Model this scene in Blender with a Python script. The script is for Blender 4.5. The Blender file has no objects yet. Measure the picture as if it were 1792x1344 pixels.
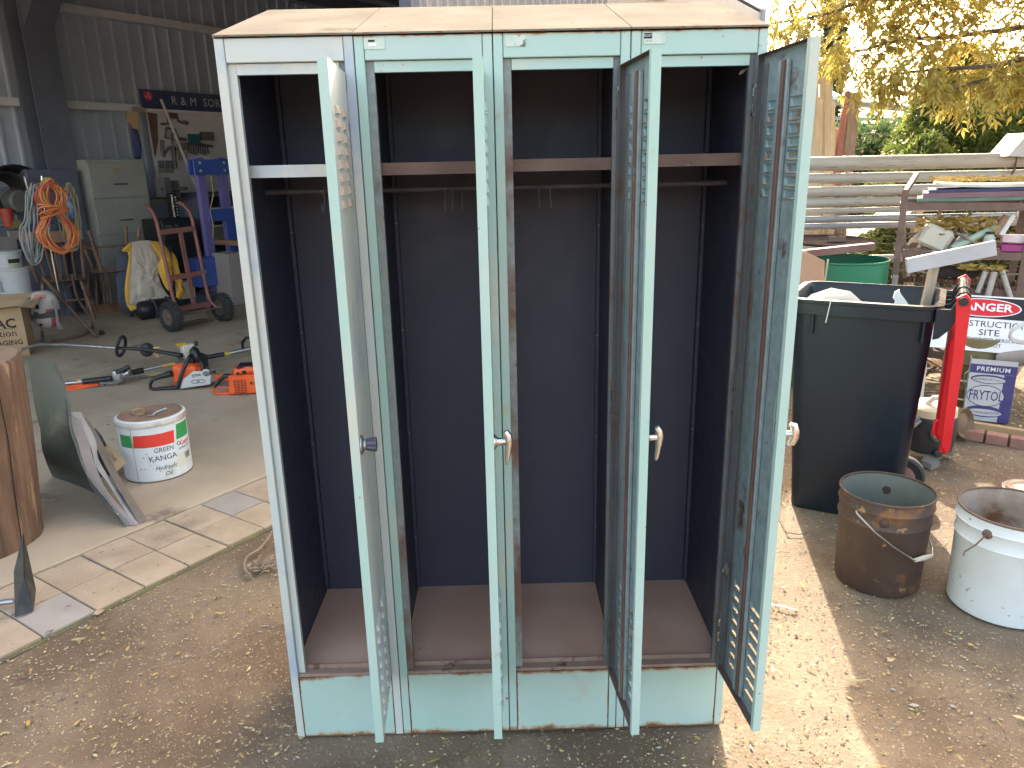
import bpy, bmesh, math, random
from mathutils import Vector, Matrix, noise
random.seed(7)
rnd = random.random
def ru(a, b): return a + (b - a) * random.random()
sc = bpy.context.scene
col = sc.collection
PI = math.pi

# ---------------------------------------------------------------- camera
F_PX = 1306.85; PITCH = .2837; YAW = .0109; ROLL = -.0210
CAM = Vector((.6176, -1.7842, 1.5596))
_cy, _sy, _cp, _sp = math.cos(YAW), math.sin(YAW), math.cos(PITCH), math.sin(PITCH)
FW = Vector((_sy * _cp, _cy * _cp, -_sp)); _r = Vector((_cy, -_sy, 0)); _u = _r.cross(FW)
RT = _r * math.cos(ROLL) + _u * math.sin(ROLL); UP = -_r * math.sin(ROLL) + _u * math.cos(ROLL)
cd = bpy.data.cameras.new('camera'); cam = bpy.data.objects.new('camera', cd); col.objects.link(cam)
cd.sensor_fit = 'HORIZONTAL'; cd.sensor_width = 36; cd.lens = F_PX / 1792 * 36
cd.clip_start = .05; cd.clip_end = 900
mw = Matrix((RT, UP, -FW)).transposed().to_4x4(); mw.translation = CAM
cam.matrix_world = mw
sc.camera = cam
sc.cycles.max_bounces = 16; sc.cycles.diffuse_bounces = 9; sc.cycles.glossy_bounces = 6
# ---------------------------------------------------------------- light
SUN_AZ = math.atan2(.17, 1.0); SUN_EL = math.radians(31)
w = bpy.data.worlds.new('World'); sc.world = w; w.use_nodes = True
nt = w.node_tree; bg = nt.nodes['Background']
sky = nt.nodes.new('ShaderNodeTexSky'); sky.sky_type = 'NISHITA'; sky.sun_disc = False
sky.sun_elevation = SUN_EL; sky.sun_rotation = SUN_AZ
sky.air_density = 1.0; sky.dust_density = 6.0; sky.ozone_density = 1.0
tint = nt.nodes.new('ShaderNodeMix'); tint.data_type = 'RGBA'; tint.blend_type = 'MULTIPLY'; tint.inputs[0].default_value = 1
tint.inputs[7].default_value = (1, .875, .73, 1)   # milky, warm autumn haze in the sky
nt.links.new(sky.outputs[0], tint.inputs[6]); nt.links.new(tint.outputs[2], bg.inputs[0]); bg.inputs[1].default_value = .15
sl = bpy.data.lights.new('sun', 'SUN'); so = bpy.data.objects.new('sun', sl); col.objects.link(so)
sl.energy = 2.0; sl.angle = math.radians(.6); sl.color = (1, .94, .83)
sd = Vector((math.sin(SUN_AZ) * math.cos(SUN_EL), math.cos(SUN_AZ) * math.cos(SUN_EL), math.sin(SUN_EL)))
so.rotation_euler = sd.to_track_quat('Z', 'Y').to_euler()
vs = sc.view_settings; vs.view_transform = 'Standard'; vs.look = 'None'; vs.gamma = 1; vs.use_curve_mapping = False
vs.exposure = 3.15

# ---------------------------------------------------------------- placing: a direction of sight met with a level, a depth or a shed plane
def ray(px, py): return FW * F_PX + RT * (px - 896) - UP * (py - 672)
def gz(px, py, z=0.0): d = ray(px, py); return CAM + d * ((z - CAM.z) / d.z)
def gy(px, py, y): d = ray(px, py); return CAM + d * ((y - CAM.y) / d.y)
ANG = .9728
SO = Vector((-1.3147, .9436, 0)); SA = Vector((math.cos(ANG), math.sin(ANG), 0)); SB = Vector((math.sin(ANG), -math.cos(ANG), 0))
def S(u, v, z=0.0): return SO + SA * u - SB * v + Vector((0, 0, z))
def gv(px, py, v):
    d = ray(px, py); t = (-v - (CAM - SO).dot(SB)) / d.dot(SB); return CAM + d * t
def uvz(p): q = p - SO; return q.dot(SA), -q.dot(SB), p.z

# ---------------------------------------------------------------- mesh builder
class MB:
    def __init__(s): s.v = []; s.f = []
    def add(s, vs_, fs):
        o = len(s.v); s.v += [tuple(p) for p in vs_]; s.f += [tuple(i + o for i in f) for f in fs]; return s
    def box(s, c, d, rot=None):
        hx, hy, hz = d[0] / 2, d[1] / 2, d[2] / 2
        P = [Vector((x, y, z)) for z in (-hz, hz) for y in (-hy, hy) for x in (-hx, hx)]
        if rot is not None: P = [rot @ p for p in P]
        c = Vector(c)
        return s.add([p + c for p in P], [(0, 2, 3, 1), (4, 5, 7, 6), (0, 1, 5, 4), (2, 6, 7, 3), (0, 4, 6, 2), (1, 3, 7, 5)])
    def b2(s, a, b): # box from two corners
        return s.box([(a[i] + b[i]) / 2 for i in range(3)], [abs(b[i] - a[i]) for i in range(3)])
    def bar(s, p, q, wd, th, up=(0, 0, 1)): # rectangular bar between two points
        p = Vector(p); q = Vector(q); d = (q - p); L = d.length; d.normalize(); up = Vector(up)
        x = d.cross(up)
        if x.length < 1e-4: x = d.cross(Vector((1, 0, 0)))
        x.normalize(); z = x.cross(d)
        R = Matrix((x, d, z)).transposed()
        return s.box((p + q) / 2, (wd, L, th), R)
    def tube(s, pts, r, n=8, closed=False, caps=True):
        pts = [Vector(p) for p in pts]; N = len(pts)
        rs = r if isinstance(r, (list, tuple)) else [r] * N
        vs_ = []; fs = []; prev = None
        for i, p in enumerate(pts):
            if closed: t = pts[(i + 1) % N] - pts[i - 1]
            else: t = pts[min(i + 1, N - 1)] - pts[max(i - 1, 0)]
            if t.length < 1e-9: t = Vector((0, 0, 1))
            t.normalize()
            if prev is None:
                a = t.cross(Vector((0, 0, 1)))
                if a.length < .1: a = t.cross(Vector((1, 0, 0)))
            else: a = prev - t * prev.dot(t)
            a.normalize(); prev = a; b = t.cross(a)
            for k in range(n):
                th = 2 * PI * k / n; vs_.append(p + (a * math.cos(th) + b * math.sin(th)) * rs[i])
        for i in range(N if closed else N - 1):
            j = (i + 1) % N
            for k in range(n): fs.append((i * n + k, i * n + (k + 1) % n, j * n + (k + 1) % n, j * n + k))
        if caps and not closed: fs.append(tuple(range(n - 1, -1, -1))); fs.append(tuple((N - 1) * n + k for k in range(n)))
        return s.add(vs_, fs)
    def cyl(s, p, q, r0, r1=None, n=14): return s.tube([p, q], [r0, r0 if r1 is None else r1], n)
    def lathe(s, prof, n=24, M=None, cap0=True, cap1=True):
        vs_ = []; fs = []
        for r, z in prof:
            for k in range(n):
                t = 2 * PI * k / n; p = Vector((r * math.cos(t), r * math.sin(t), z)); vs_.append(M @ p if M else p)
        for i in range(len(prof) - 1):
            for k in range(n): fs.append((i * n + k, i * n + (k + 1) % n, (i + 1) * n + (k + 1) % n, (i + 1) * n + k))
        if cap0: fs.append(tuple(range(n - 1, -1, -1)))
        if cap1: fs.append(tuple((len(prof) - 1) * n + k for k in range(n)))
        return s.add(vs_, fs)
    def prism(s, poly, vec): # polygon of 3D points pushed along vec
        P = [Vector(p) for p in poly]; n = len(P); vec = Vector(vec)
        return s.add(P + [p + vec for p in P], [tuple(range(n)), tuple(range(2 * n - 1, n - 1, -1))] + [(i, n + i, n + (i + 1) % n, (i + 1) % n) for i in range(n)])
    def quad(s, *p): return s.add(p, [tuple(range(len(p)))])
    def grid(s, fn, nu, nv, thick=None):
        vs_ = [fn(i / nu, j / nv) for j in range(nv + 1) for i in range(nu + 1)]; m = nu + 1
        fs = [(j * m + i, j * m + i + 1, (j + 1) * m + i + 1, (j + 1) * m + i) for j in range(nv) for i in range(nu)]
        if thick is None: return s.add(vs_, fs)
        t = Vector(thick); K = len(vs_)
        fs2 = [tuple(x + K for x in reversed(f)) for f in fs]
        rim = [i for i in range(m)] + [j * m + nu for j in range(1, nv + 1)] + [nv * m + i for i in range(nu - 1, -1, -1)] + [j * m for j in range(nv - 1, 0, -1)]
        fs3 = [(rim[(k + 1) % len(rim)], rim[k], rim[k] + K, rim[(k + 1) % len(rim)] + K) for k in range(len(rim))]
        return s.add(vs_ + [Vector(p) + t for p in vs_], fs + fs2 + fs3)
    def pillow(s, poly, nrm, bulge, rings=6, nz=0., nsc=9., dens=3): # soft closed shape over a star-shaped outline
        P = []; m = len(poly)
        for i in range(m):
            a = Vector(poly[i]); b = Vector(poly[(i + 1) % m])
            P += [a.lerp(b, k / dens) for k in range(dens)]
        c = sum(P, Vector()) / len(P); nrm = Vector(nrm); n = len(P); vs_ = []; fs = []
        for sg in (1, -.25):
            o = len(vs_)
            for k in range(rings):
                t = k / rings
                for p in P:
                    q = p.lerp(c, t); h = math.sqrt(max(0, 1 - (1 - t) ** 2)) * bulge * sg
                    if nz: h += nz * noise.noise(q * nsc) * min(1, t * 3) + nz * .5 * noise.noise(q * nsc * 2.7) * min(1, t * 3)
                    vs_.append(q + nrm * h)
            vs_.append(c + nrm * bulge * sg)
            for k in range(rings - 1):
                for i in range(n):
                    f = (o + k * n + i, o + k * n + (i + 1) % n, o + (k + 1) * n + (i + 1) % n, o + (k + 1) * n + i)
                    fs.append(f if sg > 0 else f[::-1])
            for i in range(n):
                f = (o + (rings - 1) * n + i, o + (rings - 1) * n + (i + 1) % n, len(vs_) - 1)
                fs.append(f if sg > 0 else f[::-1])
        return s.add(vs_, fs)
    def out(s, name, mat, parent=None, smooth=None, bevel=0, loc=None):
        me = bpy.data.meshes.new(name); me.from_pydata(s.v, [], s.f)
        if bevel:
            bm = bmesh.new(); bm.from_mesh(me)
            bmesh.ops.remove_doubles(bm, verts=bm.verts, dist=1e-6)
            es = [e for e in bm.edges if len(e.link_faces) == 2 and e.calc_face_angle(0) > .6]
            bmesh.ops.bevel(bm, geom=es, offset=bevel, segments=1, affect='EDGES', clamp_overlap=True)
            bm.to_mesh(me); bm.free()
        me.materials.append(mat)
        if smooth:
            me.shade_smooth(); me.set_sharp_from_angle(angle=math.radians(smooth))
        o = bpy.data.objects.new(name, me); col.objects.link(o)
        if parent is not None: o.parent = parent
        if loc is not None: o.location = loc
        return o

def T(name, label, cat, loc=(0, 0, 0), rz=0.0, group=None):
    o = bpy.data.objects.new(name, None); col.objects.link(o); o.empty_display_size = .05
    o.location = loc; o.rotation_euler = (0, 0, rz); tag(o, label, cat, group); return o
def tag(o, label, cat, group=None):
    o['label'] = label; o['category'] = cat
    if group: o['group'] = group
    return o
def stuff(o, label=None, cat=None):
    o['kind'] = 'stuff'
    if label: o['label'] = label
    if cat: o['category'] = cat
    return o
def struct(o): o['kind'] = 'structure'; return o
def dup(o, parent=None, loc=None, label=None):
    c = o.copy(); col.objects.link(c)
    if parent is not None: c.parent = parent
    if loc is not None: c.location = loc
    if label: c['label'] = label
    for ch in list(o.children): dup(ch, c)
    return c
def rm(ax, deg): return Matrix.Rotation(math.radians(deg), 3, ax)

# ---------------------------------------------------------------- materials
def M(name, c1, c2=None, sc_=6., r=.6, met=0., bump=0., bs=40., spots=None, stretch=None, streak=None, det=6., spec=.5, lo=.35, hi=.65, edges=None):
    m = bpy.data.materials.new(name); m.use_nodes = True; t = m.node_tree; N = t.nodes; L = t.links
    bs_ = N['Principled BSDF']; bs_.inputs['Roughness'].default_value = r; bs_.inputs['Metallic'].default_value = met
    bs_.inputs['Specular IOR Level'].default_value = spec
    tc = N.new('ShaderNodeTexCoord'); oi = N.new('ShaderNodeObjectInfo')
    va = N.new('ShaderNodeVectorMath'); va.operation = 'MULTIPLY_ADD'
    L.new(oi.outputs['Random'], va.inputs[0]); va.inputs[1].default_value = (37, 53, 29); L.new(tc.outputs['Object'], va.inputs[2])
    vec = va.outputs[0]
    if stretch:
        mp = N.new('ShaderNodeMapping'); mp.inputs['Scale'].default_value = stretch; L.new(vec, mp.inputs[0]); vs2 = mp.outputs[0]
    else: vs2 = vec
    def noi(v, s_, d=det, ro=.55):
        n = N.new('ShaderNodeTexNoise'); n.inputs['Scale'].default_value = s_; n.inputs['Detail'].default_value = d; n.inputs['Roughness'].default_value = ro
        L.new(v, n.inputs['Vector']); return n.outputs['Fac']
    def rng(f, a, b):
        q = N.new('ShaderNodeMapRange'); q.inputs[1].default_value = a; q.inputs[2].default_value = b; L.new(f, q.inputs[0]); return q.outputs[0]
    def mix(f, a, b):
        q = N.new('ShaderNodeMix'); q.data_type = 'RGBA'; L.new(f, q.inputs[0])
        for x, k in ((a, 6), (b, 7)):
            if isinstance(x, tuple): q.inputs[k].default_value = (*x[:3], 1)
            else: L.new(x, q.inputs[k])
        return q.outputs[2]
    cur = tuple(c1)
    if c2 is not None: cur = mix(rng(noi(vs2, sc_), lo, hi), tuple(c1), tuple(c2))
    mask = None
    for sp in (spots or []):  # (colour, scale, threshold, softness[, stretch])
        v = vec
        if len(sp) > 4:
            mp = N.new('ShaderNodeMapping'); mp.inputs['Scale'].default_value = sp[4]; L.new(vec, mp.inputs[0]); v = mp.outputs[0]
        fm = rng(noi(v, sp[1], 8, .65), sp[2], sp[2] + sp[3]); cur = mix(fm, cur, tuple(sp[0]))
    if edges:  # rust creeping in from sheet edges: list of (axis, position, reach, modulo)
        sx = N.new('ShaderNodeSeparateXYZ'); L.new(tc.outputs['Object'], sx.inputs[0]); tot = None
        def ma(op, a, b):
            q = N.new('ShaderNodeMath'); q.operation = op
            for k_, x in ((0, a), (1, b)):
                if isinstance(x, (int, float)): q.inputs[k_].default_value = x
                else: L.new(x, q.inputs[k_])
            return q.outputs[0]
        for ax, pos, reach, mod in edges:
            c_ = sx.outputs[ax]
            if mod: c_ = ma('WRAP', ma('SUBTRACT', c_, pos - mod / 2), 0) if False else ma('SUBTRACT', ma('FLOORED_MODULO', ma('SUBTRACT', c_, pos - mod / 2), mod), mod / 2)
            else: c_ = ma('SUBTRACT', c_, pos)
            d_ = rng(ma('ABSOLUTE', c_, 0), reach, 0.); tot = d_ if tot is None else ma('MAXIMUM', tot, d_)
        n1 = noi(vec, 30., 8, .7); n2 = noi(vec, 9., 6, .6)
        ex = ma('ADD', ma('MULTIPLY', tot, .34), ma('ADD', ma('MULTIPLY', n1, .5), ma('MULTIPLY', n2, .5)))
        cur = mix(rng(ex, .66, .80), cur, (.40, .29, .16)); cur = mix(rng(ex, .76, .86), cur, (.17, .075, .035))
    if isinstance(cur, tuple): bs_.inputs['Base Color'].default_value = (*cur, 1)
    else: L.new(cur, bs_.inputs['Base Color'])
    rr = rng(noi(vec, 18.), .2, .8); q = N.new('ShaderNodeMath'); q.operation = 'MULTIPLY_ADD'; L.new(rr, q.inputs[0]); q.inputs[1].default_value = .22; q.inputs[2].default_value = max(.03, r - .11)
    L.new(q.outputs[0], bs_.inputs['Roughness'])
    if bump:
        b = N.new('ShaderNodeBump'); b.inputs['Strength'].default_value = min(1, bump); b.inputs['Distance'].default_value = .004
        L.new(noi(vs2, bs, 5), b.inputs['Height']); L.new(b.outputs[0], bs_.inputs['Normal'])
    return m
HT_ = 1.84
RUST = (.16, .062, .03); RUSTY = (.26, .11, .045)
MT = {}
MT['mint'] = M('mint_paint', (.36, .53, .465), (.41, .53, .49), 3, .45, bump=.08, bs=90, spots=[((.49, .52, .44), 2.2, .56, .12), ((.42, .40, .28), 9, .64, .08), (RUSTY, 22, .67, .035), (RUST, 55, .69, .03)], edges=[(2, 0, .035, 0), (2, HT_, .010, 0)])
MT['mintflare'] = M('flare_washed_paint', (.50, .55, .53), (.53, .53, .46), 2.5, .5, bump=.08, bs=90, spots=[((.36, .42, .49), 3, .55, .12), ((.35, .27, .2), 40, .69, .03)])  # lens flare washout over the first bay, painted in as a paler mint
MT['sill'] = M('worn_sill', (.26, .17, .13), (.34, .24, .185), 12, .85, bump=.2, bs=60, spots=[((.12, .065, .045), 16, .56, .08)])
MT['mintplain'] = M('mint_louver', (.34, .48, .43), (.40, .50, .46), 8, .5)
MT['mintrust'] = M('rusty_mint_paint', (.36, .52, .46), (.42, .54, .49), 3, .5, bump=.15, bs=90, edges=[(2, 0, .03, 0), (2, .196, .018, 0), (0, .0232, .007, .305), (0, .2818, .007, .305)], spots=[((.44, .42, .31), 5, .60, .14), ((.45, .27, .12), 16, .69, .05), (RUST, 40, .70, .03)])
MT['hammer'] = M('hammered_grey_green', (.19, .255, .26), (.27, .34, .345), 30, .38, bump=.5, bs=160, spots=[((.12, .07, .05), 9, .62, .08), (RUST, 24, .66, .05)])
MT['hammerdark'] = M('dark_hammered_paint', (.12, .13, .135), (.16, .165, .165), 14, .45, bump=.35, bs=150, spots=[((.14, .09, .065), 7, .55, .1)])
MT['navy'] = M('haze_blue_interior', (.067, .071, .108), (.077, .081, .118), 2.5, .55, spots=[((.2, .19, .17), 90, .75, .02), ((.06, .05, .06), 4, .6, .15)])  # blue veiling lens haze lifted into the lining colour
MT['rust'] = M('rust', (.12, .06, .042), (.22, .11, .07), 14, .85, bump=.4, bs=120, spots=[((.09, .045, .035), 20, .58, .1)])
MT['rustbar'] = M('rusty_brown_steel', (.13, .08, .062), (.19, .125, .098), 9, .8, bump=.3, bs=80, spots=[((.3, .2, .14), 30, .68, .05)])
MT['dustfloor'] = M('dusty_brown_plate', (.68, .40, .28), (.76, .49, .36), 5, .95, bump=.15, bs=60, spec=.1, spots=[((.5, .42, .36), 12, .62, .12), ((.16, .11, .105), 5, .66, .08), ((.3, .27, .24), 70, .74, .03)])
MT['roofdust'] = M('dusty_cream_roof', (.17, .15, .12), (.215, .19, .152), 6, .9, bump=.15, bs=60, spec=.0, spots=[((.09, .05, .03), 34, .66, .04), ((.11, .092, .07), 5, .6, .15)])
MT['chrome'] = M('worn_chrome', (.7, .69, .68), (.55, .54, .53), 12, .22, 1.0)
MT['steel'] = M('dull_steel', (.33, .33, .34), (.45, .45, .46), 12, .38, .9)
MT['darkknob'] = M('grey_knob', (.05, .05, .075), (.09, .09, .12), 20, .35, .3)
MT['dirt'] = None
MT['conc'] = M('concrete_slab', (.37, .29, .205), (.46, .37, .27), 1.6, .9, bump=.2, bs=50, spec=.2, spots=[((.2, .155, .12), 3.5, .6, .12), ((.1, .085, .07), 9, .69, .04), ((.46, .42, .36), 40, .66, .08)])
MT['paver'] = M('sand_paver', (.345, .265, .185), (.43, .34, .245), 5, .85, bump=.35, bs=90, spec=.2, spots=[((.24, .19, .145), 3, .56, .15), ((.17, .125, .09), 45, .63, .05), ((.52, .45, .36), 70, .68, .04)])
MT['pavergrey'] = M('grey_paver', (.29, .26, .225), (.35, .31, .27), 5, .85, bump=.25, bs=90, spots=[((.2, .17, .14), 45, .66, .05)])
MT['moss'] = M('mossy_joint', (.10, .08, .05), (.13, .13, .05), 12, .95, bump=.5, bs=60)
MT['wall'] = M('zinc_wall', (.37, .42, .52), (.43, .48, .58), 1.5, .55, .0, bump=.05, spots=[((.32, .36, .44), 4, .6, .15)])
MT['wallwarm'] = M('grey_cladding', (.35, .32, .31), (.4, .37, .35), 3, .6)
MT['girt'] = M('galvanised_girt', (.58, .58, .62), (.64, .64, .68), 8, .5)
MT['darksteel'] = M('dark_blue_steel', (.10, .115, .16), (.13, .145, .19), 3, .55)
MT['black'] = M('black_plastic', (.012, .013, .015), (.02, .021, .024), 5, .42, spots=[((.07, .065, .06), 40, .70, .04)])
MT['binblack'] = M('bin_plastic', (.006, .011, .019), (.009, .015, .025), 3, .40, spec=.35, bump=.06, bs=120, spots=[((.05, .048, .045), 26, .70, .05)])
MT['rubber'] = M('rubber', (.018, .018, .02), (.03, .029, .028), 14, .8, bump=.3)
MT['red'] = M('red_plastic', (.66, .012, .022), (.58, .01, .02), 4, .35)
MT['white'] = M('white_paint', (.72, .73, .72), (.66, .67, .66), 6, .45, spots=[((.4, .36, .3), 22, .66, .06), ((.3, .14, .07), 30, .72, .03)])
MT['whiterust'] = M('rust_flecked_white_paint', (.70, .74, .76), (.63, .67, .68), 5, .45, bump=.1, spots=[((.55, .45, .32), 9, .60, .07), ((.30, .16, .07), 13, .625, .04), ((.12, .09, .07), 30, .65, .03)])
MT['whiteplain'] = M('clean_white', (.78, .78, .76), (.72, .72, .7), 8, .5)
MT['cream'] = M('cream_plastic', (.62, .55, .44), (.68, .61, .5), 8, .5)
MT['browntin'] = M('rusted_brown_tin', (.065, .040, .033), (.09, .058, .046), 6, .62, .1, bump=.2, bs=90, spots=[((.20, .095, .04), 6, .56, .08), ((.32, .19, .08), 15, .62, .05)])
MT['tininside'] = M('stained_tin_inside', (.14, .16, .145), (.2, .21, .18), 6, .6, .2, spots=[((.12, .07, .045), 5, .58, .15)])
MT['rustinside'] = M('rusty_tin_inside', (.3, .22, .16), (.42, .36, .3), 8, .7, spots=[((.16, .075, .035), 7, .5, .15)])
MT['green'] = M('green_drum_paint', (.012, .16, .085), (.016, .2, .105), 4, .45, spots=[((.1, .06, .04), 10, .68, .05), ((.2, .2, .12), 24, .72, .04)])
MT['timber'] = M('grey_timber', (.32, .26, .19), (.42, .35, .26), 5, .8, stretch=(14, 14, 1), bump=.25, bs=20)
MT['pine'] = M('pale_pine', (.40, .345, .265), (.49, .43, .335), 4, .7, stretch=(18, 18, 1), bump=.1, bs=16)
MT['log'] = M('stump_wood', (.085, .045, .028), (.17, .098, .06), 3.5, .8, stretch=(7, 7, .7), bump=.8, bs=14, spots=[((.30, .20, .11), 3, .58, .1, (5, 5, .8)), ((.24, .18, .13), 8, .67, .03, (3, 3, 1)), ((.045, .028, .02), 4, .66, .05, (12, 12, .5))])
MT['logtop'] = M('stump_top', (.24, .155, .095), (.31, .21, .13), 6, .8, bump=.3)
MT['chairwood'] = M('varnished_brown_wood', (.19, .10, .065), (.26, .15, .10), 5, .35, stretch=(6, 6, 1))
MT['maroon'] = M('maroon_steel', (.22, .085, .08), (.28, .12, .10), 9, .55, spots=[((.12, .08, .06), 20, .62, .08)])
MT['blue'] = M('press_blue', (.045, .09, .36), (.06, .12, .42), 5, .4)
MT['purple'] = M('press_violet', (.17, .145, .38), (.2, .17, .43), 5, .45)
MT['cabinet'] = M('olive_grey_enamel', (.30, .30, .275), (.34, .34, .31), 4, .5)
MT['cardboard'] = M('cardboard', (.40, .27, .15), (.46, .32, .19), 5, .85, spots=[((.3, .2, .12), 6, .63, .1)])
MT['cardgrey'] = M('grey_board', (.24, .215, .195), (.32, .29, .27), 5, .85, spots=[((.5, .47, .44), 5, .6, .1)])
MT['cardwhite'] = M('torn_white_paper', (.36, .34, .33), (.28, .26, .26), 7, .85)
MT['lino'] = M('grey_green_lino', (.055, .070, .066), (.088, .105, .095), 3, .5, bump=.35, bs=30, spots=[((.13, .14, .11), 5, .58, .12), ((.22, .27, .22), 16, .70, .06)])
MT['orange'] = M('orange_plastic', (.78, .115, .025), (.7, .095, .02), 6, .42)
MT['orangecord'] = M('orange_cord', (.60, .17, .06), (.66, .24, .07), 6, .5)
MT['pinkcord'] = M('pink_cord', (.5, .08, .12), (.45, .07, .1), 6, .5)
MT['greycord'] = M('grey_cord', (.24, .25, .25), (.32, .33, .33), 6, .5)
MT['yellowcord'] = M('yellow_cord', (.55, .36, .10), (.45, .34, .16), 6, .5)
MT['yellow'] = M('yellow_cloth', (.78, .42, .06), (.82, .48, .08), 6, .8, bump=.2)
MT['oat'] = M('oatmeal_cloth', (.62, .54, .47), (.68, .6, .53), 5, .85, bump=.3, bs=30)
MT['darkcloth'] = M('dark_blue_cloth', (.06, .07, .11), (.08, .09, .13), 5, .85, bump=.3)
MT['ink'] = M('black_ink', (.015, .015, .018), r=.7)
MT['inkred'] = M('red_print', (.68, .045, .03), r=.5)
MT['inkgreen'] = M('green_print', (.03, .27, .075), r=.5)
MT['signgrey'] = M('faded_sign_letters', (.62, .60, .60), (.5, .48, .48), 30, .6)
MT['inkpink'] = M('pink_print', (.6, .06, .09), r=.5)
MT['navyprint'] = M('navy_print', (.05, .045, .16), (.065, .06, .19), 8, .45, spots=[((.25, .2, .17), 18, .70, .05)])
MT['tape'] = M('grey_tape', (.07, .07, .075), (.1, .1, .105), 12, .35)
MT['yellowplastic'] = M('yellow_plastic', (.62, .36, .03), (.55, .32, .03), 6, .45)
MT['olive'] = M('olive_drum_paint', (.14, .11, .035), (.19, .145, .05), 6, .55, spots=[((.08, .05, .03), 9, .62, .1)])
MT['brick'] = M('red_brick', (.28, .14, .10), (.35, .19, .14), 8, .9, bump=.4)
MT['pipe'] = M('weathered_white_pipe', (.36, .33, .285), (.42, .39, .34), 4, .55, stretch=(1, 5, 5), spots=[((.20, .15, .10), 5, .58, .12, (1.2, 8, 8)), ((.14, .11, .08), 8, .67, .06, (1, 10, 10))])
MT['pipegrey'] = M('grey_pipe', (.27, .28, .30), (.33, .34, .35), 5, .4, .3, stretch=(1, 5, 5))
MT['jamb'] = M('rusted_grey_jamb', (.19, .215, .205), (.26, .28, .26), 40, .6, bump=.3, bs=120, spots=[((.15, .075, .055), 3.2, .50, .08, (1, 1, .6)), (RUST, 30, .64, .05)])
MT['railgrey'] = M('dull_rail', (.075, .07, .085), (.12, .11, .13), 12, .6)
MT['terracotta'] = M('terracotta_board', (.42, .24, .15), (.46, .28, .18), 6, .8)
MT['glass'] = M('cloudy_jar_glass', (.42, .48, .42), (.5, .55, .5), 6, .15)
MT['boltgrey'] = M('bolt_zinc', (.7, .7, .7), r=.3, met=.6)
MT['magenta'] = M('magenta_pack', (.32, .04, .18), r=.5)
MT['bark'] = M('tree_bark', (.09, .07, .055), (.14, .11, .085), 8, .9, stretch=(6, 6, 1.5), bump=.5)
MT['brownfascia'] = M('brown_fascia', (.12, .085, .07), (.15, .11, .09), 6, .6)
MT['yellowlabel'] = M('yellow_label', (.65, .5, .06), (.5, .42, .1), 30, .5)

def leafmat(name, a, b, c=None, scale=3., tr=.5):
    m = bpy.data.materials.new(name); m.use_nodes = True; t = m.node_tree; N = t.nodes; L = t.links
    for n in list(N): N.remove(n)
    o = N.new('ShaderNodeOutputMaterial'); tc = N.new('ShaderNodeTexCoord'); oi = N.new('ShaderNodeObjectInfo')
    va = N.new('ShaderNodeVectorMath'); va.operation = 'MULTIPLY_ADD'; L.new(oi.outputs['Random'], va.inputs[0]); va.inputs[1].default_value = (31, 17, 23); L.new(tc.outputs['Object'], va.inputs[2])
    n = N.new('ShaderNodeTexNoise'); n.inputs['Scale'].default_value = scale; n.inputs['Detail'].default_value = 7; n.inputs['Roughness'].default_value = .7; L.new(va.outputs[0], n.inputs['Vector'])
    cr = N.new('ShaderNodeValToRGB'); e = cr.color_ramp.elements; e[0].position = .32; e[0].color = (*a, 1); e[1].position = .68; e[1].color = (*b, 1)
    if c: q = e.new(.5); q.color = (*c, 1)
    L.new(n.outputs['Fac'], cr.inputs[0])
    d = N.new('ShaderNodeBsdfPrincipled'); d.inputs['Roughness'].default_value = .55; tl = N.new('ShaderNodeBsdfTranslucent')
    L.new(cr.outputs[0], d.inputs['Base Color']); L.new(cr.outputs[0], tl.inputs[0])
    mx = N.new('ShaderNodeMixShader'); mx.inputs[0].default_value = tr
    L.new(d.outputs[0], mx.inputs[1]); L.new(tl.outputs[0], mx.inputs[2]); L.new(mx.outputs[0], o.inputs[0]); return m
MT['autumn'] = leafmat('autumn_leaf', (.30, .18, .055), (.28, .275, .06), (.42, .35, .08), 2.6, .42)
MT['conifer'] = leafmat('conifer_green', (.06, .10, .024), (.24, .26, .05), (.12, .165, .035), 5, .35)
MT['darkconifer'] = leafmat('dark_conifer', (.03, .05, .02), (.06, .08, .03), None, 3, .25)
MT['bush'] = leafmat('flowering_bush', (.05, .10, .03), (.17, .20, .07), (.09, .14, .045), 4, .35)
MT['fallen'] = leafmat('fallen_leaf', (.42, .28, .05), (.30, .19, .09), (.48, .36, .10), 6, .2)

def text(s_, size, mat, parent, fn, off=0., name='lettering', xs=1., shear=0., sp=1.):
    c = bpy.data.curves.new('txt', 'FONT'); c.body = s_; c.size = size; c.align_x = 'CENTER'; c.align_y = 'CENTER'; c.offset = off; c.resolution_u = 2; c.shear = shear; c.space_character = sp
    o = bpy.data.objects.new('txt', c); col.objects.link(o)
    bpy.context.view_layer.update()
    me = bpy.data.meshes.new_from_object(o.evaluated_get(bpy.context.evaluated_depsgraph_get()))
    bpy.data.objects.remove(o); bpy.data.curves.remove(c)
    for v in me.vertices: v.co = fn(v.co.x * xs, v.co.y)
    me.materials.clear(); me.materials.append(mat); me.name = name
    q = bpy.data.objects.new(name, me); col.objects.link(q); q.parent = parent; return q
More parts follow.
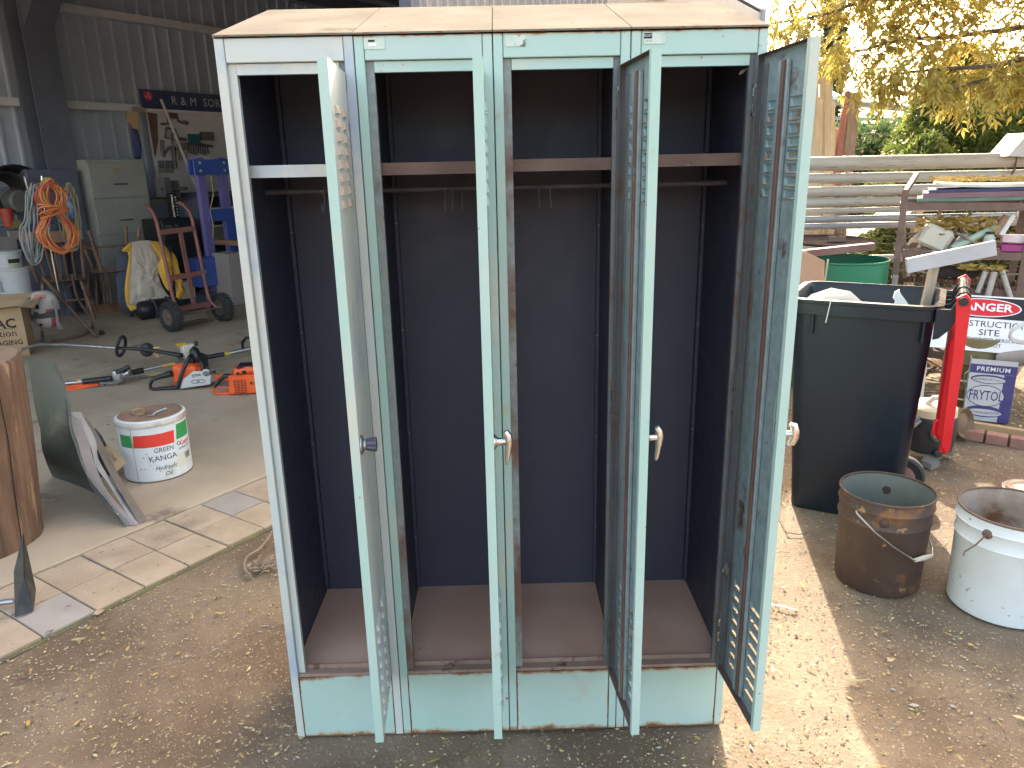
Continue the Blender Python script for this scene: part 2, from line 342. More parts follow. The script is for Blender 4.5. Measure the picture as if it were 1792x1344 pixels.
# ================================================================ SETTING
def dirtmat():
    m = M('dirt', (.135, .098, .066), (.20, .152, .105), 2.6, .95, bump=1., bs=70, det=10, spec=.15, lo=.4, hi=.6,
          spots=[((.085, .070, .035), 1.7, .60, .12), ((.21, .155, .10), 3.1, .60, .12), ((.30, .235, .13), 45, .60, .05), ((.40, .33, .21), 95, .62, .04), ((.05, .038, .028), 140, .62, .05), ((.065, .045, .032), 70, .66, .05)])
    return m
MT['dirt'] = dirtmat()
def axis(a, b, st, far):
    fine = [a + i * st for i in range(int((b - a) / st) + 1)]
    return [-x for x in far[::-1]] + fine + [x for x in far]
xs_ = axis(-2.4, 4.6, .07, [7, 12, 25, 60, 300]); ys_ = axis(-1.6, 4.4, .07, [7, 12, 25, 60, 300])
g = MB(); nx = len(xs_)
for y in ys_:
    for x in xs_:
        near = abs(x) < 4.6 and abs(y) < 4.4
        z = -.008 + (.007 * noise.noise((x * 2.1, y * 2.1, 0)) + .004 * noise.noise((x * 9, y * 9, 3)) if near else 0)
        g.v.append((x, y, min(z, -.001)))
g.f = [(j * nx + i, j * nx + i + 1, (j + 1) * nx + i + 1, (j + 1) * nx + i) for j in range(len(ys_) - 1) for i in range(nx - 1)]
struct(g.out('ground', MT['dirt'], smooth=60))
grassm = M('grass_field', (.10, .12, .025), (.15, .15, .045), .8, .95)
gp = MB(); gp.quad((4, 11, .003), (60, 11, .003), (80, 120, .003), (-20, 120, .003), (-4, 30, .003)); struct(gp.out('grass_field', grassm))

# concrete floor of the shed, in shed coordinates (x along the opening, y into the shed)
slab = T('concrete_slab', '', ''); slab.location = SO; slab.rotation_euler = (0, 0, ANG); del slab['label'], slab['category']; struct(slab)
for a, b, v0, v1 in ((-6, -.42, .004, 3.0), (-.414, 9.8, .004, 3.0), (-6, 9.8, 3.006, 6.6)):
    MB().b2((a, v0, -.06), (b, v1, .012)).out('slab_panel', MT['conc'], slab, bevel=.004)
# paving strip: each paver is an object
pav = T('paving', '', ''); pav.location = SO; pav.rotation_euler = (0, 0, ANG); del pav['label'], pav['category']; struct(pav)
bed = MB().b2((-2.2, -.50, -.05), (4.2, -.001, -.004)); bed.out('joint_bed', MT['moss'], pav)
PW, PD = .1918, .239
pm = [MB().box((0, 0, 0), (PW - .005 - .002 * k, PD - .006, .05)) for k in range(2)]
pms = []
for k, mt in ((0, 'paver'), (1, 'pavergrey')):
    o = pm[k].out('paver', MT[mt], pav, bevel=.003); pms.append(o)
first = [True, True]
for i in range(-8, 16):
    for j in range(2):
        k = 1 if (i, j) in ((4, 0), (-1, 1), (7, 1)) else 0
        if first[k]: o = pms[k]; first[k] = False
        else: o = pms[k].copy(); col.objects.link(o)
        o.location = ((i + .5) * PW + ru(-.001, .001) + .0, -(j + .5) * PD - .002, -.018 + ru(-.003, .002)); o.rotation_euler = (ru(-.006, .006), ru(-.006, .006), ru(-.008, .008))

# gravel and chips: far too many to count
def onslab(x, y):
    q = Vector((x, y, 0)) - SO; return -q.dot(SB) > -.47 and q.dot(SA) < 6 and x < 1.6
gr = MB(); gr2 = MB(); gr3 = MB()
n_ = 0
while n_ < 52000:
    x = ru(-1.6, 4.0); y = -.75 + (rnd() ** 1.6) * 4.2
    if onslab(x, y) and rnd() > .012: continue
    dens = .35 + .65 * (noise.noise((x * 1.3, y * 1.3, 7)) > -.05)
    if rnd() > dens: continue
    n_ += 1
    s_ = (.0011 + .0040 * rnd() ** 3.6) * (1.6 if rnd() < .05 else 1)
    R = Matrix.Rotation(ru(0, 6.3), 3, 'Z'); z = 0.012 if onslab(x, y) else -.004
    P = [(1, 0, 0), (0, .6 + .4 * rnd(), 0), (-.8 - .4 * rnd(), 0, 0), (0, -.7, 0), (.1, .1, .55 + .3 * rnd()), (0, 0, -.5)]
    el = ru(.9, 2.2); P = [R @ Vector((p[0] * el, p[1], p[2])) * s_ * ru(.8, 1.2) + Vector((x, y, z + s_ * .2)) for p in P]
    (gr if rnd() < .5 else (gr2 if rnd() < .6 else gr3)).add(P, [(0, 1, 4), (1, 2, 4), (2, 3, 4), (3, 0, 4), (1, 0, 5), (2, 1, 5), (3, 2, 5), (0, 3, 5)])
stuff(gr.out('gravel', M('straw_coloured_chips', (.42, .32, .13), (.55, .45, .24), 30, .9)), 'fine straw coloured seed husks and chips scattered over the bare dirt', 'gravel')
stuff(gr2.out('gravel', M('brown_grit', (.15, .10, .07), (.26, .19, .13), 30, .9)), 'fine brown grit strewn over the bare dirt', 'grit')
stuff(gr3.out('gravel', M('pale_stone', (.32, .29, .25), (.44, .40, .35), 30, .9)), 'small pale stones lying in the bare dirt', 'pebbles')
# leaf litter
ll = MB()
def leafshape(mb, p, L, wd, rz, tilt=0., curl=.15):
    R = Matrix.Rotation(rz, 3, 'Z') @ Matrix.Rotation(tilt, 3, 'X'); p = Vector(p)
    pts = [(-.5, 0, 0), (-.15, .5, curl * .25), (.2, .42, curl * .2), (.5, 0, curl * .5), (.2, -.42, curl * .35), (-.15, -.5, curl * .1), (0, 0, -curl * .2)]
    P = [R @ Vector((a * L, b * wd, c * L)) + p for a, b, c in pts]
    mb.add(P, [(0, 6, 1), (1, 6, 2), (2, 6, 3), (3, 6, 4), (4, 6, 5), (5, 6, 0)])
for _ in range(850):
    x = ru(-1.6, 4.4); y = -.7 + rnd() * 5.
    if onslab(x, y): continue
    if x < 2.6 and rnd() < .62: continue
    leafshape(ll, (x, y, .003), ru(.015, .045), ru(.004, .012), ru(0, 6.3), ru(-.4, .4))
for _ in range(700): # thick litter under and behind the rack
    leafshape(ll, (ru(2.9, 5.2), ru(2.3, 5.5), ru(.003, .012)), ru(.03, .07), ru(.008, .018), ru(0, 6.3), ru(-.5, .5))
stuff(ll.out('leaf_litter', MT['fallen']), 'dry fallen leaves littering the dirt around the lockers and rack', 'leaf litter')
tw = MB()
for _ in range(170):
    x = ru(-1.4, 3.4); y = -.6 + rnd() * 3.6
    if onslab(x, y): continue
    a = ru(0, 6.3); L = ru(.02, .075); p = Vector((x, y, .001)); d = Vector((math.cos(a), math.sin(a), 0)) * L
    tw.tube([p, p + d * .5 + Vector((ru(-.01, .01), ru(-.01, .01), .003)), p + d], [.0012, .001, .0006], 4)
stuff(tw.out('twig_litter', M('twig', (.2, .15, .1), (.36, .28, .17), 20, .9)), 'thin dry twigs and straws scattered on the dirt', 'twigs')

# ---------------------------------------------------------------- shed
shed = T('shed', 'big open grey corrugated farm shed with dim workshop behind the lockers', 'shed', SO, ANG)
def ribs(u0, u1, v, z0, z1, sgn, pitch=.19):
    mb = MB(); prof = []; u = u0
    while u < u1:
        prof += [(u, 0), (u + pitch * .62, 0), (u + pitch * .7, .028), (u + pitch * .84, .028), (u + pitch * .92, 0)]; u += pitch
    prof.append((u, 0)); n = len(prof)
    P = [(a, v + sgn * b, z0) for a, b in prof] + [(a, v + sgn * b, z1) for a, b in prof]
    return mb.add(P, [(i, i + 1, n + i + 1, n + i) for i in range(n - 1)])
ribs(-1.6, 9.8, 6.6, 0, 4.1, -1).out('back_wall', MT['wall'], shed)
for z in (2.37, 3.44, 1.0): MB().b2((-1.6, 6.44, z - .045), (3.30, 6.565, z + .045)).b2((3.66, 6.44, z - .045), (9.8, 6.565, z + .045)).out('girt', MT['girt'], shed)
for u in (3.48, -1.4):
    MB().b2((u - .17, 6.1, .012), (u + .17, 6.12, 3.7)).b2((u - .17, 6.40, .012), (u + .17, 6.42, 3.7)).b2((u - .02, 6.12, .012), (u + .02, 6.40, 3.7)).out('column', MT['darksteel'], shed)
    mb = MB(); mb.prism([(u - .15, 6.1, 3.1), (u - .15, 6.1, 3.95), (u - .15, -.1, 3.42), (u - .15, -.1, 3.22), (u - .15, 5.5, 3.62)], (.3, 0, 0)); mb.out('rafter', MT['darksteel'], shed)
rf = MB(); rf.prism([(-1.6, .05, 3.48), (-1.6, 6.8, 4.06), (-1.6, 6.8, 4.10), (-1.6, .05, 3.52)], (11.46, 0, 0)); rf.out('roof', MT['wall'], shed)
for v in (.6, 1.8, 3.0, 4.2, 5.4): z = 3.46 + (v + .25) * .0851; MB().b2((-1.6, v - .035, z - .16), (9.8, v + .035, z - .01)).out('purlin', MT['darksteel'], shed)
ribs(2.6, 5.05, .0, .012, 3.44, -1, .1).out('front_wall', MT['wallwarm'], shed)
MB().b2((2.52, -.03, .012), (2.598, .06, 3.44)).out('corner_post', MT['darksteel'], shed)
MB().prism([(9.8, 0, .012), (9.8, 6.6, .012), (9.8, 6.6, 4.06), (9.8, 0, 3.5)], (.04, 0, 0)).out('end_wall', MT['wall'], shed)
MB().prism([(5.06, -.05, 3.12), (6.5, -.05, 3.12), (6.2, -.05, 3.44), (5.06, -.05, 3.44)], (0, .25, 0)).out('fascia', MT['brownfascia'], shed)
MB().prism([(5.06, -.062, 3.25), (5.06, -.062, 3.45), (5.8, -.062, 3.12), (5.42, -.062, 3.12)], (0, .008, 0)).out('barge_board', MT['whiteplain'], shed)
MB().b2((5.06, .05, .012), (9.8, .12, 3.44)).out('front_wall', MT['wallwarm'], shed)

# ================================================================ LOCKERS
LK = T('locker_bank', 'bank of four mint green steel lockers with all doors open and dusty sloping top', 'lockers')
LK['label'] = 'bank of four mint green steel lockers, doors open, dusty sloping roof'
BW = .305; HT = 1.84
def roofz(y): return 1.842 + (y + .006) * .289
for i in range(4):
    x0 = BW * i; x1 = x0 + BW
    pm1 = MT['mintflare'] if i == 0 else MT['mint']
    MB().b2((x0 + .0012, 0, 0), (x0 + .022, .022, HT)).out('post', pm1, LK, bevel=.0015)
    MB().b2((x1 - .022, 0, 0), (x1 - .0012, .022, HT)).out('post', MT['mintflare'] if i == 0 else MT['mint'], LK, bevel=.0015)
    MB().b2((x0 + .0232, .0008, 1.79), (x1 - .0232, .020, HT)).out('top_rail', pm1, LK, bevel=.0015)
    MB().b2((x0 + .0232, .0008, .001), (x1 - .0232, .018, .196)).out('kick_plate', MT['mintrust'], LK, bevel=.0015)
    MB().b2((x0 + .0232, .006, .197), (x1 - .0232, .030, .206)).b2((x0 + .0232, .030, .197), (x1 - .0232, .034, .219)).out('sill', MT['sill'], LK)
    rl = MB().b2((x0 + .0221, -.0004, .0), (x0 + .0231, .004, .196)).b2((x1 - .0231, -.0004, .0), (x1 - .0221, .004, .196)).b2((x0 + .0232, -.0003, .0005), (x1 - .0232, .0007, .0035))
    rl.out('rust_line', MT['rust'], LK)
    # inset jambs
    MB().b2((x0 + .0225, .012, .207), (x0 + .040, .026, 1.789)).out('jamb', MT['mintflare'] if i == 0 else MT['jamb'], LK)
    MB().b2((x1 - .036, .012, .207), (x1 - .0225, .026, 1.789)).out('jamb', MT['hammerdark'], LK)
    MB().b2((x0 + .041, .010, 1.766), (x1 - .037, .026, 1.7885)).out('head_jamb', pm1, LK)
    # lining: sides, back, ceiling
    MB().b2((x0 + .003, .027, .2), (x0 + .005, .452, 1.835)).b2((x1 - .005, .027, .2), (x1 - .003, .452, 1.835)).b2((x0 + .0055, .450, .2), (x1 - .0055, .4525, 1.835)).b2((x0 + .0055, .027, 1.828), (x1 - .0055, .4495, 1.832)) \
        .b2((x0 + .006, .43, .215), (x0 + .016, .449, 1.82)).b2((x1 - .016, .43, .215), (x1 - .006, .449, 1.82)).out('lining', MT['navy'], LK)
    rv = MB()
    for z in (.42, .75, 1.08, 1.40):
        for xx in (x0 + .011, x1 - .011): rv.box((xx, .429, z + ru(-.02, .02)), (.004, .002, .004))
    stuff(rv.out('rivets', MT['steel'], LK))
    MB().b2((x0 + .006, .035, .196), (x1 - .006, .4495, .204)).out('floor_plate', MT['dustfloor'], LK)
    sm = MT['mintflare'] if i == 0 else MT['rustbar']
    zs = 1.546 + (0, .0, .002, .006)[i]
    sh = MB().b2((x0 + .006, .056, zs), (x1 - .006, .448, zs + .003)).b2((x0 + .006, .050, zs - .001), (x1 - .006, .055, zs + .027)); sh.out('shelf', sm, LK)
    hr = MB().cyl((x0 + .006, .24, 1.507), (x1 - .006, .24, 1.507), .0075, n=10); hrail = hr.out('hanging_rail', MT['railgrey'], LK, smooth=40)
    for hx in ((.16,), (.17, .19, .215), (.11, .14), (.09, .11))[i]:
        MB().tube([(x0 + hx, .24, 1.518), (x0 + hx, .228, 1.507), (x0 + hx, .232, 1.485), (x0 + hx, .215, 1.455), (x0 + hx, .20, 1.455), (x0 + hx, .195, 1.475)], .002, 5).out('coat_hook', MT['darksteel'], hrail)
    # roof panel
    yb = .463
    rp = MB(); rp.prism([(x0 + .001, -.006, roofz(-.006)), (x0 + .001, yb, roofz(yb)), (x0 + .001, yb, roofz(yb) + .004), (x0 + .001, -.006, roofz(-.006) + .004)], (BW - .002, 0, 0)); rp.out('roof_panel', MT['roofdust'], LK)
    rc = MB()
    for k in range(4): xx = x0 + .03 + k * .08; rc.box((xx, -.007, roofz(-.006) + .001), (.012, .003, .004))
    stuff(rc.out('spot_weld', MT['rust'], LK))
    if i:
        MB().b2((x0 - .0028, .024, .01), (x0 - .0004, .455, HT)).b2((x0 + .0004, .024, .01), (x0 + .0028, .455, HT)).out('divider', MT['navy'], LK)
for x in (.0005, BW * 4 - .0025):
    sp_ = MB(); sp_.prism([(x, .023, 0), (x, .46, 0), (x, .46, roofz(.46) - .001), (x, .0, roofz(0) - .001), (x, .0, 1.8405), (x, .023, 1.8405)], (.002, 0, 0)); sp_.out('side_panel', MT['mintflare'] if x < .1 else MT['mint'], LK)
MB().b2((.003, .4535, 0), (1.217, .46, roofz(.452))).out('back_panel', MT['mint'], LK)
# makers' labels
for i, (xa, xb, lm) in enumerate(((.328, .374, None), (.638, .684, None), (.942, .990, None))):
    lb = MB().b2((xa, -.0012, 1.812), (xb, .0005, 1.835)).out('label_plate', M('worn_label', (.44, .55, .48), (.55, .62, .55), 40, .5, spots=[((.07, .08, .09), 60, .56 if i == 1 else .66, .04)]), LK)
    if i == 2:
        MB().b2((xa + .001, -.002, 1.823), (xa + .019, -.0013, 1.834)).out('label_band', MT['ink'], lb)
        text('ROST', .007, MT['whiteplain'], lb, lambda x, y, xa=xa: Vector((xa + .010 + x, -.0024, 1.8285 + y)))
        text('ind  no', .005, MT['ink'], lb, lambda x, y, xa=xa: Vector((xa + .012 + x, -.0016, 1.8185 + y)))
    elif i == 0:
        MB().b2((xa + .010, -.002, 1.827), (xa + .024, -.0013, 1.831)).out('label_band', MT['ink'], lb)
        MB().b2((xa + .010, -.002, 1.818), (xa + .028, -.0013, 1.8245)).out('label_band', MT['whiteplain'], lb)

# ---- doors: local x from hinge to free edge, local y the outer face
DW, DZ0 = .257, .204
CA, CB = (.045, .105), (.152, .212)
LPS = {1.685: .0262, .505: .0345}; LH = .019; NL = 8
TOPZ = 1.685; BOTZ = .505
def louv(w_):
    m = MB(); a = (0, 0, LH); b = (w_, 0, LH); c = (w_ - .004, .006, .002); d = (.004, .006, .002)
    am = (.002, .0035, LH * .8); bm_ = (w_ - .002, .0035, LH * .8)
    m.add([a, b, bm_, am, c, d, (w_, 0, 0), (0, 0, 0)], [(0, 1, 2, 3), (3, 2, 4, 5), (0, 3, 5, 7), (1, 6, 4, 2)])
    m.add([Vector(p) + Vector((0, -.0011, -.0006)) for p in (a, b, bm_, am, c, d)], [(3, 2, 1, 0), (5, 4, 2, 3)])
    return m
LM = {}
def door(i):
    h = BW * i + (.283, .285, .295, .295)[i]; dl = (3.6, .3, 5.5, 4.5)[i]
    DZ1 = (1.764, 1.760, 1.768, 1.783)[i]
    inner = MT['hammer']; outer = MT['mintflare'] if i == 0 else MT['mint']
    mb = MB(); t = .0011
    # sheet strips round the louvre holes
    mb.b2((.001, -t, DZ0), (CA[0], 0, DZ1)).b2((CA[1], -t, DZ0), (CB[0], 0, DZ1)).b2((CB[1], -t, DZ0), (DW - .001, 0, DZ1))
    for a, b in (CA, CB):
        edges = []
        for z0 in (TOPZ, BOTZ):
            for k in range(NL): edges.append((z0 - k * LPS[z0] - LH, z0 - k * LPS[z0]))
        edges.sort(); z = DZ0
        for lo_, hi_ in edges: mb.b2((a, -t, z), (b, 0, lo_)); z = hi_
        mb.b2((a, -t, z), (b, 0, DZ1))
    D = mb.out('door', inner if i > 1 else outer, LK)
    D.location = (h, -.003, 0); D.rotation_euler = (0, 0, math.radians(-90 + dl))
    if i > 1: # outer skin colour
        sk = MB(); tt = .0002
        sk.b2((.001, tt, DZ0), (CA[0], tt + .0006, DZ1)).b2((CA[1], tt, DZ0), (CB[0], tt + .0006, DZ1)).b2((CB[1], tt, DZ0), (DW - .001, tt + .0006, DZ1)); sk.out('outer_skin', outer, D)
    else:
        sk = MB(); tt = -.0013
        sk.b2((.001, tt - .0006, DZ0), (CA[0], tt, DZ1)).b2((CA[1], tt - .0006, DZ0), (CB[0], tt, DZ1)).b2((CB[1], tt - .0006, DZ0), (DW - .001, tt, DZ1)); sk.out('inner_skin', inner, D)
    fl = MB().b2((0, -.019, DZ0), (.0012, -.0002, DZ1)).b2((.0012, -.019, DZ0), (.016, -.0178, DZ1)); fl.out('hinge_flange', MT['hammerdark'], D)
    fl = MB().b2((DW - .0012, -.019, DZ0), (DW, .0006, DZ1)).b2((DW - .014, -.019, DZ0), (DW - .0013, -.0178, DZ1)); fl.out('edge_flange', MT['mint'], D)
    for za, zb in ((DZ1 - .001, DZ1 + .0004), (DZ0 - .0004, DZ0 + .001)): MB().b2((.0015, -.018, za), (DW - .0015, .0004, zb)).out('end_flange', MT['rustbar'] if i > 1 else outer, D)
    # hat stiffener up the middle
    st = MB().b2((.108, -.0145, DZ0 + .012), (.126, -.0016, DZ1 - .025)); st.out('stiffener', MT['hammer'], D, bevel=.002)
    st = MB().b2((.1265, -.016, DZ0 + .012), (.139, -.0016, DZ1 - .025)); st.out('stiffener', M('rusted_stiffener', (.10, .05, .04), (.17, .10, .075), 10, .7, stretch=(1, 1, .4), spots=[((.2, .27, .28), 8, .60, .08)]), D, bevel=.002)
    st = MB().b2((.1395, -.011, DZ0 + .012), (.148, -.0016, DZ1 - .025)); st.out('stiffener', MT['hammer'], D, bevel=.002)
    st = MB().b2((.018, -.006, DZ0 + .01), (.036, -.0016, DZ1 - .02)); st.out('inner_return', MT['hammerdark'], D)
    for ci, (a, b) in enumerate((CA, CB)):
        for z0 in (TOPZ, BOTZ):
            for k in range(NL):
                key = (i > 1, i == 0 and z0 > 1, i == 0)
                if key not in LM:
                    mat = M('rust_edged_louver', (.17, .28, .31), (.2, .33, .36), 20, .45, spots=[((.25, .14, .08), 28, .54, .08)]) if i > 1 else (M('dusty_tan_louver', (.5, .41, .33), (.45, .36, .28), 15, .7) if key[1] else MT['mintflare' if i == 0 else 'mintplain'])
                    LM[key] = louv(b - a).out('louver', mat, D); o = LM[key]
                else: o = LM[key].copy(); col.objects.link(o); o.parent = D
                o.location = (a, 0, z0 - k * LPS[z0] - LH)
    if i > 1:
        lr = MB()
        for a, b in (CA, CB):
            for z0 in (TOPZ, BOTZ):
                for k in range(NL): lr.b2((a + .001, -.0026, z0 - k * LPS[z0] - LH - .0012), (b - .001, -.0012, z0 - k * LPS[z0] - LH + .0008))
        stuff(lr.out('louver_edge_rust', M('louver_edge', (.33, .24, .17), (.22, .12, .07), 60, .7), D))
    # latch rod and latch
    rod = MB().tube([(.232, -.008, DZ0 + .05), (.232, -.008, .90), (.226, -.008, .93), (.218, -.009, .96), (.218, -.009, 1.04), (.226, -.008, 1.09), (.232, -.008, 1.13), (.232, -.008, DZ1 - .05)], .0035, 6); rod.out('latch_rod', MT['hammer'], D, smooth=40)
    lt = MB().lathe([(.017, 0), (.017, .004), (.012, .006)], 14, Matrix.Translation((.222, -.0035, .975)) @ Matrix.Rotation(PI / 2, 4, 'X')).bar((.222, -.009, .975), (.214, -.009, 1.005), .012, .003, (0, 1, 0)).bar((.222, -.009, .975), (.226, -.009, .945), .012, .003, (0, 1, 0)); lt.out('latch_plate', MT['rustbar'], D)
    for z in (.33, .985, 1.69):
        hg = MB().cyl((-.003, -.003, z - .035), (-.003, -.003, z - .012), .0042, n=8).cyl((-.003, -.003, z - .010), (-.003, -.003, z + .010), .0042, n=8).cyl((-.003, -.003, z + .012), (-.003, -.003, z + .035), .0042, n=8).b2((-.003, .0003, z - .035), (.012, .0018, z + .035))
        hg.out('hinge', MT['steel'] if i < 2 else MT['rustbar'], D)
        if i > 1: MB().cyl((.010, -.022, z - .028), (.010, -.022, z - .008), .002, n=6).cyl((.010, -.022, z + .008), (.010, -.022, z + .028), .002, n=6).b2((.006, -.024, z + .026), (.014, -.0195, z + .034)).b2((.006, -.024, z - .034), (.014, -.0195, z - .026)).out('hinge_pin', MT['chrome'], D)
    # handles
    zc = .975; Mh = Matrix.Translation((.229, 0, zc)) @ Matrix.Rotation(-PI / 2, 4, 'X')
    if i == 0:
        MB().lathe([(.022, .0008), (.021, .004), (.013, .008), (.012, .012)], 20, Mh).out('knob_rose', MT['steel'], D, smooth=40)
        kb = MB(); prof = [(.012, .0125), (.0135, .014), (.0165, .032), (.0155, .035), (.006, .0355)]
        n = 24; vs_ = []
        for r_, z_ in prof:
            for k in range(n): rr = r_ * (1 if k % 2 else .9); th = 2 * PI * k / n; vs_.append(Mh @ Vector((rr * math.cos(th), rr * math.sin(th), z_)))
        kb.add(vs_, [(a * n + k, a * n + (k + 1) % n, (a + 1) * n + (k + 1) % n, (a + 1) * n + k) for a in range(4) for k in range(n)] + [tuple(4 * n + k for k in range(n))]); kb.out('knob', MT['darkknob'], D)
    else:
        MB().lathe([(.018, .0008), (.017, .003), (.011, .007), (.0085, .012), (.0075, .026)], 20, Mh).out('handle_rose', MT['chrome'], D, smooth=40)
        hb = MB()
        if i < 3: hb.tube([(.229, .027, zc + .024), (.229, .032, zc + .014), (.229, .034, zc), (.229, .032, zc - .02), (.229, .029, zc - .045), (.229, .027, zc - .055)], [.006, .0085, .0095, .0075, .0055, .003], 10)
        else: hb.tube([(.229, .022, zc + .024), (.229, .030, zc + .02), (.229, .034, zc + .006), (.229, .034, zc - .008), (.229, .029, zc - .022), (.229, .021, zc - .024)], [.005, .008, .010, .0105, .009, .005], 10)
        hb.out('handle', MT['chrome'], D, smooth=50)
for i in range(4): door(i)
# odd scraps stuck inside the lockers
d3 = T('peeling_sticker', 'pale peeling paper scrap on inside of the rightmost locker door near its bottom', 'sticker', (0, 0, 0))
MB().prism([gy(1268, 985, -.06) + Vector((.004, 0, 0)), gy(1279, 992, -.06), gy(1273, 1012, -.06), gy(1264, 1002, -.06)], (-.0015, 0, 0)).out('paper', MT['cardgrey'], d3)
sc1 = tag(MB().prism([gy(1244, 622, .3), gy(1252, 615, .3), gy(1250, 635, .3), gy(1247, 655, .3)], (0, -.002, 0)).out('paper_strip', MT['yellowlabel']), 'small torn yellowish paper strip, upper of two inside the rightmost locker', 'paper scrap')
sc2 = tag(MB().prism([gy(1245, 776, .3), gy(1249, 778, .3), gy(1252, 810, .3), gy(1247, 812, .3), gy(1249, 795, .3)], (0, -.002, 0)).out('paper_strip', MT['yellowlabel']), 'small torn yellowish paper strip, lower of two inside the rightmost locker', 'paper scrap')
# ================================================================ LEFT: SHED FLOOR AND WORKSHOP
def loc2(p): return Vector((p[0], p[1], p[2] if len(p) > 2 else 0))
# oil tin
def oiltin():
    c = Vector((-1.262, 2.005, .012)); R_ = .168; H_ = .335
    t = T('oil_drum', 'white oil tin with red and green bands and handwriting, on the concrete', 'oil drum', c, 0)
    MB().lathe([(R_ - .004, 0), (R_, .004), (R_, H_ - .045), (R_ - .003, H_ - .042), (R_ - .003, H_ - .038), (R_ + .006, H_ - .034), (R_ + .008, H_ - .018), (R_ + .004, H_ - .006), (R_ - .010, H_)], 48, None, True, False).out('body', M('white_tin', (.70, .72, .74), (.64, .66, .68), 5, .42, spots=[((.35, .22, .13), 16, .68, .04), ((.55, .5, .45), 4, .62, .1)]), t, smooth=35)
    MB().lathe([(R_ + .0015, 0), (R_ + .002, .006), (R_ - .001, .009)], 48, None, True, False).out('bottom_rim', MT['rustbar'], t, smooth=40)
    MB().lathe([(R_ + .0065, H_ - .034), (R_ + .0087, H_ - .026), (R_ + .0087, H_ - .018), (R_ + .0047, H_ - .0055)], 48, None, False, False).out('shoulder_ring', M('rubbed_rim', (.36, .27, .22), (.6, .56, .52), 7, .5, lo=.42, hi=.6), t, smooth=40)
    lid = MB().lathe([(R_ - .011, H_ - .002), (R_ - .014, H_ + .004), (R_ - .018, H_ + .003), (R_ - .020, H_ - .004), (.02, H_ - .006)], 48, None, False, True).out('lid', M('rusty_lid', (.22, .13, .085), (.3, .19, .13), 9, .75, bump=.2), t, smooth=35)
    cp = MB().lathe([(.036, H_ - .004), (.036, H_ + .003), (.030, H_ + .005), (.024, H_ + .002)], 20, Matrix.Translation((-.055, -.01, 0)))
    cp.tube([(-.055 + .028 * math.cos(a), -.01 + .028 * math.sin(a), H_ + .006 + .010 * (math.sin(a) > -.2)) for a in [k * PI / 8 for k in range(16)]], .003, 6, True); cp.out('cap_ring', M('brass_cap', (.35, .26, .16), (.45, .34, .2), 20, .4, .5), lid)
    sp = MB().tube([(.035, -.05, H_), (.05, -.045, H_ + .012), (.08, -.03, H_ + .022), (.10, -.02, H_ + .026)], [.006, .007, .007, .009], 8).tube([(.03 + .018 * math.cos(a), -.055 + .012 * math.sin(a), H_ + .004) for a in [k * PI / 6 for k in range(12)]], .003, 5, True); sp.out('pour_spout', MT['steel'], lid, smooth=40)
    a0 = -1.10 # facing angle toward the camera
    def wrap(a_mid, zc):
        return lambda x, y: Vector(((R_ + .0012) * math.cos(a_mid + x / R_), (R_ + .0012) * math.sin(a_mid + x / R_), zc + y))
    def band(x0, x1, z0, z1, mat, nm, sl=0.):
        m = MB(); n = 16
        def fn(u, v): x = x0 + (x1 - x0) * u + sl * v; a = x / R_; return Vector(((R_ + .0008) * math.cos(a0 + a), (R_ + .0008) * math.sin(a0 + a), z0 + (z1 - z0) * v))
        m.grid(fn, n, 2); m.out(nm, mat, t, smooth=60)
    band(-.20, -.118, .195, .262, MT['inkgreen'], 'green_band')
    band(-.112, .093, .195, .262, MT['inkred'], 'red_band', .008)
    band(.108, .215, .205, .285, MT['inkgreen'], 'green_band', .01)
    band(.095, .20, .05, .125, M('yellowed_sticker', (.62, .6, .5), (.66, .65, .58), 9, .6), 'sticker')
    band(-.1155, -.1135, .01, .30, MT['rustbar'], 'seam')
    text('GREEN', .036, MT['ink'], t, wrap(a0 + .035 / R_, .172), shear=.1, xs=.9)
    text('KANGA', .042, MT['ink'], t, wrap(a0 + .028 / R_, .128), shear=-.1, xs=.95)
    text('Hydraulic', .036, MT['ink'], t, wrap(a0 + .035 / R_, .075), shear=.35, xs=.8)
    text('Oil', .034, MT['ink'], t, wrap(a0 + .04 / R_, .038), shear=.25, xs=.9)
    text('Castrol', .034, MT['inkred'], t, wrap(a0 + .17 / R_, .178), off=.0006, shear=.2, xs=.85)
    text('HYSPIN AWS', .018, MT['ink'], t, wrap(a0 + .158 / R_, .150), xs=.85)
    bc = MB()
    for k in range(11):
        x = .150 + k * .0045; m = wrap(a0, 0); wd = .0012 + .0012 * (k % 3)
        bc.quad(m(x, .085), m(x + wd, .085), m(x + wd, .118), m(x, .118))
    bc.out('barcode', MT['ink'], t)
    ring = MB(); n = 14
    ring.tube([wrap(a0, 0)(.118 + .010 * math.cos(k * PI / 6), .182 + .010 * math.sin(k * PI / 6)) for k in range(12)], .0016, 4, True); ring.out('round_emblem', MT['ink'], t)
    sm = MB()
    for k in range(9): x = ru(-.10, -.02); z = ru(.07, .17); m = wrap(a0, 0); sm.quad(m(x, z), m(x + ru(.004, .012), z + .002), m(x + ru(.004, .012), z + .005), m(x, z + .0035))
    sm.out('scuff_marks', MT['rustbar'], t)
oiltin()

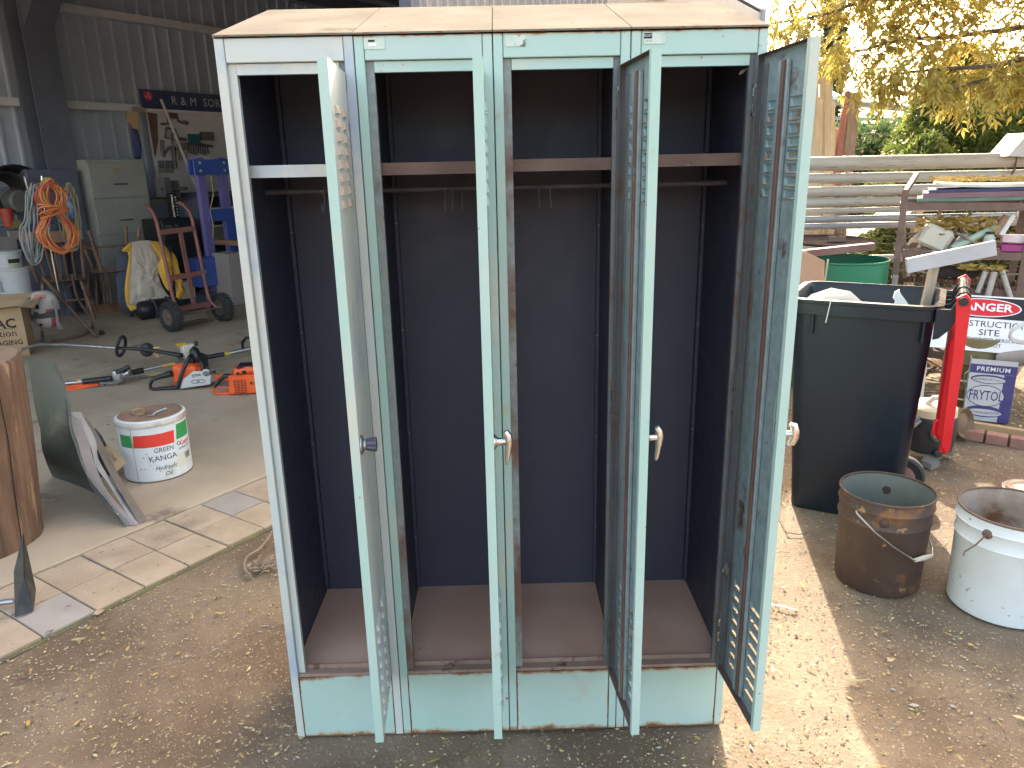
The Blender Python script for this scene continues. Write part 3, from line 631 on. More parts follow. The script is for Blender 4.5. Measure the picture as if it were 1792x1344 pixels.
# stump in the foreground
def stump():
    t = T('tree_stump', 'thick brown stripped log stump standing upright at left edge of paving', 'stump', (-1.775, 1.225, .012))
    n = 40; m = MB(); vs_ = []; Z = [0, .04, .15, .3, .5, .7, .80, .815]
    for iz, z in enumerate(Z):
        for k in range(n):
            a = 2 * PI * k / n; r_ = .295 + .055 * (z / .82) + .012 * noise.noise((math.cos(a) * 2, math.sin(a) * 2, z * 1.5)) + .006 * noise.noise((math.cos(a) * 9, math.sin(a) * 9, z))
            if iz == 0: r_ += .004
            if iz == len(Z) - 1: r_ -= .012
            vs_.append((r_ * math.cos(a), r_ * math.sin(a), z))
    m.add(vs_, [(i * n + k, i * n + (k + 1) % n, (i + 1) * n + (k + 1) % n, (i + 1) * n + k) for i in range(len(Z) - 1) for k in range(n)]); m.out('trunk', MT['log'], t, smooth=50)
    m = MB(); m.add([vs_[(len(Z) - 1) * n + k] for k in range(n)] + [(0, 0, .82)], [(k, (k + 1) % n, n) for k in range(n)]); m.out('cut_top', MT['logtop'], t)
    ck = MB()
    for a, w_ in ((-.62, .003), (-1.0, .002), (-.2, .002)):
        P = []
        for k in range(14):
            z = .02 + k * .06; aa = a + .03 * noise.noise((a, z * 3, 0)); r_ = .295 + .055 * (z / .82) + .001 + .012 * noise.noise((math.cos(aa) * 2, math.sin(aa) * 2, z * 1.5)) + .006 * noise.noise((math.cos(aa) * 9, math.sin(aa) * 9, z))
            P.append((r_ * math.cos(aa), r_ * math.sin(aa), z))
        ck.tube(P, w_, 4)
    ck.out('drying_crack', M('crack', (.02, .013, .01), r=.95), t)
stump()
# bent lino sheet and boards leaning on the stump, edges towards the camera
def leaning(name, label, cat, px_, yy, mat, th, depth, bulge=0):
    # px_: picture points down the near edge (top first); the sheet runs back from that edge
    P = [gy(a, b, y) for (a, b), y in zip(px_, yy)]
    t = T(name, label, cat, (P[-1].x, P[-1].y, .012))
    o = Vector((P[-1].x, P[-1].y, .012)); dv = Vector(depth)
    n = len(P)
    def fn(u, v):
        f = v * (n - 1); i = min(int(f), n - 2); q = P[i].lerp(P[i + 1], f - i)
        w_ = q + dv * u * (1 - .25 * (1 - v)) + Vector((bulge * math.sin(u * 2.2), 0, .012 * noise.noise((u * 4, v * 3, 2))))
        w_.z = max(w_.z, .014)
        return w_ - o
    m = MB(); m.grid(fn, 10, 16, th); m.out('sheet', mat, t, smooth=40); return t
def smooth_pts(pts, k=5):
    out = []
    for i in range(len(pts) - 1):
        p0 = pts[max(i - 1, 0)]; p1 = pts[i]; p2 = pts[i + 1]; p3 = pts[min(i + 2, len(pts) - 1)]
        for j in range(k):
            t = j / k; out.append(tuple(.5 * ((2 * b) + (-a + c) * t + (2 * a - 5 * b + 4 * c - d) * t * t + (-a + 3 * b - 3 * c + d) * t ** 3) for a, b, c, d in zip(p0, p1, p2, p3)))
    out.append(tuple(pts[-1])); return out
def leaf_sheet(name, label, cat, outline, mat, th, ydepth, wob=.01):
    # curved sheet: outline in the picture, each point with its own depth
    P = [gy(a, b, ydepth(a, b)) for a, b in outline]
    base = Vector((P[0].x, P[0].y, 0)); 
    for p in P: p.z = max(p.z, .016)
    t = T(name, label, cat, base); m = MB(); Q = [p - base for p in P]; c = sum(Q, Vector()) / len(Q); n = len(Q); K = 5
    def face(off):
        vs_ = []
        for k in range(K):
            for q in Q: z = q.lerp(c, k / K); vs_.append(z + Vector((0, wob * noise.noise(z * 6), 0)) * min(1, k) + off)
        vs_.append(c + off); return vs_
    for s_, off in ((1, Vector((0, 0, 0))), (-1, Vector(th))):
        fs = [(k * n + i, k * n + (i + 1) % n, (k + 1) * n + (i + 1) % n, (k + 1) * n + i) for k in range(K - 1) for i in range(n)] + [((K - 1) * n + i, (K - 1) * n + (i + 1) % n, K * n) for i in range(n)]
        m.add(face(off), [f if s_ > 0 else f[::-1] for f in fs])
    m.add(Q + [q + Vector(th) for q in Q], [((i + 1) % n, i, n + i, n + (i + 1) % n) for i in range(n)])
    m.out('sheet', mat, t, smooth=45); return t
def strip(name, label, cat, Lc, Rc, mat, th, bow=0., wob=.004, n=18):
    # sheet spanned between its two side edges; each edge point is a direction of sight with its own depth (or 0 = on the ground)
    def P3(c): return [gy(a, b, y) if y else gz(a, b, .016) for a, b, y in c]
    Lp = [Vector(p) for p in smooth_pts([tuple(p) for p in P3(Lc)], 6)]; Rp = [Vector(p) for p in smooth_pts([tuple(p) for p in P3(Rc)], 6)]
    o = Vector((Rp[-1].x, Rp[-1].y, .012)); t = T(name, label, cat, o)
    def at(c, v): f = v * (len(c) - 1); i = min(int(f), len(c) - 2); return c[i].lerp(c[i + 1], f - i)
    def fn(u, v):
        q = at(Lp, v).lerp(at(Rp, v), u) + Vector((.35, 1, 0)).normalized() * (bow * math.sin(PI * u) + wob * noise.noise((u * 3, v * 5, 1)))
        q.z = max(q.z, .0145); return q - o
    m = MB(); m.grid(fn, 10, n, th); m.out('sheet', mat, t, smooth=45); return t
strip('lino_sheet', 'curled grey green lino sheet leaning against the log stump', 'lino', [(48, 628, 1.42), (58, 690, 1.42), (68, 750, 1.45), (78, 800, 1.55), (92, 834, 0)], [(93, 656, 1.60), (113, 690, 1.56), (120, 730, 1.53), (130, 775, 1.50), (156, 838, 1.46), (220, 922, 0)], MT['lino'], (.004, .010, 0), .06, .012)
strip('cardboard_sheet', 'purplish grey board with wavy edge, second in the leaning stack', 'board', [(118, 726, 1.66), (129, 765, 1.62), (146, 812, 1.57), (164, 858, 1.5), (222, 919, 0)], [(137, 735, 1.70), (150, 775, 1.66), (162, 812, 1.60), (182, 858, 1.53), (233, 920, 0)], M('purplish_board', (.20, .175, .18), (.27, .24, .24), 6, .8), (.006, .010, 0))
strip('cardboard_sheet', 'torn white faced board sheet in the middle of the leaning stack', 'board', [(123, 722, 1.74), (140, 742, 1.72), (156, 775, 1.69), (166, 812, 1.64), (192, 850, 1.58), (234, 919, 0)], [(138, 722, 1.77), (150, 744, 1.74), (166, 779, 1.71), (172, 812, 1.67), (203, 858, 1.60), (240, 918, 0)], MT['cardwhite'], (.005, .009, 0), 0, .01)
strip('cardboard_sheet', 'brown straight edged board at outer side of the leaning stack', 'board', [(139, 727, 1.84), (163, 772, 1.76), (190, 825, 1.66), (243, 916, 0)], [(152, 738, 1.86), (176, 780, 1.78), (206, 838, 1.67), (253, 913, 0)], M('brown_board', (.14, .115, .095), (.19, .16, .135), 6, .85), (.007, .013, 0), 0, .002)
# small cardboard tag and the dark container behind the boards
dk = T('jerry_can', 'dark grey plastic can half hidden behind the leaning boards', 'can', (-1.52, 1.98, .012))
kb = MB(); kb.pillow([gy(a, b, 1.98) - dk.location for a, b in ((155, 748), (168, 750), (178, 762), (190, 785), (192, 800), (198, 850), (176, 850), (160, 800))], (.25, -.97, 0), .05, 5); kb.out('body', M('dark_grey_plastic', (.05, .052, .06), (.07, .072, .08), 6, .45), dk, smooth=50)
tg = T('cardboard_tag', 'brown cardboard tag with handwriting beside the oil tin', 'tag', gy(200, 800, 1.80))
o_ = tg.location.copy(); A_, B_, C_, D_ = [gy(a, b, y) - o_ for a, b, y in ((178, 787, 1.86), (188, 779, 1.9), (221, 810, 1.74), (203, 826, 1.70))]
MB().prism([A_, B_, C_, D_], (.002, .004, .002)).out('card', MT['cardboard'], tg)
ctr = (A_ + B_ + C_ + D_) / 4; ex = ((C_ + D_) / 2 - (A_ + B_) / 2).normalized(); ey = ((B_ + C_) / 2 - (A_ + D_) / 2).normalized(); en = ex.cross(ey).normalized()
if en.dot(CAM - o_) < 0: en = -en
text('2 STROKE', .026, MT['ink'], tg, lambda x, y: ctr + ex * x + ey * y + en * .004, xs=.8)

# mattock-like blade at bottom left
sp = T('fencing_shovel', 'black steel blade on a silver handle lying at left end of paving', 'shovel', gz(22, 1080, .012)); o_ = sp.location.copy()
pts = [gy(40, 935, .78), gy(24, 1000, .74), gz(26, 1080, .014), gz(58, 1070, .014), gy(62, 1035, .74), gy(52, 990, .76)]
apex = gy(41, 1010, .70)
m = MB(); Q = [p - o_ for p in pts]; a_ = apex - o_
m.add(Q + [a_] + [q + Vector((0, .006, .004)) for q in Q] + [a_ + Vector((0, .01, 0))], [(0, 1, 6), (1, 2, 6), (2, 3, 6), (3, 4, 6), (4, 5, 6), (5, 0, 6)] + [(1 + 7, 0 + 7, 13), (2 + 7, 1 + 7, 13), (3 + 7, 2 + 7, 13), (4 + 7, 3 + 7, 13), (5 + 7, 4 + 7, 13), (0 + 7, 5 + 7, 13)] + [((i + 1) % 6, i, i + 7, (i + 1) % 6 + 7) for i in range(6)])
m.out('blade', M('black_steel', (.03, .03, .032), (.07, .068, .066), 16, .45, .5, bump=.2, spots=[((.2, .16, .12), 14, .66, .05)]), sp)
MB().cyl(gz(24, 1052, .03) - o_, gz(-480, 1112, .03) - o_, .011, n=10).out('handle', MT['steel'], sp, smooth=40)

# ---------------------------------------------------------------- power tools on the floor
FZ = .012
def saw(name, label, p0, rz, kind, scale=1.):
    t = T(name, label, 'chainsaw', p0, rz); k = scale
    # local x: from rear handle to bar, z up, y away from the viewer
    if kind == 1:
        b = MB(); b.pillow([(.17, 0, .03), (.17, 0, .17), (.185, 0, .195), (.27, 0, .20), (.34, 0, .185), (.36, 0, .15), (.36, 0, .03)], (0, -1, 0), .05, 6); b.b2((.17, 0, .02), (.37, .13, .16)); b.out('body', MT['orange'], t, bevel=.008)
        b = MB(); b.prism([(.22, -.062, .012), (.44, -.062, .03), (.45, -.062, .10), (.40, -.062, .135), (.33, -.062, .14), (.25, -.062, .085)], (0, .03, 0)); b.out('sprocket_cover', M('grey_white_cover', (.5, .5, .48), (.58, .58, .56), 7, .45, spots=[((.3, .27, .24), 14, .62, .08)]), t, bevel=.006)
        MB().tube([(.23, -.03, .02), (.13, -.01, .012), (.03, -.005, .010), (.008, -.005, .022), (.008, -.005, .05), (.03, -.005, .085), (.08, -.01, .105), (.17, -.02, .125)], [.016, .015, .013, .012, .012, .014, .018, .024], 10).out('rear_handle', MT['black'], t, smooth=50)
        MB().tube([(.20, -.055, .02), (.235, -.06, .10), (.275, -.055, .185), (.305, -.03, .235), (.31, .05, .24), (.31, .12, .19), (.30, .135, .1)], .014, 10).out('front_handle', MT['black'], t, smooth=50)
        MB().tube([(.40, -.03, .13), (.39, -.03, .19), (.375, 0, .215), (.375, .09, .215)], .008, 8).out('hand_guard', MT['black'], t, smooth=50)
        MB().b2((.44, -.045, .045), (.47, .05, .11)).lathe([(.028, 0), (.03, .01), (.03, .03), (.02, .035)], 14, Matrix.Translation((.42, -.035, .125)) @ Matrix.Rotation(PI / 2, 4, 'X')).out('spikes', MT['steel'], t, bevel=.004)
        MB().prism([(.45, -.042, .055), (.80, -.042, .03), (.82, -.042, .045), (.80, -.042, .075), (.45, -.042, .10)], (0, .006, 0)).out('guide_bar', MT['orange'], t, bevel=.002)
        c = MB(); c.tube([(.335 + .028 * math.cos(a), -.0625, .062 + .013 * math.sin(a)) for a in [q * PI / 8 for q in range(16)]], .002, 4, True); c.out('maker_oval', MT['ink'], t)
        c = MB(); c.tube([(.375 + .028 * math.cos(a), -.0625, .062 + .013 * math.sin(a)) for a in [q * PI / 8 for q in range(16)]], .002, 4, True); c.out('maker_oval', MT['ink'], t)
        text('STIHL', .026, MT['ink'], t, lambda x, y: Vector((.35 + x, -.0632, .108 + y + x * .1)), off=.0008)
    else:
        b = MB(); b.b2((.13, -.05, .02), (.42, .12, .15)); b.prism([(.12, -.062, .01), (.44, -.062, .01), (.44, -.062, .12), (.20, -.062, .145), (.14, -.062, .11)], (0, .04, 0)); b.out('body', MT['orange'], t, bevel=.01)
        b = MB(); b.pillow([(.16, -.02, .15), (.18, -.02, .19), (.25, -.02, .215), (.36, -.02, .215), (.40, -.02, .19), (.42, -.02, .15)], (0, -1, 0), .04, 5); b.b2((.17, -.02, .14), (.42, .1, .195)); b.out('top_cover', MT['orange'], t, smooth=40)
        b = MB(); b.b2((.20, -.045, .195), (.36, .07, .215)); b.lathe([(.012, 0), (.012, .012)], 10, Matrix.Translation((.205, -.055, .165)) @ Matrix.Rotation(PI / 2, 4, 'X')); b.b2((.235, -.062, .16), (.265, -.055, .185)); b.out('black_cap', MT['black'], t, bevel=.004)
        g_ = MB()
        for k_ in range(8): g_.b2((.17, -.0635, .022 + k_ * .0125), (.255, -.0615, .028 + k_ * .0125))
        g_.out('starter_grille', MT['black'], t)
        g_ = MB()
        for k_ in range(3): g_.b2((.185 + k_ * .026, -.066, .016), (.191 + k_ * .026, -.0637, .125))
        g_.out('grille_rib', MT['orange'], t)
        MB().tube([(.17, -.03, .13), (.11, -.02, .145), (.06, -.01, .11), (.02, -.01, .06)], [.02, .018, .015, .013], 10).out('grip', MT['black'], t, smooth=50)
        MB().tube([(.02, -.01, .065), (.008, -.01, .035), (.02, -.01, .012), (.08, -.012, .008), (.17, -.03, .012)], [.012, .011, .010, .012, .014], 10).tube([(.02, -.01, .06), (.1, -.02, .055), (.17, -.03, .06)], .006, 6).out('rear_handle', MT['orange'], t, smooth=50)
        MB().b2((.285, -.066, .083), (.35, -.0625, .098)).out('name_plate', MT['ink'], t)
        text('ECHO', .013, MT['yellowlabel'], t, lambda x, y: Vector((.318 + x, -.0672, .0905 + y)), off=.0004)
        MB().prism([(.44, 0, .05), (.85, 0, .04), (.85, 0, .08), (.44, 0, .1)], (0, .006, 0)).out('guide_bar', MT['steel'], t)
    return t
saw('chainsaw', 'orange and white chainsaw with black handles, left of the two on the floor', gz(263, 684, FZ), math.radians(11), 1, 1.)
saw('chainsaw', 'all orange chainsaw with louvred starter cover beside the locker edge', gz(373, 691, FZ), math.radians(6), 2, 1.)

# line trimmer
lt = T('line_trimmer', 'line trimmer with curved silver shaft and cream engine lying on concrete', 'trimmer', gz(330, 650, FZ)); o_ = lt.location.copy()
shp = [gz(18, 628, .03), gz(40, 610, .10), gz(70, 603, .16), gz(110, 603, .20), gz(160, 606, .20), gz(206, 609, .20)]
MB().tube([p - o_ for p in shp], .0125, 10).out('curved_shaft', MT['steel'], lt, smooth=50)
p1_ = gz(206, 609, .20); p2_ = gz(258, 612, .19); p3_ = gz(318, 622, .17)
MB().tube([p - o_ for p in (p1_, p2_, p3_)], [.012, .014, .019], 10).out('shaft_sleeve', MT['black'], lt, smooth=50)
ax = (p3_ - p1_).normalized(); up_ = Vector((0, 0, 1)); sd_ = ax.cross(up_).normalized(); hc = gz(212, 606, .21) - o_
MB().tube([hc + (sd_ * -.045 * math.cos(a) + up_ * .085 * math.sin(a)) + ax * .03 * math.sin(a) for a in [q * PI / 9 for q in range(18)]], .013, 8, True).out('loop_handle', MT['black'], lt, smooth=50)
gc = gz(257, 612, .17) - o_
MB().lathe([(.01, -.045), (.035, -.04), (.055, -.02), (.06, 0), (.055, .02), (.035, .04), (.01, .045)], 16, Matrix.Translation(gc) @ (ax.to_track_quat('Z', 'Y').to_matrix().to_4x4())).out('throttle_housing', M('charcoal_plastic', (.035, .036, .042), (.05, .05, .058), 6, .45), lt, smooth=60)
MB().bar(gz(268, 609, .20) - o_, gz(280, 608, .21) - o_, .012, .012).bar(gz(270, 616, .15) - o_, gz(276, 624, .13) - o_, .016, .016).out('trigger', M('pale_orange_trigger', (.75, .42, .12), r=.5), lt, bevel=.003)
ec = gz(330, 622, .13) - o_
e = MB(); e.box(ec + Vector((0, 0, .03)), (.10, .10, .13), rm('Z', 40)); e.out('engine_cover', MT['cream'], lt, bevel=.012)
e = MB()
for k in range(5): e.box(ec + Vector((-.03, -.055, -.045 + k * .014)), (.07, .05, .006), rm('Z', 40))
e.out('cooling_fins', MT['steel'], lt)
MB().box(ec + Vector((-.035, -.03, .10)), (.07, .045, .022), rm('Z', 40)).out('choke_cap', MT['yellowplastic'], lt, bevel=.004)
e = MB(); e.pillow([ec + Vector(q) for q in ((.02, -.06, -.06), (.04, -.06, .06), (.07, -.05, .09), (.10, -.04, .07), (.125, -.03, .0), (.12, -.03, -.07), (.07, -.05, -.09))], (.3, -.95, 0), .06, 6, .006, 20); e.box(ec + Vector((.06, 0, -.05)), (.14, .12, .1), rm('Z', 40)); e.out('recoil_starter', MT['black'], lt, smooth=50)
MB().cyl(ec + Vector((.08, -.02, .085)), ec + Vector((.085, -.02, .12)), .016, .012).out('fuel_cap', MT['black'], lt)

# pole tools: two shafts end with grey gear heads
def poletool(name, label, pl, pr, parts):
    t = T(name, label, 'pole tool', pl)
    return t
pl = gz(118, 668, .06); t = T('pole_hedge_trimmer', 'long pole hedge trimmer with grey gear head, shaft running under the chainsaw', 'pole tool', (pl.x, pl.y, FZ)); o_ = t.location.copy()
def Gp(px, py, z): return gz(px, py, z) - o_
MB().tube([Gp(116, 671, .05), Gp(145, 668, .06)], .016, 10).out('end_socket', MT['steel'], t, smooth=40)
MB().tube([Gp(135, 668, .062), Gp(143, 667, .062)], .0175, 10).out('yellow_ring', MT['yellowlabel'], t)
MB().tube([Gp(146, 668, .06), Gp(196, 662, .08)], .021, 10).out('grip_sleeve', MT['black'], t, smooth=40)
e = MB(); e.lathe([(.01, -.05), (.035, -.045), (.045, 0), (.035, .045), (.01, .05)], 14, Matrix.Translation(Gp(206, 658, .09))); e.lathe([(.01, -.04), (.03, -.03), (.03, .03), (.01, .04)], 14, Matrix.Translation(Gp(222, 654, .10)) @ Matrix.Rotation(1.2, 4, 'Y')); e.bar(Gp(200, 660, .08), Gp(232, 652, .10), .04, .05); e.out('gear_head', MT['steel'], t, smooth=40)
for a, b, z in ((199, 665, .06), (207, 650, .13), (214, 660, .08), (226, 650, .12)): MB().lathe([(.009, 0), (.009, .006), (.004, .008)], 8, Matrix.Translation(Gp(a, b, z)) @ Matrix.Rotation(PI / 2, 4, 'X')).out('bolt', MT['chrome'], t)
MB().tube([Gp(203, 653, .12), Gp(227, 641, .16)], .016, 8).out('side_lever', MT['black'], t, smooth=40)
MB().tube([Gp(232, 652, .10), Gp(250, 648, .10)], .023, 10).out('collar', MT['black'], t, smooth=40)
MB().tube([Gp(250, 648, .10), Gp(282, 641, .11), Gp(330, 632, .10)], .012, 10).out('silver_shaft', MT['steel'], t, smooth=40)
MB().tube([Gp(283, 640.8, .11), Gp(305, 636.5, .11)], .0128, 10).out('warning_label', M('label_strip', (.6, .5, .08), (.62, .3, .12), 60, .5), t)
MB().tube([Gp(360, 626, .06), Gp(392, 620, .07)], .019, 10).out('foam_grip', MT['black'], t, smooth=40)
MB().tube([Gp(392, 620, .07), Gp(402, 618, .07)], .0165, 10).out('label_collar', MT['yellowlabel'], t)
MB().tube([Gp(402, 618, .07), Gp(430, 612, .08), Gp(470, 606, .08)], .018, 10).out('rear_tube', MT['steel'], t, smooth=40)
MB().tube([Gp(426, 613, .08), Gp(424, 600, .13), Gp(430, 591, .18), Gp(446, 590, .18), Gp(452, 604, .10)], .013, 8).out('loop_handle', MT['black'], t, smooth=50)
pl = gz(118, 682, .02); t = T('pole_saw', 'pole pruning saw with orange blade guard lying nearest on the concrete', 'pole tool', (pl.x, pl.y, FZ)); o_ = t.location.copy()
m = MB(); m.prism([Gp(100, 679, .03), Gp(172, 668, .05), Gp(172, 676, .02), Gp(100, 689, .0)], (.006, .012, .004)); m.out('blade_guard', MT['orange'], t, bevel=.003)
m = MB(); m.prism([Gp(174, 670, .05), Gp(205, 665, .055), Gp(206, 674, .015), Gp(175, 678, .01)], (.02, .04, .01)); m.out('saw_head', MT['steel'], t, bevel=.005)
for a, b in ((183, 673), (196, 671)): MB().lathe([(.008, 0), (.008, .004), (.003, .005)], 8, Matrix.Translation(Gp(a, b, .03)) @ Matrix.Rotation(PI / 2, 4, 'X')).out('bolt', MT['ink'], t)
MB().tube([Gp(206, 669, .035), Gp(250, 659, .03), Gp(300, 650, .03)], .012, 10).out('silver_shaft', MT['steel'], t, smooth=40)
MB().tube([Gp(252, 658.5, .03), Gp(285, 653, .03)], .0128, 10).out('warning_label', M('label_strip2', (.62, .52, .08), (.3, .3, .28), 90, .5), t)

# cardboard box at the left edge with print
p0 = gz(53, 622, FZ)
bx = T('cardboard_box', 'open brown cardboard carton with black print at the left edge', 'box', p0, math.radians(24))
W_, D_, H_ = .46, .40, .44
m = MB(); th = .005
m.b2((-W_, 0, 0), (0, th, H_)).b2((-W_, D_ - th, 0), (0, D_, H_)).b2((-W_, th, 0), (-W_ + th, D_ - th, H_)).b2((-th, th, 0), (0, D_ - th, H_)).b2((-W_, 0, 0), (0, D_, th)); m.out('carton', MT['cardboard'], bx)
f = MB(); f.prism([(-W_, 0, H_), (0, 0, H_), (.0, -.13, H_ + .03), (-W_, -.12, H_ + .02)], (0, 0, .004)); f.out('flap', MT['cardboard'], bx)
f = MB(); f.prism([(-W_, D_, H_), (0, D_, H_), (.05, D_ + .12, H_ + .05), (-W_, D_ + .1, H_ + .06)], (0, 0, .004)); f.out('flap', MT['cardboard'], bx)
f = MB(); f.prism([(0, .0, H_), (0, D_, H_), (.12, D_ - .03, H_ + .03), (.10, .02, H_ - .02)], (0, 0, .004)); f.out('flap', MT['cardboard'], bx)
for s_, z, sz, ofs, xc in (('VAC', .30, .115, .003, -.17), ('ation', .215, .085, .0, -.15), ('AGING', .13, .062, .001, -.13), ('E', .045, .11, .002, -.21)):
    text(s_, sz, MT['ink'], bx, lambda x, y, z=z, xc=xc: Vector((xc + x, -.0015, z + y)), off=ofs)
MB().b2((-.30, -.0012, .258), (-.06, -.0002, .261)).out('rule_line', MT['ink'], bx)
pn = T('panel_board', 'pale cream board standing on edge at the far left', 'board', gz(12, 640, FZ) + Vector((-.05, -.1, 0)), math.radians(20))
MB().box((-.06, 0, .23), (.10, .012, .46), rm('Y', -4)).out('board', MT['cream'], pn, bevel=.002)

# stand with cords and a taped bag
vst = 4.55
def V(px, py, v=vst): return gv(px, py, v)
pb = gz(165, 578, FZ)
sd0 = T('tripod_stand', 'rusty tubular floor stand with castor and silver pole holding coiled cords', 'stand', (pb.x, pb.y, FZ)); o_ = sd0.location.copy()
for nm, P, r_ in (('leg', [gv(74, 484, 4.6), gv(122, 540, 4.5), gz(170, 590, .02)], .016), ('leg', [gv(126, 480, 4.9), gv(135, 520, 4.8), gv(160, 560, 4.55), gz(160, 576, .03)], .014), ('leg', [gz(88, 597, .03), gz(120, 592, .03), gz(150, 583, .04), gz(163, 574, .05)], .014), ('brace', [gv(125, 497, 4.8), gv(108, 512, 4.65)], .009)):
    MB().tube([p - o_ for p in smooth_pts([tuple(q) for q in P], 4)] if len(P) > 2 else [p - o_ for p in P], r_, 8).out(nm, M('brown_tube', (.10, .075, .06), (.15, .12, .095), 10, .55, .3), sd0, smooth=50) if False else MB().tube([Vector(p) - o_ for p in (smooth_pts([tuple(q) for q in P], 4) if len(P) > 2 else P)], r_, 8).out(nm, MT['rustbar'], sd0, smooth=50)
MB().tube([V(103, 512) - o_, V(91, 448) - o_, V(80, 380) - o_, V(73, 308) - o_], .011, 8).out('silver_pole', MT['chrome'], sd0, smooth=50)
MB().tube([V(45, 318) - o_, V(88, 322) - o_, V(125, 330) - o_], .008, 8).out('cross_arm', MT['steel'], sd0, smooth=50)
MB().cyl(V(43, 309) - o_, V(53, 345) - o_, .012, .010).out('spare_tube', MT['steel'], sd0, smooth=50)
MB().lathe([(.012, -.012), (.028, -.012), (.03, 0), (.028, .012), (.012, .012)], 14, Matrix.Translation(gz(178, 583, .03) - o_) @ Matrix.Rotation(PI / 2, 4, 'X') @ Matrix.Rotation(.5, 4, 'Y')).out('castor', MT['rubber'], sd0, smooth=50)
MB().cyl(gz(75, 600, .005) - o_, gv(74, 580, 4.5) - o_, .018, .015).out('foot_post', MT['steel'], sd0)
# taped bag
bp = gv(86, 577, 4.45); bg_ = T('taped_bag', 'white and red bag bound with grey tape beside the floor stand', 'bag', bp)
n = 24
def bagprof(z):
    t_ = z / .37; return .125 * (max(0.0, 1 - abs(2 * t_ - 1.05) ** 3.2)) ** .45 * (.86 + .14 * t_) + .004
prof = [(bagprof(.37 * k / 14), .37 * k / 14) for k in range(15)]
m = MB(); m.lathe(prof, n); 
for i_, v_ in enumerate(m.v): q = Vector(v_); d_ = .012 * noise.noise(q * 14); m.v[i_] = tuple(q + Vector((q.x, q.y, 0)).normalized() * d_ if q.xy.length > .001 else q)
m.out('bag', M('white_bag', (.55, .51, .48), (.48, .44, .42), 5, .7, bump=.2), bg_, smooth=60)
MB().lathe([(bagprof(.13) + .006, .13), (bagprof(.16) + .008, .16), (bagprof(.195) + .006, .195)], n, None, False, False).out('tape_band', MT['tape'], bg_, smooth=60)
def bagpatch(a0, a1, z0, z1, mat, nm):
    m = MB(); m.grid(lambda u, v: Vector(((bagprof(z0 + (z1 - z0) * v) + .011) * math.cos(a0 + (a1 - a0) * u), (bagprof(z0 + (z1 - z0) * v) + .011) * math.sin(a0 + (a1 - a0) * u), z0 + (z1 - z0) * v)), 8, 4); m.out(nm, mat, bg_, smooth=60)
bagpatch(-.75, .3, .03, .128, M('faded_red_patch', (.42, .075, .08), (.5, .12, .12), 8, .7), 'red_panel'); bagpatch(-1.0, -.2, .197, .215, M('faded_red_patch', (.42, .075, .08), r=.7), 'red_stripe')
bagpatch(-1.75, -.8, .315, .355, M('faded_orange_patch', (.45, .17, .11), (.5, .22, .16), 8, .7), 'red_top')
for z, a in ((.255, -1.5), (.235, -1.5), (.07, -1.6)): bagpatch(a - .1, a + .14, z - .012, z + .012, MT['ink'], 'print_block')
stw = MB()
for k in range(5): stw.tube([(.10 + .006 * k, -.06 - .004 * k, .30), (.135 + .004 * k, -.07, .2), (.13 + .006 * k, -.08, .08), (.14 + .012 * k, -.09, .02)], .003, 4)
stw.out('loose_strings', MT['greycord'], bg_)

def coil(name, label, px_loop, mat, nloops, rad, vdep, jit, mats2=None, grp='coiled cords hung on the stand'):
    # px_loop(t, k): picture point of loop k at parameter t
    base = gv(*px_loop(0, 0), vdep); t = T(name, label, 'cord', base, 0, grp); o_ = Vector(base)
    for k in range(nloops):
        off = Vector((0, 0, 0)) + SB * (.03 * math.sin(k * 1.7)); P = []
        N_ = 30
        for i in range(N_):
            p = px_loop(i / N_, k); P.append(gv(p[0], p[1], vdep) - o_ + off + SB * (.02 * math.cos(i * .9 + k)))
        MB().tube(P, rad, 5, True).out('loop', (mats2[k % len(mats2)] if mats2 else mat), t, smooth=60)
    return t
def fig8(cx0, cy0, cx1, cy1, wtop, wbot, seed):
    # a figure of eight: tied waist at 40 %
    rr = random.Random(seed)
    J = [(rr.uniform(.55, 1.05), rr.uniform(.55, 1.08), rr.uniform(-6, 6), rr.uniform(-5, 5), rr.uniform(.85, 1.03)) for _ in range(40)]
    def f(t, k):
        a, b, dx, dx2, hl = J[k]; th = 2 * PI * t; s_ = math.sin(th); c_ = math.cos(th)
        # vertical: c_=1 top, -1 bottom
        q = (1 - c_) / 2; yy = cy0 + (cy1 - cy0) * (.5 + (q - .5) * hl); xx = cx0 + (cx1 - cx0) * q
        w_ = wtop * a * max(0, 1 - abs(q - .21) / .24) ** .6 if q < .43 else wbot * b * max(0, 1 - abs(q - .76) / .34) ** .6
        if q < .43: return xx + w_ * s_ / max(.35, abs(s_)) * min(1, abs(s_) * 1.8) + dx * (1 - abs(q - .43)), yy
        return xx - w_ * s_ / max(.35, abs(s_)) * min(1, abs(s_) * 1.8) + dx2 * abs(q - .43), yy
    return f
oc = coil('power_cord', 'thick bundle of orange extension cord tied in figure of eight on stand', fig8(84, 312, 106, 443, 24, 34, 3), MT['orangecord'], 17, .0085, 4.30, 0, [MT['orangecord'], MT['orangecord'], MT['pinkcord'], MT['orangecord'], MT['yellowcord']])
wr = MB(); cc = gv(95, 368, 4.22) - oc.location
for k in range(4): wr.tube([cc + SA * (.13 * math.cos(a)) - SB * (.05 * math.sin(a)) + Vector((0, 0, .02 * k - .03 + .03 * math.cos(a + k))) for a in [q * PI / 8 for q in range(16)]], .0085, 5, True)
wr.out('tie_wrap', MT['orangecord'], oc, smooth=60)
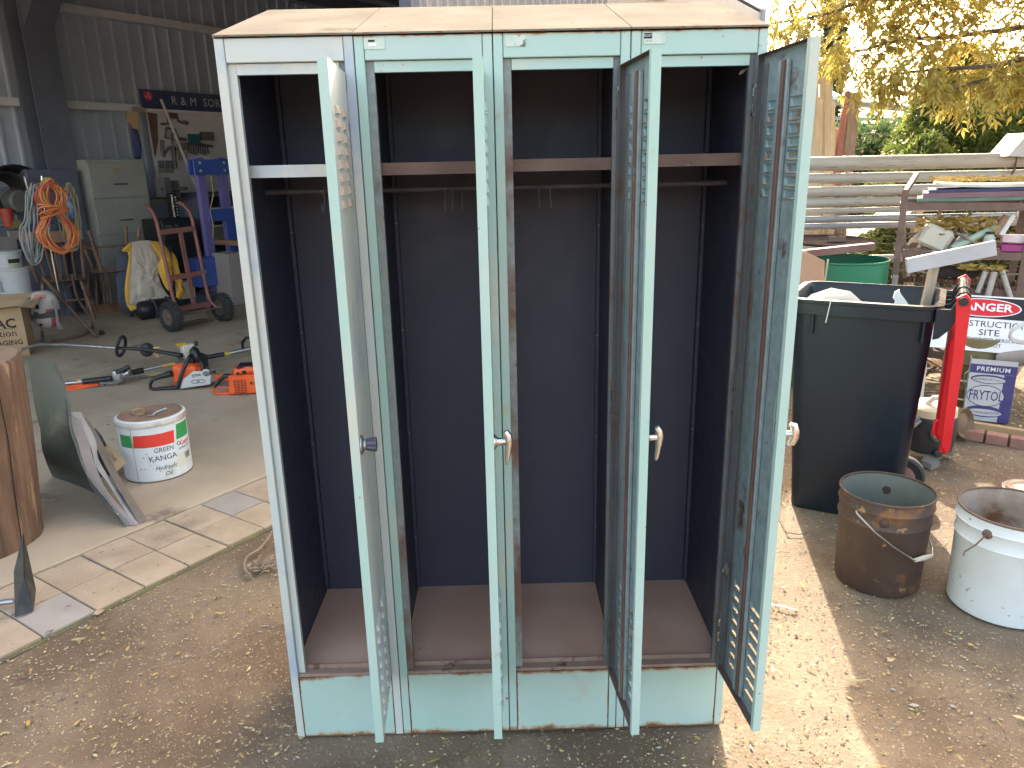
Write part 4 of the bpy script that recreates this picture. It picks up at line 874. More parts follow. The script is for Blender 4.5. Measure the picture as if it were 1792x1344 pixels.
coil('power_cord', 'long grey cord coil hanging at left of the orange bundle', lambda t, k: (57 + (2 + k % 5 * 1.5) * math.sin(t * 6.283) * (1.4 if math.cos(t * 6.283) > 0 else 2.4) + (k % 3 - 1) * 3, 390 - (70 - k % 4 * 2.5) * math.cos(t * 6.283) + k % 5), MT['greycord'], 9, .007, 4.45, 0)
coil('power_cord', 'slender yellow and grey cord coil hanging at right of the orange bundle', lambda t, k: (118 + (k % 3) * 2 + (t > .5) * 0 + (9 + k % 4 * 2.2) * math.sin(t * 6.283) + 8 * (1 - math.cos(t * 6.283)) * .5, 380 - (60 - k * 1.4) * math.cos(t * 6.283)), MT['yellowcord'], 7, .006, 4.55, 0, [MT['yellowcord'], MT['greycord']])
coil('power_cord', 'pink cord loop peeping from left of the orange bundle', lambda t, k: (73 + k * 2 - 17 * math.sin(t * 6.283), 352 - (33 - k * 3) * math.cos(t * 6.283)), MT['pinkcord'], 2, .007, 4.45, 0)
# ---------------------------------------------------------------- things along the back of the shed (local: x along the wall, y into the shed)
def SH(name, label, cat, u, v, z=FZ, rz=0., group=None): return T(name, label, cat, S(u, v, z), ANG + rz, group)
# filing cabinet
fc = SH('filing_cabinet', 'tall olive grey four drawer filing cabinet against the shed wall', 'cabinet', 3.64, 5.9)
MB().b2((0, .012, 0), (.72, .46, 1.72)).out('carcass', MT['cabinet'], fc, bevel=.004)
for k in range(4):
    z0 = .02 + k * .42
    d = MB().b2((.012, -.006, z0), (.708, .011, z0 + .405)); dr = d.out('drawer', MT['cabinet'], fc, bevel=.005)
    MB().tube([(.28, -.008, z0 + .16), (.28, -.03, z0 + .16), (.44, -.03, z0 + .16), (.44, -.008, z0 + .16)], .007, 6).out('drawer_handle', MT['chrome'], dr, smooth=40)
    MB().b2((.30, -.010, z0 + .29), (.40, -.0065, z0 + .34)).out('card_holder', M('yellowed_card', (.35, .3, .2), (.3, .25, .16), 40, .6) if k == 3 else MT['cabinet'], dr)
# black road case with chrome sockets
ch = SH('tool_chest', 'black tool chest standing right of the grey filing cabinet', 'chest', 4.12, 5.35)
MB().b2((0, 0, 0), (.46, .42, 1.02)).out('case', MT['black'], ch, bevel=.01)
for k in range(4): MB().b2((.02, -.008, .06 + k * .24), (.44, -.001, .27 + k * .24)).out('drawer', M('black_drawer', (.02, .021, .025), r=.5), ch, bevel=.004)
MB().b2((.04, -.02, .92), (.12, -.006, .95)).b2((.16, -.02, .93), (.20, -.006, .95)).out('latch', MT['steel'], ch)
sk = SH('socket_rail', 'upright rail of chrome sockets standing on the black tool chest', 'socket rail', 4.31, 5.38, 1.032)
MB().b2((-.05, 0, 0), (.08, .02, .30)).out('backing', MT['black'], sk)
for k in range(9): MB().cyl((.0, -.02, .02 + k * .03), (.0, -.02, .044 + k * .03), .014, n=8).out('socket', MT['chrome'], sk, smooth=40)
for k in range(7): MB().cyl((.045, -.018, .03 + k * .035), (.045, -.018, .052 + k * .035), .009, n=8).out('socket', MT['steel'], sk, smooth=40)
# hand truck
ht = SH('hand_truck', 'maroon hand truck with two pneumatic tyres in the shed', 'hand truck', 3.46, 3.95)
fr = MT['maroon']
for sx in (-.20, .20):
    MB().tube([(sx, .0, .24), (sx, .02, .40), (sx, .10, 1.08), (sx, .13, 1.16), (sx * .96, .22, 1.24), (sx * .9, .27, 1.25)], .019, 8).out('upright', fr, ht, smooth=50)
    MB().tube([(sx, .0, .30), (sx, -.03, .22), (sx * 1.2, -.07, .15)], .018, 8).out('axle_bracket', fr, ht, smooth=50)
MB().bar((-.20, .08, .98), (.20, .085, .99), .03, .05).out('crossbar', fr, ht); MB().bar((-.20, .035, .52), (.20, .035, .53), .03, .05).out('crossbar', fr, ht)
MB().bar((.03, .083, .98), (.03, .02, .20), .04, .025).out('centre_bar', fr, ht); MB().bar((-.2, .0, .20), (.2, .0, .20), .04, .05).out('crossbar', fr, ht)
MB().cyl((-.36, -.07, .15), (.36, -.07, .15), .012, n=8).out('axle', MT['rustbar'], ht)
MB().b2((-.22, .0, .012), (.22, .2, .02)).bar((-.18, .005, .02), (-.18, .005, .2), .03, .02).bar((.18, .005, .02), (.18, .005, .2), .03, .02).out('toe_plate', MT['rustbar'], ht)
for sx in (-.30, .30):
    Mw = Matrix.Translation((sx, -.07, .152)) @ Matrix.Rotation(PI / 2, 4, 'Y') 
    wh = MB().lathe([(.085, -.045), (.125, -.05), (.148, -.03), (.153, 0), (.148, .03), (.125, .05), (.085, .045)], 28, Mw, False, False).out('wheel', MT['rubber'], ht, smooth=40)
    MB().lathe([(.02, -.052), (.03, -.03), (.085, -.044), (.09, -.02), (.06, -.012), (.03, .012), (.06, .012), (.09, .02), (.085, .044), (.03, .03), (.02, .052)], 20, Mw).out('rim', M('rusty_wheel_rim', (.10, .075, .06), (.16, .13, .10), 9, .6, .3), wh, smooth=40)
    tr = MB()
    for k in range(28):
        for off in (-.036, -.012, .012, .036):
            a = 2 * PI * (k + (.5 if off in (-.012, .036) else 0)) / 28; R = Mw.to_3x3() @ Matrix.Rotation(a, 3, 'Z')
            tr.box(Vector((sx, -.07, .152)) + R @ Vector((.153 - abs(off) * .12, 0, off)), (.006, .018, .018), R)
    tr.out('tread_blocks', M('tread', (.09, .09, .085), (.05, .05, .05), 20, .9), wh)
# jacket over a dark bundle
V5 = 4.85
def PV(o_, px, py, v): return gv(px, py, v) - o_
jk_o = gv(262, 535, V5); jk_o.z = FZ
db = T('black_bag_roll', 'black bag roll on the floor under the yellow jacket', 'bag', jk_o)
m = MB(); P0 = gv(243, 547, V5 - .1) - jk_o; P1 = gv(312, 546, V5 - .1) - jk_o; P0.z = P1.z = .105
m.tube([P0 - SA * .02, P0 + SA * .02, P0.lerp(P1, .3), P0.lerp(P1, .7), P1 - SA * .02, P1 + SA * .01], [.05, .10, .108, .102, .10, .06], 14); m.out('roll', MT['black'], db, smooth=50)
for f_ in (.32, .72): m = MB(); c_ = P0.lerp(P1, f_); m.tube([c_ + Vector((0, 0, .108 * math.sin(a))) + SB * .108 * math.cos(a) for a in [q * PI / 8 for q in range(16)]], .01, 5, True); m.out('strap', MT['darkcloth'], db)
dc = T('dark_chair', 'dark blue padded seat back carrying the yellow and cream jacket', 'chair', jk_o + SB * -.25)
o_ = dc.location.copy()
m = MB(); m.pillow([PV(o_, a, b, V5 + .12) for a, b in ((206, 442), (222, 432), (300, 432), (306, 480), (306, 545), (220, 550), (207, 530), (203, 480))], SB, .10, 6, .01, 8); m.out('padding', MT['darkcloth'], dc, smooth=60)
m = MB(); m.bar(PV(o_, 230, 545, V5 + .2), Vector((PV(o_, 230, 545, V5 + .2).x, PV(o_, 230, 545, V5 + .2).y, 0)), .03, .03).bar(PV(o_, 295, 545, V5 + .2), Vector((PV(o_, 295, 545, V5 + .2).x, PV(o_, 295, 545, V5 + .2).y, 0)), .03, .03); m.out('leg', MT['black'], dc)
jk = T('jacket', 'yellow and oatmeal work jacket hung inside out over dark chair back', 'jacket', jk_o); o_ = jk_o
def JP(L, v=V5 - .06): return [PV(o_, a, b, v) for a, b in L]
m = MB(); m.pillow(JP(smooth_pts([(228, 424), (250, 421), (270, 424), (279, 450), (278, 480), (286, 505), (302, 528), (300, 536), (270, 536), (240, 534), (222, 534), (219, 500), (226, 460), (222, 436)], 3)), SB, .045, 9, .028, 13); m.out('back_panel', MT['oat'], jk, smooth=70)
m = MB(); m.pillow(JP([(240, 488), (268, 490), (270, 520), (240, 519)], V5 - .10), SB, .022, 4, .008, 14); m.out('pocket', MT['oat'], jk, smooth=70)
m = MB(); m.pillow(JP(smooth_pts([(227, 425), (231, 428), (228, 470), (224, 505), (226, 536), (222, 534), (218, 510), (221, 480), (225, 455)], 3), V5 - .08), SB, .015, 4, .006, 14); m.out('zip_edging', MT['yellow'], jk, smooth=70)
m = MB(); m.pillow(JP([(221, 533), (250, 536), (258, 538), (240, 541), (229, 545)], V5 - .09), SB, .012, 4); m.out('hem', MT['yellow'], jk, smooth=70)
m = MB(); m.pillow(JP([(212, 438), (228, 424), (231, 428), (227, 442), (214, 440)], V5 - .07), SB, .02, 4); m.out('collar', MT['yellow'], jk, smooth=70)
m = MB(); m.pillow(JP(smooth_pts([(262, 422), (280, 424), (296, 440), (300, 470), (302, 496), (300, 508), (290, 504), (276, 470), (280, 452), (272, 438)], 3), V5 - .14), SB, .06, 8, .03, 12); m.out('sleeve', MT['yellow'], jk, smooth=70)
m = MB(); m.pillow(JP(smooth_pts([(300, 440), (308, 450), (313, 480), (322, 505), (322, 516), (312, 526), (308, 520), (312, 508), (306, 490), (302, 470)], 3), V5 - .12), SB, .05, 7, .03, 14); m.out('sleeve', MT['yellow'], jk, smooth=70)

# wooden chairs: one upright, one turned over in front of it
def turned(mb, p, q, r_, n=8):
    p = Vector(p); q = Vector(q); prof = [(0, .7), (.1, 1), (.16, .7), (.2, 1.15), (.25, .75), (.5, 1.2), (.75, .75), (.8, 1.15), (.84, .7), (.92, 1.0), (1, .75)]
    return mb.tube([p.lerp(q, a) for a, b in prof], [r_ * b for a, b in prof], n)
def wchair(label, u, v, rz, flip):
    c = SH('wooden_chair', label, 'chair', u, v, FZ, rz, None); w_ = MT['chairwood']
    piv = Matrix.Identity(4)
    if flip: piv = Matrix.Translation((0, 0, .99)) @ Matrix.Rotation(PI, 4, 'Y') 
    def o(mb, nm):
        mb.v = [tuple(piv @ Vector(p)) for p in mb.v]; mb.out(nm, w_, c, smooth=50)
    s_ = MB(); s_.pillow(smooth_pts([(-.24, -.22, .45), (0, -.26, .45), (.24, -.22, .45), (.26, .1, .45), (.2, .24, .45), (0, .26, .45), (-.2, .24, .45), (-.26, .1, .45), (-.24, -.22, .45)][:-1] + [(-.24, -.22, .45)], 3)[:-1], (0, 0, 1), .03, 4); o(s_, 'seat')
    for sx in (-1, 1):
        for sy in (-1, 1): m = MB(); turned(m, (sx * .18, sy * .17, .44), (sx * .25, sy * .24, .0), .022); o(m, 'leg')
        m = MB(); turned(m, (sx * .22, .2, .46), (sx * .27, .36, .93), .02); o(m, 'back_post')
        m = MB(); turned(m, (sx * .22, -.20, .2), (sx * .22, .20, .2), .014); o(m, 'stretcher')
    m = MB(); turned(m, (-.22, 0, .2), (.22, 0, .2), .014); o(m, 'stretcher')
    for k in range(5): x = -.14 + k * .07; m = MB(); m.tube([(x, .22, .46), (x * 1.1, .30, .7), (x * 1.2, .36, .92)], [.010, .013, .008], 6); o(m, 'spindle')
    m = MB(); pts = [(-.29 + .058 * k, .36 + .03 * math.sin(k * .314), .94) for k in range(11)]
    for k in range(10): m.prism([Vector(pts[k]) + Vector((0, 0, -.045 - .02 * math.sin(k * .314))), Vector(pts[k + 1]) + Vector((0, 0, -.045 - .02 * math.sin((k + 1) * .314))), Vector(pts[k + 1]) + Vector((0, 0, .05)), Vector(pts[k]) + Vector((0, 0, .05))], (0, .022, 0))
    o(m, 'crest_rail'); return c
wchair('turned wooden chair upside down with legs in the air, nearest the jacket', 3.36, 5.15, -.25, True)
wchair('turned wooden chair standing upright behind the overturned one', 3.02, 5.62, 2.6, False)

# work table with blue press
pr = SH('hydraulic_press', 'blue hydraulic press with violet uprights and pressure gauge', 'press', 4.42, 4.95)
for x in (.0, .30):
    m = MB(); m.b2((x, 0, 0), (x + .10, .012, 1.72)).b2((x, .012, 0), (x + .012, .07, 1.72)).b2((x + .088, .012, 0), (x + .10, .07, 1.72)); m.out('upright', MT['purple'] if x < .4 else MT['blue'], pr)
m = MB(); m.b2((-.06, -.03, 1.52), (.95, -.005, 1.70)); m.b2((-.06, .075, 1.52), (.95, .10, 1.70)); m.out('top_beam', MT['blue'], pr, bevel=.005)
for x in (.02, .35):
    for z in (1.57, 1.66): MB().lathe([(.018, 0), (.018, .012), (.01, .016)], 6, Matrix.Translation((x, -.031, z)) @ Matrix.Rotation(PI / 2, 4, 'X')).out('bolt', MT['boltgrey'], pr)
m = MB(); m.b2((.06, -.02, .98), (.95, .0, 1.12)); m.out('bed_beam', MT['blue'], pr, bevel=.005)
m = MB(); m.b2((.30, -.015, .0), (.48, .0, .98)); m.out('lower_panel', MT['blue'], pr)
MB().b2((-.05, -.15, 0), (.95, .25, .05)).out('foot', MT['blue'], pr)
MB().cyl((.55, .04, 1.70), (.55, .04, 1.88), .05, n=14).out('ram', MT['darksteel'], pr, smooth=40)
ga = MB().lathe([(.075, 0), (.08, .01), (.08, .03), (.07, .04)], 22, Matrix.Translation((.56, -.01, 1.98)) @ Matrix.Rotation(PI / 2, 4, 'X')).out('gauge', M('gauge_case', (.03, .06, .09), r=.4), pr, smooth=40)
MB().lathe([(.066, .0405), (.0, .042)], 22, Matrix.Translation((.56, -.01, 1.98)) @ Matrix.Rotation(PI / 2, 4, 'X'), False, False).out('gauge_face', M('gauge_face', (.16, .2, .26), (.1, .13, .2), 20, .4), ga)
MB().bar((.53, -.054, 1.95), (.60, -.054, 2.02), .008, .004, (0, 1, 0)).out('gauge_needle', MT['whiteplain'], ga)
MB().cyl((.56, .0, 1.88), (.56, .0, 1.92), .015).out('gauge_stem', MT['chrome'], pr)
MB().tube([(.14, -.04, 1.5), (.13, -.06, 1.3), (.06, -.05, 1.1), (.08, -.05, .95), (.05, -.06, .8)], .006, 6).out('hose', MT['yellowcord'], pr, smooth=50)
tb = SH('timber_block', 'short orange brown timber block lying on the press beam', 'block', 4.42 + .46, 4.92, 1.60 + FZ)
MB().prism([(0, 0, 0), (.32, 0, 0), (.32, 0, .08), (.10, 0, .075), (0, 0, .03)], (0, .02, 0)).out('block', M('orange_wood', (.30, .15, .06), (.38, .2, .09), 6, .7, stretch=(2, 8, 8)), tb)
# low bench behind the trolley
wb = SH('work_bench', 'low plank workbench with brown top beside the blue press', 'bench', 4.70, 4.70)
o_ = uvz(gv(364, 430, 4.70)); zt = o_[2]; 
MB().b2((.0, 0, zt - .06), (1.6, .6, zt)).b2((0, -.012, zt - .10), (1.6, -.001, zt + .11)).out('top', M('brown_plank', (.28, .16, .10), (.36, .22, .15), 4, .6, stretch=(1, 7, 7)), wb, bevel=.003)
MB().b2((0, -.02, zt - .15), (1.6, -.001, zt - .101)).out('front_rail', MT['cardgrey'], wb)
for x in (.05, .62, 1.4): MB().b2((x, .02, 0), (x + .06, .08, zt - .155)).out('leg', MT['steel'], wb)
MB().b2((.05, .35, .12), (1.5, .58, .14)).out('lower_shelf', MT['darksteel'], wb)
def boxthing(name, label, cat, px, py, v, dims, mat, rz=0., bevel=.004, group=None, part='body'):
    p = gv(px, py, v); t = T(name, label, cat, p, ANG + rz, group); MB().b2((-dims[0] / 2, 0, 0), (dims[0] / 2, dims[1], dims[2])).out(part, MT[mat] if isinstance(mat, str) else mat, t, bevel=bevel); return t
# shelf unit behind the trolley with boxes
su = SH('shelf_unit', 'dark steel shelf unit behind the hand truck holding workshop odds', 'shelf', 4.85, 5.55)
for z in (.65, .95, 1.25): MB().b2((0, 0, z), (1.6, .45, z + .025)).out('shelf_board', MT['darksteel'], su)
for x in (0, 1.56): MB().b2((x, 0, 0), (x + .04, .45, 1.3)).out('side_post', MT['darksteel'], su)
MB().b2((0, .46, .1), (1.6, .47, 1.3)).out('back_sheet', MT['darksteel'], su)
def onshelf(name, label, cat, du, z, dims, mat, dv=.05, rz=0.): 
    t = T(name, label, cat, S(4.85 + du, 5.55 + dv, FZ + z), ANG + rz); MB().b2((0, 0, 0), dims).out('body', MT[mat], t, bevel=.004); return t
x_ = uvz(gv(365, 400, 5.6)); 
onshelf('white_carton', 'white carton on shelf unit behind the top of the hand truck', 'box', .12, .975, (.26, .2, .13), 'whiteplain')
t = onshelf('parts_tub', 'pale grey tub low on the shelf unit behind the hand truck', 'tub', .02, .675, (.30, .25, .2), 'cardgrey'); MB().b2((-.01, -.01, .19), (.31, .26, .21)).out('lid', MT['whiteplain'], t)
hg = T('heat_gun', 'white heat gun lying on the dark shelf beside the press', 'power tool', S(5.12, 5.6, FZ + .975)); hg.rotation_euler = (0, 0, ANG)
m = MB(); m.tube([(0, 0, .06), (.05, 0, .08), (.22, 0, .07), (.30, 0, .06)], [.03, .045, .04, .03], 10); m.tube([(.22, 0, .06), (.27, 0, -.0), (.28, 0, -.02)], [.03, .025, .025], 8); m.out('body', MT['cream'], hg, smooth=50); hg.location.z += .025
# cartons and oddments beneath the bench
boxthing('seed_tin', 'cream tin with green print on the floor behind the hand truck', 'tin', 333, 522, 5.0, (.16, .16, .2), 'cream', 0)
t = boxthing('beige_bin', 'tall beige plastic bin beside the locker edge under the bench', 'bin', 424, 545, 4.6, (.22, .3, .62), M('beige_bin', (.36, .31, .3), r=.6)); t.location.z = FZ
t = boxthing('blue_toolbox', 'blue steel toolbox under the bench behind the trolley wheel', 'toolbox', 372, 500, 4.85, (.34, .25, .34), 'blue'); 
MB().b2((-.1, -.012, .16), (-.07, -.001, .2)).b2((.08, -.012, .16), (.11, -.001, .2)).out('latch', MT['boltgrey'], t)
t = T('dark_tarp', 'crumpled dark tarpaulin on the floor behind the trolley', 'tarp', S(3.95, 4.75, FZ)); m = MB(); m.grid(lambda u, v: Vector((0, 0, max(.0, .16 * math.sin(PI * min(1, max(0, u))) * math.sin(PI * v) + .09 * noise.noise((u * 6, v * 6, 1))))) + SA * (u * 1.1) - SB * (v * .7), 26, 18); m.out('cloth', MT['darkcloth'], t, smooth=70)

# ---------------------------------------------------------------- tool board with sign on the back wall
VB = 6.40
def onwall(px, py, v=VB): p = gv(px, py, v); u, vv, z = uvz(p); return Vector((u, vv, z))
a = onwall(256, 190); b_ = onwall(425, 205); c = onwall(300, 345)
tbd = T('tool_board', 'white backed tool board under a navy name sign on shed wall', 'tool board', S(a.x, VB, 0), ANG)
zb0 = c.z - .1; zt0 = a.z; L_ = 2.3
MB().b2((0, .0, zb0), (L_, .02, zt0)).out('board', M('old_white_board', (.60, .56, .56), (.66, .62, .62), 3, .6), tbd)
MB().b2((-.06, -.03, zt0 + .004), (L_, .0, zt0 + .23)).out('sign', M('navy_sign', (.05, .055, .13), (.06, .07, .15), 5, .5), tbd)
em = MB().lathe([(.058, -.0305), (.058, -.036), (.05, -.037)], 20, Matrix.Translation((.03, 0, zt0 + .155)) @ Matrix.Rotation(0, 4, 'X') @ Matrix(((1, 0, 0, 0), (0, 0, 1, 0), (0, 1, 0, 0), (0, 0, 0, 1)))).out('round_red_emblem', M('emblem_red', (.6, .06, .09), r=.5), tbd)
pp_ = MB()
for k in range(3):
    aa = PI / 2 + k * 2 * PI / 3; pp_.quad((.03, -.0385, zt0 + .155), (.03 + .04 * math.cos(aa - .5), -.0385, zt0 + .155 + .04 * math.sin(aa - .5)), (.03 + .047 * math.cos(aa), -.0385, zt0 + .155 + .047 * math.sin(aa)), (.03 + .02 * math.cos(aa + .5), -.0385, zt0 + .155 + .02 * math.sin(aa + .5)))
pp_.out('emblem_blades', M('emblem_pale', (.65, .35, .38), r=.5), tbd)
text('R & M  SORBEL', .150, MT['signgrey'], tbd, lambda x, y: Vector((.84 + x, -.0325, zt0 + .11 + y)), xs=.90, sp=1.12)
MB().b2((-.0, -.012, zt0 - .02), (L_, -.001, zt0)).out('edge_strip', MT['whiteplain'], tbd)
wt = T('wall_tools', '', '', (0, 0, 0)); bpy.data.objects.remove(wt)
def WT(name, label, cat, px, py, grp='hand tools hung on the board'):
    p = gv(px, py, VB - .03); return T(name, label, cat, p, ANG, grp)
kpx = 1 / 142.  # metres per picture pixel out there
def wp(o_, px, py): # local board coordinates of a picture point
    q = gv(px, py, VB - .03) - o_.location; return Vector((q.dot(SA), 0, q.z))
dsm = M('dark_tool_steel', (.09, .085, .10), (.13, .12, .13), 20, .5)
t = WT('hand_brace', 'bent crank carpenters brace hung highest on the white board', 'hand tool', 300, 210)
MB().tube([wp(t, 282, 217), wp(t, 295, 216), wp(t, 293, 205), wp(t, 297, 199), wp(t, 309, 200), wp(t, 312, 212), wp(t, 322, 216)], .018, 6).out('crank', dsm, t, smooth=40)
MB().tube([wp(t, 295, 203), wp(t, 308, 203)], .035, 8).out('grip', MT['rustbar'], t, smooth=40); MB().lathe([(.0, -.03), (.045, -.01), (.045, .01), (0, .03)], 12, Matrix.Translation(wp(t, 324, 215))).out('head_knob', dsm, t, smooth=60)
t = WT('hacksaw', 'hacksaw with square bow frame hung below the brace', 'hand tool', 300, 235)
MB().tube([wp(t, 289, 241), wp(t, 291, 224), wp(t, 306, 226), wp(t, 312, 243), wp(t, 322, 243)], .014, 6).out('bow', dsm, t, smooth=40); MB().bar(wp(t, 289, 241), wp(t, 312, 245), .006, .02).out('blade', MT['steel'], t); MB().tube([wp(t, 311, 243), wp(t, 325, 244)], .025, 6).out('grip', dsm, t)
t = WT('hook_bar', 'thin hooked steel bar hanging in front of the hacksaw', 'hand tool', 303, 250); MB().tube([wp(t, 305, 236), wp(t, 303, 232), wp(t, 300, 235), wp(t, 302, 258)], .012, 6).out('bar', dsm, t, smooth=40)
t = WT('hand_saw', 'old reddish hand saw hanging beside the leaning plank', 'hand tool', 262, 230); MB().prism([wp(t, 258, 196), wp(t, 275, 199), wp(t, 277, 245), wp(t, 272, 275)], (0, .012, 0)).out('blade', M('rust_saw', (.12, .065, .06), (.16, .09, .085), 9, .7), t); MB().tube([wp(t, 261, 203), wp(t, 272, 204), wp(t, 270, 210), wp(t, 262, 208)], .012, 6, True).out('handle', MT['rustbar'], t)
t = WT('wall_clamp', 'heavy dark screw clamp hung low on the tool board', 'hand tool', 285, 262)
MB().tube([wp(t, 283, 245), wp(t, 284, 262), wp(t, 287, 275)], .022, 6).tube([wp(t, 288, 268), wp(t, 296, 258), wp(t, 304, 256)], .016, 6).out('bar', dsm, t, smooth=40)
t = WT('pipe_wrench', 'dark pipe wrench hanging vertically on the tool board', 'hand tool', 303, 275); MB().tube([wp(t, 303, 257), wp(t, 304, 275), wp(t, 307, 295)], [.035, .025, .03], 6).b2(wp(t, 299, 258) + Vector((0, -.02, 0)), wp(t, 308, 262) + Vector((0, .02, 0))).out('bar', dsm, t, smooth=40)
lab = ['leftmost', 'second', 'third', 'fourth', 'fifth', 'sixth']
for k in range(4):
    t = WT('chisel', 'dark chisel, %s of a short row under the hacksaw handle' % lab[k], 'hand tool', 312 + k * 4.3, 255, 'row of dark chisels'); MB().tube([wp(t, 312 + k * 4.3, 249), wp(t, 313 + k * 4.3, 262)], .018, 6).tube([wp(t, 313 + k * 4.3, 262), wp(t, 314 + k * 4.3, 280)], .008, 5).out('chisel', dsm, t, smooth=40)
for k in range(6):
    t = WT('screwdriver', 'pale handled screwdriver, %s in the lowest row on the board' % lab[k], 'hand tool', 279 + k * 4.6, 290, 'row of screwdrivers'); MB().tube([wp(t, 279 + k * 4.6, 281), wp(t, 279.5 + k * 4.6, 293)], .02, 6).out('grip', M('driver_grip', (.05, .05, .09) if k % 2 else (.1, .09, .1), r=.5), t, smooth=40); MB().tube([wp(t, 279.5 + k * 4.6, 293), wp(t, 280 + k * 4.6, 303)], .008, 5).out('shank', MT['steel'], t)
t = WT('spanner_rack', 'spanner rack with upright spanners at right of the tool board', 'spanners', 345, 265)
for k in range(9): MB().bar(wp(t, 329 + k * 4.2, 250 + (k % 3)), wp(t, 331 + k * 4.2, 268 + (k * 1.3) % 5), .018, .012).out('spanner', M('spanner%d' % k, (.25, .2, .15) if k % 2 else (.16, .13, .14), r=.5, met=.5), t)
MB().bar(wp(t, 326, 251), wp(t, 372, 256), .03, .03).out('rail', dsm, t)
t = WT('teal_box', 'small teal box on the ledge at right of the tool board', 'box', 336, 247); MB().b2((-.06, -.06, -.03), (.09, 0, .09)).out('box', M('teal', (.03, .11, .13), r=.5), t)
t = WT('parts_cabinet', 'brown tray of small parts beside the pressure gauge', 'tray', 358, 243); MB().b2((-.07, -.05, -.02), (.12, 0, .09)).out('tray', M('brown_tray', (.12, .09, .07), (.18, .13, .1), 30, .6), t)
# planks and saw leaning by the board
t = WT('leaning_plank', 'long pale grey plank leaning against wall left of the board', 'plank', 270, 260, None); del_ = None
MB().bar(gv(249, 174, 6.2) - t.location, gv(280, 345, 5.9) - t.location, .03, .11, (.5, .7, 0)).out('plank', M('grey_plank', (.38, .36, .31), (.46, .43, .37), 5, .8), t)
for o2 in [t]: 
    if 'group' in o2: del o2['group']
t = WT('timber_paddle', 'tan notched timber offcut hanging left of the leaning plank', 'timber', 236, 220, None)
MB().prism([wp(t, 224, 195), wp(t, 242, 195), wp(t, 243, 222), wp(t, 248, 258), wp(t, 238, 258), wp(t, 236, 224), wp(t, 230, 218), wp(t, 224, 215)], (0, .03, 0)).out('timber', M('tan_timber', (.5, .34, .19), (.56, .4, .25), 6, .7), t)
t = WT('blue_mop', 'dark blue cloth hanging below the tan timber offcut', 'cloth', 238, 260, None); m = MB(); m.pillow([wp(t, a, b) for a, b in ((230, 225), (240, 226), (246, 255), (247, 280), (236, 280), (232, 255))], (0, -1, 0), .05, 5, .02, 9); m.out('cloth', M('navy_cloth', (.05, .07, .2), (.07, .09, .23), 6, .9), t, smooth=60)
t = WT('price_ticket', 'small white ticket at end of the wall girt', 'ticket', 240, 191, None); MB().b2((-.06, -.01, -.03), (.08, 0, .03)).out('card', MT['cardgrey'], t)
# jars etc. on bench behind press
t = boxthing('vice', 'dark bench vice between the chest and the blue press', 'vice', 304, 345, 5.7, (.2, .2, .2), dsm); MB().cyl((-.2, -.06, .1), (.16, -.06, .1), .02).b2((-.16, -.1, .05), (-.08, .1, .24)).out('jaw', dsm, t)
wb2 = SH('back_bench', 'long dark workbench along the back wall behind the press', 'bench', 4.3, 5.95)
MB().b2((0, 0, 1.18), (4.5, .42, 1.24)).out('top', M('dark_wood', (.12, .10, .09), (.15, .12, .10), 5, .7), wb2); MB().b2((0, .03, 0), (4.5, .05, 1.18)).out('front', MT['darksteel'], wb2)

# ---------------------------------------------------------------- far left: dark bench with motor, hoses, buckets
lb = SH('dark_bench', 'dark workbench crowded with parts at the left of the shed', 'bench', 1.6, 5.75)
zt = uvz(gv(20, 442, 5.75))[2]
MB().b2((-1.5, 0, zt - .05), (1.55, .65, zt)).out('top', M('black_bench', (.03, .03, .035), (.045, .045, .05), 6, .7), lb)
MB().b2((-1.5, .1, 0), (1.55, .12, zt - .05)).out('front_panel', MT['darksteel'], lb)
for x in (-1.4, .2, 1.48): MB().b2((x, .0, 0), (x + .06, .06, zt - .05)).out('leg', MT['darksteel'], lb)
MB().b2((-1.5, .35, zt + .42), (1.5, .65, zt + .45)).out('upper_shelf', M('black_bench2', (.03, .03, .035), r=.7), lb)
for x in (-1.45, 1.44): MB().b2((x, .6, zt), (x + .04, .64, zt + .45)).out('shelf_post', MT['darksteel'], lb)
def onb(name, label, cat, px, py, v=5.85): p = gv(px, py, v); return T(name, label, cat, p, ANG)
t = onb('red_cup', 'red plastic cup on the dark bench at far left', 'cup', 18, 402); t.location.z = S(0, 0, zt).z + FZ + .25
MB().lathe([(.05, 0), (.065, .19), (.062, .19), (.045, .01)], 16, None, True, False).out('cup', M('cup_red', (.42, .06, .035), r=.5), t, smooth=40)
for k, (px, py, dd, lb_) in enumerate(((30, 420, (.13, .1, .10), 'small white box right of the red cup'), (6, 438, (.3, .15, .14), 'wide cream carton below the red cup at image edge'), (30, 400, (.11, .1, .09), 'little yellowish box behind the small white box'), (44, 412, (.07, .1, .10), 'narrow white box beside the grey cord coil'))):
    t = onb('carton', lb_, 'box', px, py, 5.8); MB().b2((-dd[0] / 2, 0, 0), (dd[0] / 2, dd[1], dd[2])).out('box', MT['cardgrey'] if k != 2 else M('yellow_box', (.25, .2, .1), r=.7), t, bevel=.004)
t = onb('riser', 'dark timber riser block holding cup and boxes on bench', 'block', 20, 425, 5.82); t.location.z = S(0, 0, zt).z + FZ; MB().b2((-.3, 0.02, 0), (.5, .3, .25)).out('block', MT['darksteel'], t)
mo = onb('electric_motor', 'dark finned electric motor on the upper bench shelf', 'motor', 22, 352, 5.95)
Mm = Matrix.Translation((0, 0, .0)) @ Matrix.Rotation(PI / 2, 4, 'X')
MB().lathe([(.05, -.02), (.11, 0), (.12, .02), (.12, .2), (.10, .22)], 20, Mm).out('housing', M('motor_grey', (.10, .10, .10), (.14, .135, .12), 8, .5), mo, smooth=40)
